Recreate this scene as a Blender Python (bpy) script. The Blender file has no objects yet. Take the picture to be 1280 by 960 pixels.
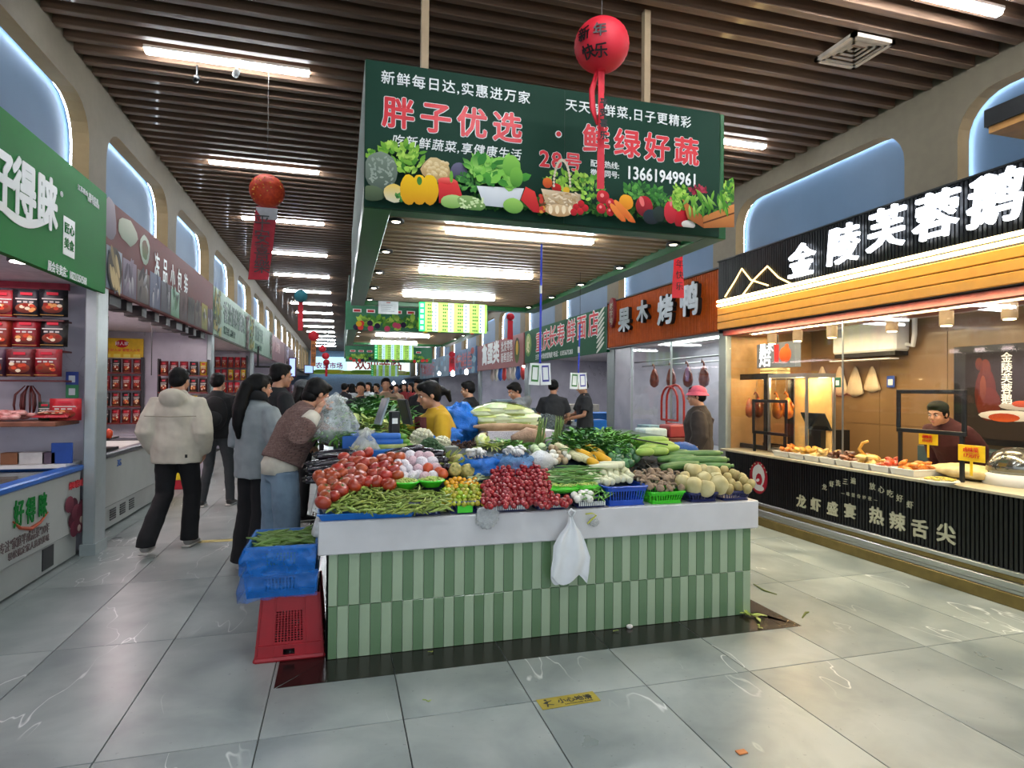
import bpy, math, random
from mathutils import Vector, Matrix, Euler, noise
random.seed(7)
SC = bpy.context.scene
COL = SC.collection
PI = math.pi
# ---------------------------------------------------------------- camera
RC = Matrix(((0.96182831, -0.27353667, 0.00799933), (-0.01048703, -0.00763358, 0.99991587), (-0.2734526, -0.96183128, -0.01021078)))
CAM_H = 1.5
RCT = RC.transposed()
cd = bpy.data.cameras.new('camera')
cam = bpy.data.objects.new('camera', cd)
COL.objects.link(cam)
cam.matrix_world = Matrix.Translation((0, 0, CAM_H)) @ RC.transposed().to_4x4()
cd.sensor_fit = 'HORIZONTAL'; cd.sensor_width = 36; cd.lens = 36 * 756 / 1280
cd.clip_start = 0.05; cd.clip_end = 200
SC.camera = cam
# ---------------------------------------------------------------- world, view
wd = bpy.data.worlds.new('daylight'); SC.world = wd; wd.use_nodes = True
wd.node_tree.nodes['Background'].inputs[0].default_value = (0.80, 0.90, 1.0, 1)
wd.node_tree.nodes['Background'].inputs[1].default_value = 1.3
SC.view_settings.view_transform = 'Standard'; SC.view_settings.look = 'None'
SC.view_settings.gamma = 1; SC.view_settings.use_curve_mapping = False
SC.view_settings.exposure = 0.25
TUBE = 75.0          # strength of the ceiling tubes
# area and point lamps for stalls, shops and signs; the ceiling tubes glow themselves
def area_lamp(name, loc, sx, sy, power, color=(1, 1, 1), rot=(0, 0, 0), parent=None):
    d = bpy.data.lights.new(name, 'AREA'); d.shape = 'RECTANGLE'; d.size = sx; d.size_y = sy
    d.energy = power; d.color = color
    o = bpy.data.objects.new(name, d); COL.objects.link(o); o.location = loc; o.rotation_euler = rot
    if parent: o.parent = parent
    return o
def point_lamp(name, loc, power, color=(1, 1, 1), r=0.05, parent=None):
    d = bpy.data.lights.new(name, 'POINT'); d.energy = power; d.color = color; d.shadow_soft_size = r
    o = bpy.data.objects.new(name, d); COL.objects.link(o); o.location = loc
    if parent: o.parent = parent
    return o
# ---------------------------------------------------------------- helpers
def W(px, py, X=None, Y=None, Z=None):
    """a point of the place: the sight line through a picture point, met with a plane of the room"""
    d = RCT @ Vector(((px - 640) / 756, -(py - 480) / 756, -1))
    if X is not None: t = X / d.x
    elif Y is not None: t = Y / d.y
    else: t = (Z - CAM_H) / d.z
    return Vector((0, 0, CAM_H)) + d * t
def srgb(h):
    if isinstance(h, str):
        h = h.lstrip('#'); c = [int(h[i:i + 2], 16) / 255 for i in (0, 2, 4)]
    else: c = list(h)
    return tuple(x / 12.92 if x <= 0.04045 else ((x + 0.055) / 1.055) ** 2.4 for x in c)
MATS = {}
def mat(name, col='#808080', rough=0.5, metal=0.0, var=0.1, scale=12.0, bump=0.0, emit=0.0, alpha=1.0, trans=0.0,
        rand=0.0, randhue=0.0, stretch=None, vcol=False, coat=0.0, sheen=0.0, sss=0.0, spec=0.5, detail=3.0, col2=None):
    if name in MATS: return MATS[name]
    m = bpy.data.materials.new(name); m.use_nodes = True; nt = m.node_tree; N = nt.nodes; L = nt.links
    b = N['Principled BSDF']; c = srgb(col)
    b.inputs['Roughness'].default_value = rough; b.inputs['Metallic'].default_value = metal
    b.inputs['Specular IOR Level'].default_value = spec
    if coat: b.inputs['Coat Weight'].default_value = coat; b.inputs['Coat Roughness'].default_value = 0.08
    if sheen: b.inputs['Sheen Weight'].default_value = sheen
    if sss: b.inputs['Subsurface Weight'].default_value = sss; b.inputs['Subsurface Scale'].default_value = 0.02
    tc = N.new('ShaderNodeTexCoord'); mp = N.new('ShaderNodeMapping'); L.new(tc.outputs['Object'], mp.inputs[0])
    if stretch: mp.inputs['Scale'].default_value = stretch
    nz = N.new('ShaderNodeTexNoise'); nz.inputs['Scale'].default_value = scale; nz.inputs['Detail'].default_value = detail
    L.new(mp.outputs[0], nz.inputs['Vector'])
    if vcol:
        src = N.new('ShaderNodeVertexColor'); src.layer_name = 'print'; base = src.outputs[0]
    else:
        mx = N.new('ShaderNodeMix'); mx.data_type = 'RGBA'
        lo = tuple(max(0, x * (1 - var)) for x in c); hi = tuple(min(1, x * (1 + var)) for x in c)
        if col2: lo = c; hi = srgb(col2)
        mx.inputs[6].default_value = (*lo, 1); mx.inputs[7].default_value = (*hi, 1)
        rp = N.new('ShaderNodeMapRange'); rp.inputs[1].default_value = 0.35; rp.inputs[2].default_value = 0.65
        L.new(nz.outputs[0], rp.inputs[0]); L.new(rp.outputs[0], mx.inputs[0]); base = mx.outputs[2]
    if rand or randhue:
        oi = N.new('ShaderNodeObjectInfo'); hs = N.new('ShaderNodeHueSaturation')
        r1 = N.new('ShaderNodeMapRange'); r1.inputs[3].default_value = 1 - rand; r1.inputs[4].default_value = 1 + rand
        L.new(oi.outputs['Random'], r1.inputs[0]); L.new(r1.outputs[0], hs.inputs['Value'])
        if randhue:
            ml = N.new('ShaderNodeMath'); ml.operation = 'MULTIPLY'; ml.inputs[1].default_value = 7.31
            fr = N.new('ShaderNodeMath'); fr.operation = 'FRACT'
            L.new(oi.outputs['Random'], ml.inputs[0]); L.new(ml.outputs[0], fr.inputs[0])
            r2 = N.new('ShaderNodeMapRange'); r2.inputs[3].default_value = 0.5 - randhue; r2.inputs[4].default_value = 0.5 + randhue
            L.new(fr.outputs[0], r2.inputs[0]); L.new(r2.outputs[0], hs.inputs['Hue'])
        L.new(base, hs.inputs['Color']); base = hs.outputs[0]
    L.new(base, b.inputs['Base Color'])
    if emit:
        L.new(base, b.inputs['Emission Color']); b.inputs['Emission Strength'].default_value = emit
    if bump:
        bp = N.new('ShaderNodeBump'); bp.inputs['Strength'].default_value = bump; bp.inputs['Distance'].default_value = 0.01
        L.new(nz.outputs[0], bp.inputs['Height']); L.new(bp.outputs[0], b.inputs['Normal'])
    if alpha < 1: b.inputs['Alpha'].default_value = alpha
    if trans: b.inputs['Transmission Weight'].default_value = trans
    MATS[name] = m
    return m
def lampmat(name, col, s):
    if name in MATS: return MATS[name]
    m = bpy.data.materials.new(name); m.use_nodes = True; b = m.node_tree.nodes['Principled BSDF']
    c = srgb(col); b.inputs['Base Color'].default_value = (*c, 1); b.inputs['Emission Color'].default_value = (*c, 1)
    b.inputs['Emission Strength'].default_value = s; MATS[name] = m
    return m
def glassmat(name, tint='#ffffff', alpha=0.12, rough=0.03):
    if name in MATS: return MATS[name]
    m = bpy.data.materials.new(name); m.use_nodes = True; nt = m.node_tree; N = nt.nodes; L = nt.links
    out = N['Material Output']; N.remove(N['Principled BSDF'])
    tr = N.new('ShaderNodeBsdfTransparent'); tr.inputs[0].default_value = (*srgb(tint), 1)
    gl = N.new('ShaderNodeBsdfGlossy'); gl.inputs['Roughness'].default_value = rough
    lw = N.new('ShaderNodeLayerWeight'); lw.inputs[0].default_value = 0.5
    pw = N.new('ShaderNodeMath'); pw.operation = 'POWER'; pw.inputs[1].default_value = 4.0; L.new(lw.outputs['Facing'], pw.inputs[0])
    ad = N.new('ShaderNodeMath'); ad.operation = 'MULTIPLY_ADD'; ad.inputs[1].default_value = 0.5; ad.inputs[2].default_value = 0.02 + alpha * 0.15; ad.use_clamp = True
    mx = N.new('ShaderNodeMixShader'); L.new(pw.outputs[0], ad.inputs[0]); L.new(ad.outputs[0], mx.inputs[0])
    L.new(tr.outputs[0], mx.inputs[1]); L.new(gl.outputs[0], mx.inputs[2]); L.new(mx.outputs[0], out.inputs[0])
    MATS[name] = m
    return m
def filmmat(name, col, a, rough=0.25):
    """thin plastic film: partly see-through, partly diffuse"""
    if name in MATS: return MATS[name]
    m = bpy.data.materials.new(name); m.use_nodes = True; nt = m.node_tree; b = nt.nodes['Principled BSDF']
    nz = nt.nodes.new('ShaderNodeTexNoise'); nz.inputs['Scale'].default_value = 18; nz.inputs['Detail'].default_value = 4
    tc = nt.nodes.new('ShaderNodeTexCoord'); nt.links.new(tc.outputs['Object'], nz.inputs['Vector'])
    rp = nt.nodes.new('ShaderNodeMapRange'); rp.inputs[1].default_value = 0.35; rp.inputs[2].default_value = 0.65
    rp.inputs[3].default_value = max(0, a - 0.15); rp.inputs[4].default_value = min(1, a + 0.15)
    nt.links.new(nz.outputs[0], rp.inputs[0]); nt.links.new(rp.outputs[0], b.inputs['Alpha'])
    bp = nt.nodes.new('ShaderNodeBump'); bp.inputs['Strength'].default_value = 0.6; bp.inputs['Distance'].default_value = 0.02
    nt.links.new(nz.outputs[0], bp.inputs['Height']); nt.links.new(bp.outputs[0], b.inputs['Normal'])
    b.inputs['Base Color'].default_value = (*srgb(col), 1); b.inputs['Roughness'].default_value = rough
    MATS[name] = m
    return m

class MB:
    def __init__(s): s.v = []; s.f = []; s.m = []; s.c = []
    def add(s, vs, fs, mi=0, col=None):
        n = len(s.v); s.v += [tuple(v) for v in vs]; s.f += [[i + n for i in f] for f in fs]; s.m += [mi] * len(fs)
        s.c += [col] * len(fs)
        return s
    def box(s, x0, x1, y0, y1, z0, z1, mi=0, M=None, bev=0.0):
        if x0 > x1: x0, x1 = x1, x0
        if y0 > y1: y0, y1 = y1, y0
        if z0 > z1: z0, z1 = z1, z0
        if bev:
            b = min(bev, (x1 - x0) / 2.01, (y1 - y0) / 2.01, (z1 - z0) / 2.01)
            vs = []
            for (X, sx) in ((x0, 1), (x1, -1)):
                for (Yy, sy) in ((y0, 1), (y1, -1)):
                    for (Z, sz) in ((z0, 1), (z1, -1)):
                        vs += [Vector((X, Yy + sy * b, Z + sz * b)), Vector((X + sx * b, Yy, Z + sz * b)), Vector((X + sx * b, Yy + sy * b, Z))]
            I = lambda a, b_, c, k: ((a * 2 + b_) * 2 + c) * 3 + k
            fs = []
            for a in (0, 1): q = [I(a, 0, 0, 0), I(a, 1, 0, 0), I(a, 1, 1, 0), I(a, 0, 1, 0)]; fs.append(q[::-1] if a == 0 else q)
            for a in (0, 1): q = [I(0, a, 0, 1), I(1, a, 0, 1), I(1, a, 1, 1), I(0, a, 1, 1)]; fs.append(q if a == 0 else q[::-1])
            for a in (0, 1): q = [I(0, 0, a, 2), I(1, 0, a, 2), I(1, 1, a, 2), I(0, 1, a, 2)]; fs.append(q[::-1] if a == 0 else q)
            for a in (0, 1):
                for b_ in (0, 1):
                    fs.append([I(a, b_, 0, 0), I(a, b_, 1, 0), I(a, b_, 1, 1), I(a, b_, 0, 1)])
                    fs.append([I(a, 0, b_, 0), I(a, 1, b_, 0), I(a, 1, b_, 2), I(a, 0, b_, 2)])
                    fs.append([I(0, a, b_, 1), I(1, a, b_, 1), I(1, a, b_, 2), I(0, a, b_, 2)])
                    for c in (0, 1): fs.append([I(a, b_, c, 0), I(a, b_, c, 1), I(a, b_, c, 2)])
            ctr = Vector(((x0 + x1) / 2, (y0 + y1) / 2, (z0 + z1) / 2))
            out = []
            for f in fs:
                p = [vs[i] for i in f]; n = (p[1] - p[0]).cross(p[2] - p[0]); cc = sum(p, Vector()) / len(p) - ctr
                out.append(f if n.dot(cc) > 0 else f[::-1])
            fs = out
        else:
            vs = [(x0, y0, z0), (x1, y0, z0), (x1, y1, z0), (x0, y1, z0), (x0, y0, z1), (x1, y0, z1), (x1, y1, z1), (x0, y1, z1)]
            fs = [(0, 3, 2, 1), (4, 5, 6, 7), (0, 1, 5, 4), (1, 2, 6, 5), (2, 3, 7, 6), (3, 0, 4, 7)]
        if M is not None: vs = [M @ Vector(v) for v in vs]
        return s.add(vs, fs, mi)
    def tube(s, pts, r, n=8, mi=0, flat=None, cap=True):
        """pts: list of points, r: radius or list; flat: (a,b) axis scale pairs"""
        pts = [Vector(p) for p in pts]; k = len(pts)
        rs = r if isinstance(r, (list, tuple)) else [r] * k
        vs = []; up = None
        for i, p in enumerate(pts):
            t = (pts[min(i + 1, k - 1)] - pts[max(i - 1, 0)])
            t = t.normalized() if t.length > 1e-9 else Vector((0, 0, 1))
            if up is None:
                a = Vector((0, 0, 1)) if abs(t.z) < 0.9 else Vector((0, 1, 0))
                up = t.cross(a).normalized()
            else:
                up = (up - t * up.dot(t)); up = up.normalized() if up.length > 1e-6 else t.orthogonal().normalized()
            w = t.cross(up)
            rr = rs[i]; ra, rb = rr if isinstance(rr, (tuple, list)) else (rr, rr)
            if flat: ra *= flat[0]; rb *= flat[1]
            for j in range(n):
                a = 2 * PI * j / n
                vs.append(p + up * (math.cos(a) * ra) + w * (math.sin(a) * rb))
        fs = [(i * n + j, i * n + (j + 1) % n, (i + 1) * n + (j + 1) % n, (i + 1) * n + j) for i in range(k - 1) for j in range(n)]
        if cap: fs += [tuple(range(n - 1, -1, -1)), tuple((k - 1) * n + j for j in range(n))]
        return s.add(vs, fs, mi)
    def ell(s, c, r, nu=12, nv=8, mi=0, M=None, fn=None):
        c = Vector(c); r = (r, r, r) if not isinstance(r, (tuple, list)) else r
        vs = [Vector((0, 0, 1))]
        for i in range(1, nv):
            t = PI * i / nv
            for j in range(nu):
                a = 2 * PI * j / nu
                vs.append(Vector((math.sin(t) * math.cos(a), math.sin(t) * math.sin(a), math.cos(t))))
        vs.append(Vector((0, 0, -1)))
        if fn: vs = [fn(v) for v in vs]
        vs = [Vector((v.x * r[0], v.y * r[1], v.z * r[2])) for v in vs]
        if M is not None: vs = [M @ v for v in vs]
        vs = [v + c for v in vs]
        fs = [(0, 1 + j, 1 + (j + 1) % nu) for j in range(nu)]
        for i in range(nv - 2):
            for j in range(nu):
                a = 1 + i * nu; fs.append((a + j, a + nu + j, a + nu + (j + 1) % nu, a + (j + 1) % nu))
        e = len(vs) - 1; a = 1 + (nv - 2) * nu
        fs += [(e, a + (j + 1) % nu, a + j) for j in range(nu)]
        return s.add(vs, fs, mi)
    def lathe(s, prof, n=20, mi=0, c=(0, 0, 0), ax='z', M=None):
        vs = []
        for (r, z) in prof:
            for j in range(n):
                a = 2 * PI * j / n
                vs.append(Vector((r * math.cos(a), r * math.sin(a), z)))
        if M is not None: vs = [M @ v for v in vs]
        vs = [v + Vector(c) for v in vs]
        k = len(prof)
        fs = [(i * n + j, i * n + (j + 1) % n, (i + 1) * n + (j + 1) % n, (i + 1) * n + j) for i in range(k - 1) for j in range(n)]
        if prof[0][0] > 1e-6: fs.append(tuple(range(n - 1, -1, -1)))
        if prof[-1][0] > 1e-6: fs.append(tuple((k - 1) * n + j for j in range(n)))
        return s.add(vs, fs, mi)
    def prism(s, out, y0, y1, mi=0, M=None):
        """outline in the XZ plane, extruded along Y"""
        n = len(out); vs = [Vector((x, y0, z)) for x, z in out] + [Vector((x, y1, z)) for x, z in out]
        if M is not None: vs = [M @ v for v in vs]
        fs = [tuple(range(n)), tuple(range(2 * n - 1, n - 1, -1))] + [(j, j + n, (j + 1) % n + n, (j + 1) % n) for j in range(n)]
        return s.add(vs, fs, mi)
    def mesh(s, name, mats, smooth=False):
        me = bpy.data.meshes.new(name); me.from_pydata(s.v, [], s.f)
        for m in (mats if isinstance(mats, (list, tuple)) else [mats]): me.materials.append(m)
        me.polygons.foreach_set('material_index', s.m)
        if smooth: me.polygons.foreach_set('use_smooth', [True] * len(s.f))
        if any(c is not None for c in s.c):
            at = me.color_attributes.new('print', 'FLOAT_COLOR', 'CORNER')
            k = 0
            for f, c in zip(s.f, s.c):
                for q in range(len(f)):
                    cc = c[q] if (c and isinstance(c[0], (tuple, list))) else (c or (1, 1, 1))
                    at.data[k].color = (cc[0], cc[1], cc[2], 1); k += 1
        me.update(); return me
    def build(s, name, mats, parent=None, smooth=False, loc=None, rot=None, auto=False):
        me = s.mesh(name, mats, smooth or auto)
        if auto: me.set_sharp_from_angle(angle=0.7)
        return link(name, me, parent, loc, rot)
def link(name, data, parent=None, loc=None, rot=None):
    o = bpy.data.objects.new(name, data); COL.objects.link(o)
    if parent is not None: o.parent = parent
    if loc is not None: o.location = loc
    if rot is not None: o.rotation_euler = rot
    return o
def tag(o, label=None, cat=None, group=None, kind=None):
    if label: o['label'] = label
    if cat: o['category'] = cat
    if group: o['group'] = group
    if kind: o['kind'] = kind
    return o
def empty(name, loc=(0, 0, 0), rz=0.0, label=None, cat=None, group=None, kind=None, rot=None):
    o = bpy.data.objects.new(name, None); COL.objects.link(o); o.location = loc
    o.rotation_euler = rot if rot else (0, 0, rz); o.empty_display_size = 0.1
    return tag(o, label, cat, group, kind)
KIDS = {}
def children(o): return [c for c in COL.objects if c.parent == o]
def copy_tree(o, loc=None, rot=None, label=None, group=None, parent=None, kids=None, scale=None):
    c = o.copy(); COL.objects.link(c)
    if parent is not None: c.parent = parent
    if loc is not None: c.location = loc
    if rot is not None: c.rotation_euler = rot
    if scale is not None: c.scale = scale
    if label: c['label'] = label
    if group: c['group'] = group
    if kids is None:
        if o.name not in KIDS: KIDS[o.name] = list(children(o))
        kids = KIDS[o.name]
    for ch in kids: copy_tree(ch, parent=c)
    return c
def text(s, parent, x, z, size, m, y=-0.004, ext=0.002, bold=0.0, name='lettering', align='LEFT', sx=1.0, rz=0.0, spacing=1.0, line=1.0, shear=0.0):
    """lettering on a board: reads along local +X, faces local -Y"""
    d = bpy.data.curves.new(name, 'FONT'); d.body = s; d.size = size; d.extrude = ext
    d.align_x = align; d.space_character = spacing; d.space_line = line; d.shear = shear
    d.resolution_u = 2
    d.materials.append(m)
    o = bpy.data.objects.new(name, d); COL.objects.link(o)
    if bold: o['swell'] = bold * size
    o.parent = parent; o.location = (x, y, z); o.rotation_euler = (PI / 2, -rz, 0); o.scale = (sx, 1, 1)
    return o
def arc_text(s, parent, cx, cz, R, a0, a1, size, m, **kw):
    for i, ch in enumerate(s):
        a = math.radians(a0 + (a1 - a0) * i / max(1, len(s) - 1))
        text(ch, parent, cx + R * math.sin(a), cz + R * math.cos(a), size, m, align='CENTER', rz=-a, **kw)
# --- flat printed pictures: coloured outlines laid on a board (a print is flat in the place too)
class Print:
    def __init__(s, y=-0.0035, clip=None): s.mb = MB(); s.y = y; s.clip = clip
    def poly(s, pts, col, col2=None):
        if s.clip: pts = [(min(max(x, s.clip[0]), s.clip[1]), min(max(z, s.clip[2]), s.clip[3])) for x, z in pts]
        s.y -= 0.00012; c = srgb(col); c2 = srgb(col2) if col2 else c
        n = len(pts); cx = sum(p[0] for p in pts) / n; cz = sum(p[1] for p in pts) / n
        zs = [p[1] for p in pts]; z0 = min(zs); dz = max(1e-6, max(zs) - z0)
        cm = tuple(a * 0.5 + b * 0.5 for a, b in zip(c, c2))
        g = lambda z: tuple(a + (b - a) * (1 - (z - z0) / dz) for a, b in zip(c, c2))
        vs = [(x, s.y, z) for x, z in pts] + [(cx, s.y, cz)]
        for j in range(n):
            k = (j + 1) % n
            s.mb.add([vs[j], vs[k], vs[n]], [(0, 1, 2)], 0, [g(pts[j][1]), g(pts[k][1]), cm])
    def ell(s, x, z, rx, rz, col, col2=None, rot=0, n=14, wob=0.0):
        c, q = math.cos(rot), math.sin(rot); pts = []
        for j in range(n):
            a = 2 * PI * j / n; w = 1 + random.uniform(-wob, wob)
            u, v = rx * math.cos(a) * w, rz * math.sin(a) * w
            pts.append((x + u * c - v * q, z + u * q + v * c))
        s.poly(pts, col, col2)
    def leaf(s, x, z, L, w, rot, col, col2=None):
        pts = [(0, 0), (L * .3, w * .45), (L * .65, w * .42), (L, 0), (L * .65, -w * .42), (L * .3, -w * .45)]
        c, q = math.cos(rot), math.sin(rot)
        s.poly([(x + u * c - v * q, z + u * q + v * c) for u, v in pts], col, col2)
    def rect(s, x0, z0, x1, z1, col, col2=None): s.poly([(x0, z0), (x1, z0), (x1, z1), (x0, z1)], col, col2)
    def clump(s, x, z, rx, rz, cols, n=40, L=0.06, up=True):
        for i in range(n):
            a = random.uniform(0, 2 * PI); r = math.sqrt(random.random())
            px, pz = x + rx * r * math.cos(a), z + rz * r * math.sin(a)
            s.leaf(px, pz, L * random.uniform(.6, 1.2), L * random.uniform(.35, .7), random.uniform(.2, 2.9) if up else random.uniform(0, 6.3), random.choice(cols), random.choice(cols))
    def build(s, name, parent, m=None):
        return s.mb.build(name, m or mat('printed_film', vcol=True, rough=0.6, spec=0.2), parent)
# ================================================================ MATERIALS
M_white = mat('white_paint', '#e2e2df', .5, var=.04)
M_tube = lampmat('tube_light', '#f4faff', TUBE)
M_black = mat('black_plastic', '#101113', .4, var=.2)
M_steel = mat('brushed_steel', '#b4b8ba', .3, metal=.9, var=.06, scale=8, stretch=(1, 1, 30))
M_alu = mat('aluminium_trim', '#a9b0b1', .35, metal=.6, var=.05)
M_dark = mat('dark_void', '#0a0908', .9)
def stone_tile(name, col, colb, vein, rough=.28):
    m = bpy.data.materials.new(name); m.use_nodes = True; nt = m.node_tree; N = nt.nodes; L = nt.links; b = N['Principled BSDF']
    geo = N.new('ShaderNodeNewGeometry'); oi = N.new('ShaderNodeObjectInfo')
    ad = N.new('ShaderNodeVectorMath'); ad.operation = 'ADD'; sc_ = N.new('ShaderNodeVectorMath'); sc_.operation = 'SCALE'
    cmb = N.new('ShaderNodeCombineXYZ'); cmb.inputs[0].default_value = 31; cmb.inputs[1].default_value = 17; cmb.inputs[2].default_value = 5
    L.new(cmb.outputs[0], sc_.inputs[0]); L.new(oi.outputs['Random'], sc_.inputs['Scale'])
    L.new(geo.outputs['Position'], ad.inputs[0]); L.new(sc_.outputs[0], ad.inputs[1])
    n1 = N.new('ShaderNodeTexNoise'); n1.inputs['Scale'].default_value = 2.2; n1.inputs['Detail'].default_value = 6; n1.inputs['Distortion'].default_value = .4
    L.new(ad.outputs[0], n1.inputs['Vector'])
    mx = N.new('ShaderNodeMix'); mx.data_type = 'RGBA'; mx.inputs[6].default_value = (*srgb(col), 1); mx.inputs[7].default_value = (*srgb(colb), 1)
    r1 = N.new('ShaderNodeMapRange'); r1.inputs[1].default_value = .35; r1.inputs[2].default_value = .65
    L.new(n1.outputs[0], r1.inputs[0]); L.new(r1.outputs[0], mx.inputs[0])
    mp = N.new('ShaderNodeMapping'); mp.inputs['Rotation'].default_value = (0, 0, .5); mp.inputs['Scale'].default_value = (1.5, .45, 1)
    L.new(ad.outputs[0], mp.inputs[0])
    n2 = N.new('ShaderNodeTexNoise'); n2.inputs['Scale'].default_value = 1.6; n2.inputs['Detail'].default_value = 3.5; n2.inputs['Distortion'].default_value = .25
    L.new(mp.outputs[0], n2.inputs['Vector'])
    s = N.new('ShaderNodeMath'); s.operation = 'SUBTRACT'; s.inputs[1].default_value = .5; L.new(n2.outputs[0], s.inputs[0])
    a = N.new('ShaderNodeMath'); a.operation = 'ABSOLUTE'; L.new(s.outputs[0], a.inputs[0])
    r2 = N.new('ShaderNodeMapRange'); r2.inputs[1].default_value = 0; r2.inputs[2].default_value = .0045; r2.inputs[3].default_value = 1; r2.inputs[4].default_value = 0
    L.new(a.outputs[0], r2.inputs[0])
    n3 = N.new('ShaderNodeTexNoise'); n3.inputs['Scale'].default_value = 1.3; L.new(ad.outputs[0], n3.inputs['Vector'])
    r3 = N.new('ShaderNodeMapRange'); r3.inputs[1].default_value = .5; r3.inputs[2].default_value = .62; L.new(n3.outputs[0], r3.inputs[0])
    ml = N.new('ShaderNodeMath'); ml.operation = 'MULTIPLY'; L.new(r2.outputs[0], ml.inputs[0]); L.new(r3.outputs[0], ml.inputs[1])
    m2 = N.new('ShaderNodeMix'); m2.data_type = 'RGBA'; m2.inputs[7].default_value = (*srgb(vein), 1)
    L.new(ml.outputs[0], m2.inputs[0]); L.new(mx.outputs[2], m2.inputs[6])
    n4 = N.new('ShaderNodeTexNoise'); n4.inputs['Scale'].default_value = 38; n4.inputs['Detail'].default_value = 2; L.new(ad.outputs[0], n4.inputs['Vector'])
    r4 = N.new('ShaderNodeMapRange'); r4.inputs[1].default_value = .70; r4.inputs[2].default_value = .78; r4.inputs[4].default_value = .35; L.new(n4.outputs[0], r4.inputs[0])
    m3 = N.new('ShaderNodeMix'); m3.data_type = 'RGBA'; m3.inputs[7].default_value = (.06, .06, .05, 1)
    L.new(r4.outputs[0], m3.inputs[0]); L.new(m2.outputs[2], m3.inputs[6])
    L.new(m3.outputs[2], b.inputs['Base Color'])
    r5 = N.new('ShaderNodeMapRange'); r5.inputs[3].default_value = rough - .06; r5.inputs[4].default_value = rough + .12; L.new(n1.outputs[0], r5.inputs[0]); L.new(r5.outputs[0], b.inputs['Roughness'])
    MATS[name] = m; return m
M_tile = stone_tile('grey_stone_tile', '#798281', '#9da4a1', '#dde0dd')
M_inlay = stone_tile('black_granite', '#17110f', '#241a17', '#3a2c28', rough=.2)
M_marble = stone_tile('white_marble', '#b9b6c2', '#d0ccd6', '#77747f', rough=.2)
M_grout = mat('floor_joint', '#3c3f3e', .9)
# ================================================================ FLOOR
TX0, TXP, TY0, TYP = 0.293, 0.613, 2.79, 1.24
fb = MB(); fb.box(-5, 8, -4, 16.42, -.06, -.012); fb.box(-5, 8, 16.42, 47, -.06, 0, 1)
floor = fb.build('floor', [M_grout, M_tile]); tag(floor, 'grey stone floor tiles with white veins running down the market aisle', kind='structure')
tb = MB(); tb.box(.0025, TXP - .0025, .0025, TYP - .0025, -.012, 0, bev=.0012); tile_me = tb.mesh('floor_tile', M_tile)
for i in range(-5, 8):
    for j in range(-3, 11):
        x, y = TX0 + TXP * i, TY0 + TYP * j
        if j < -1 and (i < -3 or i > 6): continue
        link('tile', tile_me, floor, (x, y, 0))
for i in (8, 9, -6, -7, -8):        # floor under the stall fronts
    for j in range(0, 6): link('tile', tile_me, floor, (TX0 + TXP * i, TY0 + TYP * j, 0))
def slabpoly(pts, z0, z1, name, m, parent):
    mb = MB(); n = len(pts); vs = [(x, y, z0) for x, y in pts] + [(x, y, z1) for x, y in pts]
    mb.add(vs, [tuple(range(n - 1, -1, -1)), tuple(range(n, 2 * n))] + [(j, (j + 1) % n, (j + 1) % n + n, j + n) for j in range(n)])
    return mb.build(name, m, parent)
IX0, IX1, IY0 = -.302, 2.868, 3.24; CX0, CX1, CY0 = -.062, 2.682, 3.5
xs = [IX0] + [TX0 + TXP * k for k in range(0, 5)] + [IX1]
for k in range(len(xs) - 1):
    a, b = xs[k], xs[k + 1]; g = .003
    if k == 0: p = [(a + .01, IY0), (b - g, IY0), (b - g, CY0 + .02), (CX0, CY0 + .02), (CX0, CY0)]
    elif k == len(xs) - 2: p = [(a + g, IY0), (b - .01, IY0), (CX1, CY0), (CX1, CY0 + .02), (a + g, CY0 + .02)]
    else: p = [(a + g, IY0), (b - g, IY0), (b - g, CY0 + .02), (a + g, CY0 + .02)]
    slabpoly(p, -.008, .0022, 'border_tile', M_inlay, floor)
for s, xa, xb in ((0, IX0, CX0), (1, IX1, CX1)):
    for k in range(4):
        y0 = (IY0 if k == 0 else 4.03 + TYP * (k - 1) + .004); y1 = 4.03 + TYP * k
        if y0 > 8: break
        p = [(xa, y0), (xb, CY0 if k == 0 else y0), (xb, y1), (xa, y1)]
        if s: p = p[::-1]
        slabpoly(p if s == 0 else p, -.008, .0022, 'border_tile', M_inlay, floor)
# ================================================================ CEILING
HC = 4.25; XL, XR = -2.12, 5.1
M_slat = mat('timber_slat', '#6f5644', .5, var=.22, scale=3, stretch=(.6, 14, 14), bump=.05, coat=.25)
cb = MB(); cb.box(XL - .4, XR + .4, -3, 46, 4.46, 4.5)
ceiling = cb.build('ceiling', mat('ceiling_void', '#1a130f', .9)); tag(ceiling, 'dark ceiling void behind long brown timber slats', kind='structure')
sb = MB(); sb.box(XL, XR, -.032, .032, HC, HC + .13, bev=.003); slat_me = sb.mesh('slat', M_slat)
k = 0
while 0.6 + k * .19 < 45.9:
    link('slat', slat_me, ceiling, (0, 0.6 + k * .19, 0)); k += 1
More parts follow.
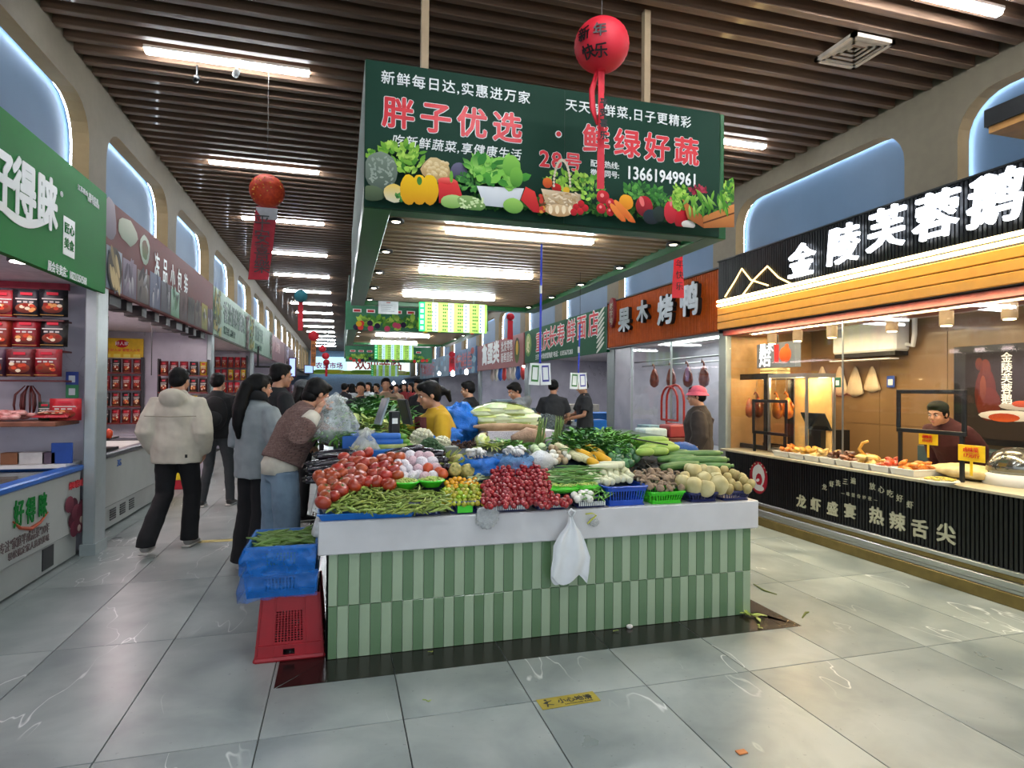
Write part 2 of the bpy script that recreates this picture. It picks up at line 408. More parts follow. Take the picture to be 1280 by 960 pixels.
# ================================================================ NICHE WALLS
M_wall = mat('taupe_plaster', '#6f6553', .75, var=.04)
M_jamb = mat('sand_plaster', '#9a7f58', .7, var=.04)
M_blue = mat('blue_panel', '#4c6885', .6, var=.05, scale=2)
M_led = lampmat('led_strip', '#eaf4ff', 26.0)
def rrect(u0, u1, z0, z1, r, n=7):
    pts = []; seg = []
    for (cu, cz, a0) in ((u1 - r, z1 - r, 0), (u0 + r, z1 - r, 90), (u0 + r, z0 + r, 180), (u1 - r, z0 + r, 270)):
        for i in range(n): a = math.radians(a0 + 90 * i / (n - 1)); pts.append((cu + r * math.cos(a), cz + r * math.sin(a)))
    return pts
def niche_wall(name, xw, sg, bays, ya, yb, z0, z1, zb, zt, label):
    """sg=-1: recess goes to -X"""
    mb = MB(); D = .13; n = 7
    holes = []
    edges = [ya] + [(bays[i][1] + bays[i + 1][0]) / 2 for i in range(len(bays) - 1)] + [yb]
    for (a, b), e0, e1 in zip(bays, edges[:-1], edges[1:]):
        inn = rrect(a, b, zb, zt, .34, n)
        crn = [(e1, z1), (e0, z1), (e0, z0), (e1, z0)]
        out = [crn[i // n] for i in range(4 * n)]
        N_ = 4 * n
        vs = [(xw, y, z) for y, z in inn] + [(xw, y, z) for y, z in out] + [(xw + sg * D, y, z) for y, z in inn]
        for i in range(N_):
            j = (i + 1) % N_
            f = (i, j, j + N_, i + N_) if (i + 1) % n == 0 else (i, j, i + N_)
            mb.add([vs[q] for q in f], [tuple(range(len(f)))], 0)
            mb.add([vs[i], vs[j], vs[j + 2 * N_], vs[i + 2 * N_]], [(0, 1, 2, 3)], 1)
    w = mb.build(name, [M_wall, M_jamb]); tag(w, label, kind='structure')
    for (a, b) in bays:
        if b < 0.5: continue
        pm = MB(); x1 = xw + sg * (D + .05)
        pm.box(min(x1, x1 + sg * .02), max(x1, x1 + sg * .02), a - .12, b + .12, zb - .12, zt + .12); pm.build('niche_panel', M_blue, w)
        lp = rrect(a - .03, b + .03, zb - .03, zt + .03, .36, 5); lp.append(lp[0])
        # LED line behind the rounded edge: top and both sides
        lm = MB(); lm.tube([(xw + sg * (D + .018), y, z) for y, z in lp], .007, 5, cap=False); lm.build('led_line', M_led, w)
    return w
LB = [(6.45 + 2.5 * k, 8.55 + 2.5 * k) for k in range(-2, 15)]
RB = [(-1.6, .9), (1.42, 3.95), (4.46, 6.99), (7.5, 10.55), (11.05, 13.6)] + [(14.1 + 3 * k, 16.6 + 3 * k) for k in range(10)]
wl = niche_wall('wall_left', XL, -1, LB, .9, 46, 2.42, 4.46, 2.55, 3.95, 'taupe left wall with lit blue rounded niches above the stalls')
wr = niche_wall('wall_right', XR, 1, RB, -2.2, 46, 2.3, 4.46, 2.5, 4.03, 'taupe right wall with lit blue rounded niches above the shops')
# walls behind the stalls and at the far end
bw = MB(); bw.box(-3.75, -3.7, 0, 46, 0, 2.6); b1 = bw.build('wall_stalls_left', M_marble); tag(b1, 'pale marble back wall of the left stalls', kind='structure')
bw = MB(); bw.box(-3.75, XL, 0, 46, 2.42, 2.5); b1 = bw.build('ceiling_stalls_left', mat('pale_soffit', '#cfc6c8', .7)); tag(b1, 'pale low ceiling over the left stalls', kind='structure')
bw = MB(); bw.box(7.0, 7.05, 6.6, 46, 0, 2.6); b1 = bw.build('wall_shops_right', M_marble); tag(b1, 'pale marble back wall of the right shops', kind='structure')
bw = MB(); bw.box(4.66, 7.05, -1, 46, 2.3, 2.36); b1 = bw.build('ceiling_shops_right', MATS['pale_soffit']); tag(b1, 'pale low ceiling over the right shops', kind='structure')
bw = MB(); bw.box(-5, 8, 46, 46.1, 0, 4.6); b1 = bw.build('wall_far', mat('blue_grey_wall', '#7f93ab', .7)); tag(b1, 'blue grey end wall far down the aisle', kind='structure')
for i, (x0, x1, y, m) in enumerate(((-3.7, -2.14, 6.42, M_marble), (-3.7, -2.14, 11.4, M_marble), (-3.7, -2.14, 16.4, M_marble), (-3.7, -2.14, 24, M_marble), (4.75, 7, 9.95, M_marble), (4.75, 7, 15.05, M_marble), (4.75, 7, 20.6, M_marble), (4.75, 7, 30, M_marble))):
    bw = MB(); bw.box(x0, x1, y, y + .08, 0, 2.42 if x0 < 0 else 2.3)
    tag(bw.build('wall_party', m), 'marble party wall between two neighbouring stalls', kind='structure')
# pillars of the stall fronts
for (x, y, sx, sy, h, c) in ((-2.14, 6.34, .10, .26, 2.42, '#a9b3b3'), (-2.14, 11.38, .08, .2, 2.42, '#a9b3b3'), (-2.14, 16.4, .08, .2, 2.42, '#a9b3b3'), (4.68, 6.62, .08, .16, 2.3, '#8e9696'), (4.7, 9.95, .08, .3, 2.3, '#8f9797'), (4.7, 15.05, .08, .3, 2.3, '#8f9797'), (4.7, 20.6, .08, .3, 2.3, '#8f9797')):
    pm = MB(); pm.box(x - sx / 2, x + sx / 2, y - sy / 2, y + sy / 2, 0, h, bev=.01); pm.box(x - sx / 2 - .012, x + sx / 2 + .012, y - sy / 2 - .012, y + sy / 2 + .012, 0, .1)
    tag(pm.build('pillar', mat('pillar_' + c[1:], c, .35, metal=.35, var=.04)), 'slim metal clad pillar between two stall fronts', kind='structure')
# ================================================================ CEILING TUBES
def tube_light(x0, x1, y, z, label, group, w=.055):
    t = empty('ceiling_tube_light', ((x0 + x1) / 2, y, z), 0, label, 'ceiling light', group); L = (x1 - x0) / 2
    m = MB(); m.box(-L - .01, L + .01, -w / 2 - .006, w / 2 + .006, .012, .04, bev=.004); m.build('housing', M_white, t)
    m = MB(); m.box(-L, L, -w / 2, w / 2, -.02, .012, bev=.008); m.build('diffuser', M_tube, t)
    return t
ordn = ['nearest', 'second nearest', 'third', 'fourth', 'fifth', 'sixth', 'seventh', 'eighth', 'ninth', 'tenth', 'eleventh', 'twelfth', 'thirteenth', 'fourteenth', 'fifteenth', 'sixteenth', 'seventeenth']
protoL = None
for k in range(15):
    lab = 'white ceiling tube light over the left aisle, %s in the row' % ordn[k]
    if protoL is None: protoL = tube_light(-1.55, -.29, 5.52, HC - .015, lab, 'tube lights over the left aisle')
    else: copy_tree(protoL, loc=(-.92, 5.52 + 2.5 * k, HC - .015), label=lab)
protoR = None
for k in range(13):
    lab = 'white ceiling tube light by the right niche wall, %s in the row' % ordn[k]
    if protoR is None: protoR = tube_light(3.27, 4.53, 3.2, HC - .015, lab, 'tube lights over the right aisle')
    else: copy_tree(protoR, loc=(3.9, 3.2 + 2.5 * k, HC - .015), label=lab)
# light of the tubes' row over the front of the hall, outside the picture, as the room has it
for x in (-.92, 1.5, 3.9):
    tl = tube_light(x - .63, x + .63, .7, HC - .015, 'white ceiling tube light above the entrance', 'tube lights above the entrance')
tl = tube_light(.87, 2.13, 3.0, HC - .015, 'white ceiling tube light above the entrance', 'tube lights above the entrance')
tl.location.y = 2.2
# ================================================================ SIGN BOARDS
T_white = mat('letter_white', '#eef0ee', .4, var=.01)
T_red = mat('letter_red', '#d8202c', .4, var=.03)
T_black = mat('letter_black', '#0d0d0f', .4, var=.05)
T_cream = mat('letter_cream', '#b9b497', .4, var=.03)
class Board:
    """kind F faces the entrance, L hangs on the left stalls, R on the right shops"""
    def __init__(s, kind, at, name, label, cat='sign', group=None, a=0, z0=0):
        s.k = kind; s.at = at; s.a = a; s.z0 = z0
        loc, rz = {'F': ((a, at, z0), 0), 'L': ((at, a, z0), PI / 2), 'R': ((at, a, z0), -PI / 2)}[kind]
        s.o = empty(name, loc, rz, label, cat, group)
    def p(s, px, py):
        if s.k == 'F': P = W(px, py, Y=s.at); return (P.x - s.a, P.z - s.z0)
        P = W(px, py, X=s.at); return ((P.y - s.a) if s.k == 'L' else (s.a - P.y), P.z - s.z0)
    def panel(s, w, h, m, t=.04, name='panel', x0=0, z0=0, mats=None):
        mb = MB(); mb.box(x0, x0 + w, 0, t, z0, z0 + h, bev=.003); return mb.build(name, m, s.o)
    def row(s, st, pa, pb, size, m, sx=1.0, **kw):
        """pa, pb: picture points of the centres of the first and last character"""
        (x0, za), (x1, zb) = s.p(*pa), s.p(*pb); n = len(st); zc = (za + zb) / 2
        sp = (x1 - x0) / max(1, n - 1) / (size * sx) if n > 1 else 1
        return text(st, s.o, x0 - .5 * size * sx, zc - .36 * size, size, m, spacing=max(.3, sp), sx=sx, **kw)
# ---------------------------------------------------------------- the canopy over the vegetable island
CXA, CXB, CYA, CYB, CZ = .13, 2.74, 3.87, 8.45, 2.65
M_cgreen = mat('green_film', '#0f5c2a', .35, var=.06, coat=.15)
M_slatB = mat('canopy_slat', '#9a8163', .45, var=.2, scale=3, stretch=(.6, 14, 14), coat=.3)
def canopy(y0, y1, label, tubes, first=True):
    c = empty('canopy', (CXA, y0, CZ), 0, label, 'canopy', 'canopies over the vegetable islands')
    w = CXB - CXA; L = y1 - y0
    for nm, bx in (('beam', (0, .17, 0, L, -.02, .12)), ('beam', (w - .17, w, 0, L, -.02, .12)), ('beam', (.17, w - .17, 0, .14, -.02, .12)), ('beam', (.17, w - .17, L - .12, L, -.02, .12))):
        m = MB(); m.box(*bx, bev=.004); m.build(nm, M_cgreen, c)
    m = MB(); m.box(.0, .03, .03, L, .12, .92); m.build('side_panel', mat('silver_side', '#56645c', .75, metal=.0, spec=.1), c)
    m = MB(); m.box(w - .03, w, .03, L, .12, .92); m.build('side_panel', M_cgreen, c)
    m = MB(); m.box(.03, w - .03, .14, L - .12, .13, .15); m.build('top_board', M_dark, c)
    sm = MB(); sm.box(.172, w - .172, -.028, .028, .03, .10); me = sm.mesh('slat', M_slatB)
    k = 0; step = .125 if first else .2
    while .22 + step * k < L - .15: link('slat', me, c, (0, .22 + step * k, 0)); k += 1
    for x in (.1, w - .1):
        for k in range(5 if first else 3):
            m = MB(); m.lathe([(.0, .018), (.055, .018), (.055, .0), (.04, .0), (.036, .012), (.0, .012)], 16); d = m.build('downlight', M_black, c, loc=(x + (.13 if x < 1 else -.13), .35 + k * .95, -.0))
            m = MB(); m.ell((0, 0, .004), (.03, .03, .008), 10, 6); m.build('bulb', lampmat('downlight_glow', '#fff2dd', 6), d)
            m = MB()
    for (x, y) in ((.38, .06), (w - .62, .06)):
        if first: m = MB(); m.box(x - .025, x + .025, y, y + .05, .9, HC - CZ + .02, bev=.003); m.build('hanger_post', mat('tan_post', '#b39a7a', .5, var=.05), c)
    return c
canopy(CYA, CYB, 'green framed canopy with slatted underside over the nearest vegetable island', 3)
canopy(11.35, 15.95, 'second green framed canopy behind the nearest one', 2, False)
canopy(18.85, 23.4, 'third canopy, farther along behind the second', 2, False)
t1 = tube_light(.73, 1.88, 4.35, CZ + .01, 'white tube light under the nearest canopy, the one nearest the entrance', 'tube lights under the canopies', w=.06)
for y, lab in ((5.9, 'white tube light in the middle of the nearest canopy'), (7.47, 'white tube light at the far end of the nearest canopy'), (13.3, 'white tube light under the second canopy, the nearer one'), (15.5, 'white tube light under the second canopy, the farther one'), (20.3, 'white tube light under the third canopy')):
    copy_tree(t1, loc=((.73 + 1.88) / 2, y, CZ + .01), label=lab)
# ---------------------------------------------------------------- the big green banner
M_ban = mat('banner_green', '#12392a', .6, spec=.2, var=.03, scale=2)
bb = Board('F', CYA - .035, 'shop_banner', 'large dark green banner with red characters and a vegetable picture', 'banner', a=CXA, z0=2.63)
BW, BH = 2.53, .915
bb.panel(BW, BH, M_ban, .035)
m = MB(); m.box(BW / 2 + .05, BW / 2 + .053, -.0015, 0, 0, BH); m.build('seam', mat('seam_green', '#163a2c', .5), bb.o)
bb.row('新鲜每日达,实惠进万家', (485, 98), (681, 126), .088, T_white, bold=.008)
bb.row('天天新鲜菜,日子更精彩', (714, 131), (878, 157), .088, T_white, bold=.008)
def redrow(s, pa, pb, sz, b=.026):
    bb.row(s, pa, pb, sz, T_white, bold=b + .022, y=-.003, ext=.001, name='letter_outline')
    bb.row(s, pa, pb, sz, T_red, bold=b, y=-.006, ext=.001)
redrow('胖子优选', (498, 140), (651, 164), .205)
redrow('鲜绿好蔬', (745, 174), (871, 193), .205)
x, z = bb.p(698, 168)
m = MB(); m.lathe([(0, -.004), (.026, -.004), (.026, 0)], 16, M=Matrix.Rotation(PI / 2, 3, 'X') if False else None)
m = MB(); m.prism([(x + .024 * math.cos(a * PI / 8), z + .024 * math.sin(a * PI / 8)) for a in range(16)], -.004, 0); m.build('dot', T_white, bb.o)
m = MB(); m.prism([(x + .017 * math.cos(a * PI / 8), z + .017 * math.sin(a * PI / 8)) for a in range(16)], -.008, -.004); m.build('dot', T_red, bb.o)
bb.row('吃新鲜蔬菜,享健康生活', (497, 176), (664, 196), .078, T_white, bold=.006, shear=.15)
redrow('2', (687, 199), (687, 199), .15); redrow('8', (702, 201), (702, 201), .15)
redrow('号', (716, 203), (716, 203), .13)
bb.row('配送热线:', (742, 204), (776, 209), .052, T_white, bold=.008)
bb.row('微信同号:', (742, 215), (776, 221), .052, T_white, bold=.008)
(x0, z0), (x1, z1) = bb.p(782, 217), bb.p(893, 226)
text('13661949961', bb.o, x0, z0 - .034, .125, T_white, bold=.02, sx=(x1 - x0) / (11 * .125 * .625), rz=0)
G1 = ['#7fb23a', '#5c9a2c', '#9ccb4c', '#3f7d24', '#b6d85e']; G2 = ['#2f6a2c', '#3f8434', '#24542a', '#5fa244']
pr = Print(-.002, (.004, BW - .004, .004, BH))
P_ = lambda px, py: bb.p(px, py)
def pe(px, py, rx, ry, c, c2=None, rot=0, n=16, wob=.03):
    x, z = P_(px, py); k = .00515 * (1 + (px - 455) / 450 * .19); pr.ell(x, z, rx * k, ry * k, c, c2, rot, n, wob)
def pc(px, py, rx, ry, cols, n, L=10):
    x, z = P_(px, py); k = .00515 * (1 + (px - 455) / 450 * .19); pr.clump(x, z, rx * k, ry * k, cols, n, L * k)
[pc(q_, 254 + (q_ - 585) * .07, 12, 9, G2, 26, 8) for q_ in range(585, 905, 17)]; pc(500, 205, 24, 18, G1, 90, 11); pc(462, 199, 5, 5, G1, 12, 8)
pe(475, 219, 20, 23, '#7e8c7c', '#4d5a50'); pe(464, 246, 16, 9, '#5f6f50', '#3a4a34')
for i in range(50): pe(475 + random.uniform(-15, 15), 219 + random.uniform(-17, 17), 2.4, 1.1, '#95a092', rot=random.uniform(0, 3))
pe(543, 219, 17, 15, '#d8bd8a', '#b08a55', wob=.12); pe(571, 220, 10, 11, '#6f6a86', '#2d2a44')
for i in range(26): pe(543 + random.uniform(-13, 13), 217 + random.uniform(-10, 10), 3, 2.6, '#ead7a8', '#c9a468')
pc(583, 236, 16, 14, G2, 50, 8); pe(491, 247, 12, 11, '#e9c451', '#cfcab0'); pc(501, 254, 8, 5, G2, 16, 6)
for dx in (-13, 13, 0): pe(522 + dx, 243, 10, 18, '#f3c313', '#d08e06')
pe(522, 232, 3, 5, '#3f7a2a')
pr.poly([P_(545, 232), P_(568, 232), P_(577, 258), P_(574, 263), P_(546, 259)], '#e33a3a', '#b01722'); pe(556, 232, 11, 4, '#ef6a60', '#cc2222'); pe(561, 227, 2, 7, '#6fae3c')
pr.poly([P_(592, 238), P_(650, 241), P_(641, 266), P_(601, 262)], '#e6e8ea', '#b9bec4')
pc(614, 225, 30, 15, ['#4f9e35', '#7cc04a', '#2f7a2a', '#98cf62'], 110, 16)
pe(634, 215, 11, 13, '#8fcb55', '#4f9432'); pe(640, 228, 8, 12, '#7dbb48', '#45862b')
pe(562, 258, 14, 8, '#b6d585', '#6f9c45', .1); pe(585, 260, 17, 8, '#93b36a', '#4e7a38', -.2); pe(636, 263, 12, 9, '#9ccb60', '#578b36')
for i in range(40): pe(585 + random.uniform(-14, 14), 260 + random.uniform(-6, 6), 1.5, 1, '#cfe0a8')
pr.poly([P_(651, 240), P_(662, 246), P_(670, 272), P_(660, 271), P_(645, 256)], '#e03a35', '#a8121d')
for i in range(26): pe(672 + random.uniform(-3, 3), 262 + random.uniform(-12, 8), 2.5, 2.5, random.choice(['#c63c2c', '#e09a3a', '#74482c']))
pc(700, 235, 26, 11, G1, 60, 9); pe(677, 236, 6, 6, '#e2702a', '#b8401c'); pe(688, 242, 6, 5, '#d42a24', '#8f1515'); pe(700, 245, 4, 4, '#e2b12a')
pr.poly([P_(669, 243), P_(719, 250), P_(715, 271), P_(675, 262)], '#d9c2a0', '#a98a63')
for i in range(60): pe(694 + random.uniform(-20, 20), 256 + random.uniform(-7, 8), 2.6, 1, random.choice(['#e8d6b6', '#b79468', '#c9ab80']), rot=random.choice([.3, -.5]))
for i in range(24):
    a = PI * i / 23; pe(694 + 10 * math.cos(a), 240 - 31 * math.sin(a), 1.5, 1.8, '#d9cbb2')
pe(690, 270, 17, 7, '#dcbc92', '#b48a5a'); [pe(680 + 8 * i, 269, 2.5, 5, '#f0dcb8') for i in range(4)]
for (a, b) in ((711, 266), (716, 271), (708, 272), (722, 267), (717, 262)): pe(a, b, 4.2, 4.2, '#d5232c', '#8d0e18')
pc(730, 246, 16, 14, G2 + G1, 60, 8)
for (a, b, r) in ((743, 254, 8), (741, 268, 6), (752, 262, 6), (752, 272, 5)): pe(a, b, r, r, '#d72c36', '#8c0f1d'); pe(a - 1, b - 2, r * .3, r * .3, '#ee8a88')
pc(792, 253, 24, 11, G2, 110, 9); pe(770, 261, 9, 9, '#f0a92a', '#cf7512'); pe(792, 266, 11, 12, '#b3202c', '#5e0c18'); pe(789, 260, 3, 6, '#dd6a66', rot=.3)
for (a, b) in ((760, 274), (772, 277), (765, 270)): pe(a, b, 14, 4, '#ee8a3c', '#c65a1e', -.8)
pe(800, 279, 10, 9, '#23303a', '#10161c'); pe(810, 275, 8, 9, '#2a3b34', '#131d18'); pc(812, 258, 10, 8, G2, 30, 7)
pe(824, 273, 9, 13, '#dc3a46', '#97121f'); pe(837, 280, 8, 13, '#cf2430', '#8a0d18', -.4); pe(824, 260, 2, 6, '#e7787e'); pe(845, 288, 9, 5, '#e6e2da', '#b7b0a6')
pc(834, 258, 11, 15, G1, 70, 8); pc(856, 249, 12, 5, ['#8f2338', '#b43a50', '#6e1528'], 30, 7); pc(893, 252, 8, 13, G1 + G2, 50, 9)
pr.poly([P_(836, 258), P_(861, 279), P_(862, 295), P_(842, 281)], '#c07038', '#8a4a20'); pr.poly([P_(861, 279), P_(901, 264), P_(901, 292), P_(862, 296)], '#d58a4c', '#9a5a2a')
pr.poly([P_(861, 286), P_(901, 274), P_(901, 276), P_(861, 288)], '#5a3216')
for i in range(34): x, z = P_(843 + random.random() * 46, 262 - random.random() * 16 + (0 if i % 2 else 5)); pr.leaf(x, z, .10, .022, random.uniform(-2.3, -.6), random.choice(['#7fb83e', '#a3d162', '#4f8d2a']), '#3e7a22')
pr.build('vegetable_picture', bb.o)
# ---------------------------------------------------------------- menu boards, notices and banners farther along
def price_board(px0, py0, px1, py1, Y, label, rows=8, cols=8):
    B = Board('F', Y, 'price_board', label, 'price board', 'lit green price boards under the canopies', a=W(px0, py0, Y=Y).x, z0=W(px0, py1, Y=Y).z)
    w = W(px1, py0, Y=Y).x - B.a; h = W(px0, py0, Y=Y).z - B.z0
    B.panel(w, h, mat('price_board_lit', '#8ab450', .6, emit=.35, spec=.1), .03)
    q = Print(-.002); q.rect(0, 0, w * .085, h, '#12a05a'); c_ = lampmat('price_board_print', '#ffffff', 0)
    for i in range(5): q.rect(w * .018, h * (.06 + .19 * i), w * .065, h * (.18 + .19 * i), '#8fdcae')
    for i in range(4): q.rect(w * (.19 + i * .23), 0.005, w * (.27 + i * .23), h - .005, '#b9dcea')
    for r in range(rows):
        for i in range(cols):
            x = w * (.12 + i * .11); n = random.choice([2, 3, 3]) if i % 2 == 0 else 1
            for k_ in range(n): q.rect(x + k_ * w * .028, h * (.05 + r * .118), x + k_ * w * .028 + w * .019, h * (.05 + r * .118) + h * .05, '#20401c' if i % 2 == 0 else '#2c4468')
    q.build('price_table', B.o, mat('price_print', vcol=True, rough=.6, emit=.22, spec=.1))
    for x in (.2 * w, .8 * w): m = MB(); m.tube([(x, .015, h), (x, .015, 2.79 - B.z0)], .004, 6); m.build('hanger_wire', M_steel, B.o)
    # its back panel gives off the light
    return B
price_board(524, 377, 609, 414, 7.9, 'lit green and yellow price board under the nearest canopy')
price_board(468, 430, 517, 449, 14.3, 'lit green and yellow price board under the second canopy')
price_board(464, 456, 498, 470, 23.2, 'small lit price board far behind, under the third canopy', 5, 6)
def far_banner(px0, py0, px1, py1, Y, label):
    B = Board('F', Y, 'shop_banner', label, 'banner', a=W(px0, py0, Y=Y).x, z0=W(px0, py1, Y=Y).z)
    w = W(px1, py0, Y=Y).x - B.a; h = W(px0, py0, Y=Y).z - B.z0
    B.panel(w, h, mat('banner_green_far', '#0f6a42', .4), .03); q = Print(-.002)
    for i in range(9): q.rect(w * (.05 + i * .095), h * .62, w * (.11 + i * .095), h * .74, '#efe9e4'); q.rect(w * (.057 + i * .095), h * .64, w * (.103 + i * .095), h * .72, '#c2343c')
    q.clump(w * .5, h * .2, w * .47, h * .18, G1 + G2, 150, h * .3)
    for i in range(14): q.ell(random.uniform(.05, .95) * w, random.uniform(.06, .25) * h, h * .1, h * .1, random.choice(['#e2b52a', '#cf3a34', '#2c2440', '#d8c39a', '#c8496a']))
    q.build('vegetable_picture', B.o)
far_banner(432, 376, 604, 412, 11.3, 'green banner with a vegetable picture on the second canopy')
far_banner(432, 432, 540, 452, 18.8, 'dark green banner with vegetables on the third canopy')
B = Board('F', 8.3, 'notice', 'white framed notice hung under the far end of the nearest canopy', 'notice', a=W(473, 376, Y=8.3).x, z0=W(473, 392, Y=8.3).z)
w = W(498, 376, Y=8.3).x - B.a; h = W(473, 376, Y=8.3).z - B.z0; B.panel(w, h, mat('notice_paper', '#b9bfc0', .6), .012)
q = Print(-.002); [q.rect(w * .12, h * (.2 + .15 * i), w * random.uniform(.6, .88), h * (.24 + .15 * i), '#7d8486') for i in range(4)]; q.rect(w * .4, h * .85, w * .6, h * .92, '#9a4a44'); q.build('print', B.o)
# ---------------------------------------------------------------- left boards
SGX = -2.07
M_lgreen = mat('sign_green', '#13752f', .6, spec=.15, var=.05, scale=2)
B = Board('L', SGX, 'shop_sign', 'bright green shop sign with white characters over the nearest left stall', 'sign', a=2.6, z0=2.35)
B.panel(3.72, .91, M_lgreen, .05)
def bigL(st, pa, pb, sz, m, **k): B.row(st, pa, pb, sz, m, **k)
for ch, px, py, sz in (('好', -2, 222, .42), ('得', 30, 238, .40), ('睐', 59, 254, .40)): B.row(ch, (px, py), (px, py), sz, T_white, bold=.035, sx=.82)
x0, z0 = B.p(2, 262); x1, z1 = B.p(70, 285)
pts = [(x0 + (x1 - x0) * t / 12 - .1, z0 + .02 + (z1 - z0) * t / 12 - .10 * math.sin(PI * t / 12)) for t in range(13)]
m = MB(); m.prism([(x, z) for x, z in pts] + [(x, z + .045 + .02 * math.sin(PI * i / 12)) for i, (x, z) in reversed(list(enumerate(pts)))], -.005, 0); m.build('smile_stroke', T_white, B.o)
B.row('®', (77, 243), (77, 243), .06, T_white)
x, z = B.p(86, 297); m = MB(); m.box(x - .105, x + .105, -.003, 0, z - .15, z + .15, bev=.001); m.build('badge', T_white, B.o)
text('匠心', B.o, x - .09, z + .03, .09, M_lgreen, bold=.015); text('美食', B.o, x - .09, z - .09, .09, M_lgreen, bold=.015)
B.row('江苏昆山 精选优选', (98, 236), (124, 253), .05, T_white); B.row('家庭 半成品菜', (110, 250), (124, 259), .04, T_white)
x0, z0 = B.p(59, 328); text('展会专卖店：18221351568', B.o, x0, z0 - .05, .085, T_white, bold=.012, sx=.72)
SPX = -2.09
B = Board('L', SPX, 'shop_sign', 'dusty red sign with seafood pictures and characters, beyond the green sign', 'sign', a=6.36, z0=2.40)
B.panel(4.9, .85, mat('sign_brick', '#6a2e2a', .6, spec=.2, var=.05), .05)
B.row('冻品小包装', (196, 322), (243, 374), .34, T_white, bold=.01, sx=.62)
q = Print(-.003)
for (px, py, rx, rz, c, c2) in ((137, 274, .17, .2, '#a79aa4', '#6f6470'), (160, 290, .3, .13, '#c9cbb8', '#8f9a84'), (181, 312, .17, .16, '#c9d0c0', '#8fa08a'), (181, 312, .11, .11, '#7d5a4c', '#4e6a3a')):
    x, z = B.p(px, py); q.ell(x, z, rx, rz, c, c2, wob=.1)
cols = [('#b9bec6', '#7d8794'), ('#9a8a9a', '#5d5262'), ('#8a7c78', '#4e4642'), ('#7d7f92', '#565a70'), ('#6f6a72', '#3e3c44'), ('#a9c4b4', '#4f7a58'), ('#6b4a44', '#3c2826'), ('#5a5148', '#2e2a24'), ('#79675c', '#40352e'), ('#a89a4a', '#6b6a2c'), ('#5d4a58', '#3a2e3a')]
for i, (c, c2) in enumerate(cols):
    x0 = .02 + i * .44; q.rect(x0, .02, x0 + .42, .42 - (i % 3) * .03, c, c2)
    for k_ in range(9): q.ell(x0 + .21 + random.uniform(-.14, .14), .22 + random.uniform(-.13, .13), .10, .035, random.choice([c, c2, '#c8c4c8', '#3c3438']), c2, random.uniform(.8, 2.2))
x, z = B.p(132, 336); q.ell(.21, .22, .19, .21, '#4d4436', '#2e281e')
for k_ in range(12): q.ell(.21 + random.uniform(-.12, .12), .22 + random.uniform(-.13, .13), .035, .12, random.choice(['#c0a878', '#2c2418', '#8c7850']), rot=.5)
q.build('food_picture', B.o)
for i, (y0, y1, c, label, st, sz, tc) in enumerate(((11.3, 15.6, '#6f9277', 'pale green sign with dark characters, third along the left stalls', '香油调料酱菜', .44, '#2b4f42'), (15.65, 20.6, '#7d9f86', 'grey green sign, fourth along the left stalls', '粮油干货', .4, '#3f6a5a'), (20.7, 25, '#7c3a44', 'dark red sign far along the left stalls', '卤味熟食', .4, '#c9a0a0'), (25.1, 30, '#5a2a3a', 'maroon sign far along the left stalls', '水饺', .5, '#d8d0e8'))):
    B = Board('L', SPX, 'shop_sign', label, 'sign', a=y0, z0=2.4); B.panel(y1 - y0, .85, mat('sign_' + str(i), c, .5, var=.12, scale=5), .05)
    text(st, B.o, .9, .36, sz, mat('letter_dark_%d' % i, tc, .5), bold=.02)
    q = Print(-.003)
    if i < 2:
        for k_ in range(60): q.ell(.35 + random.uniform(-.3, .3), random.uniform(.05, .8), .09, .04, random.choice(['#8f9a3a', '#5f6a3a', '#3f4a34', '#a89a5a']), rot=random.uniform(0, 3))
        for k_ in range(40): q.ell(y1 - y0 - .4 + random.uniform(-.25, .25), random.uniform(.05, .8), .09, .04, random.choice(['#4a3a34', '#5f4a3a', '#7a6a64']), rot=random.uniform(0, 3))
        text('批发零售 品种齐全', B.o, .95, .12, .16, mat('letter_dark_%d' % i, tc, .5))
    q.rect(0, .0, y1 - y0, .02, '#3a2a2a'); q.build('food_picture', B.o)
# lit screens and boxes far along the left
for (px0, py0, px1, py1, Y, c, label) in ((362, 448, 369, 470, 17, '#9fb4ff', 'small blue lit sign box jutting from the far left stalls'), (381, 457, 391, 466, 26, '#8fb0e8', 'tiny blue lit sign box far along the left stalls')):
    B = Board('F', Y, 'lit_sign', label, 'sign', a=W(px0, py0, Y=Y).x, z0=W(px0, py1, Y=Y).z); w = W(px1, py0, Y=Y).x - B.a; h = W(px0, py0, Y=Y).z - B.z0
    B.panel(w, h, lampmat('sign_glow_' + c[1:], c, 1.1), .12)
    m = MB(); m.box(XL - .02 - B.a, 0, .03, .08, h * .45, h * .55); m.box(-2.10 - B.a, -2.05 - B.a, .03, .08, h * .45, 2.6 - B.z0); m.build('wall_bracket', M_black, B.o)
    m = MB(); m.box(-.03, 0, -.01, .13, -.03, h + .03); m.box(w, w + .03, -.01, .13, -.03, h + .03); m.box(0, w, -.01, .13, h, h + .03); m.box(0, w, -.01, .13, -.03, 0); m.build('frame', mat('maroon_frame', '#4a1424', .5), B.o)
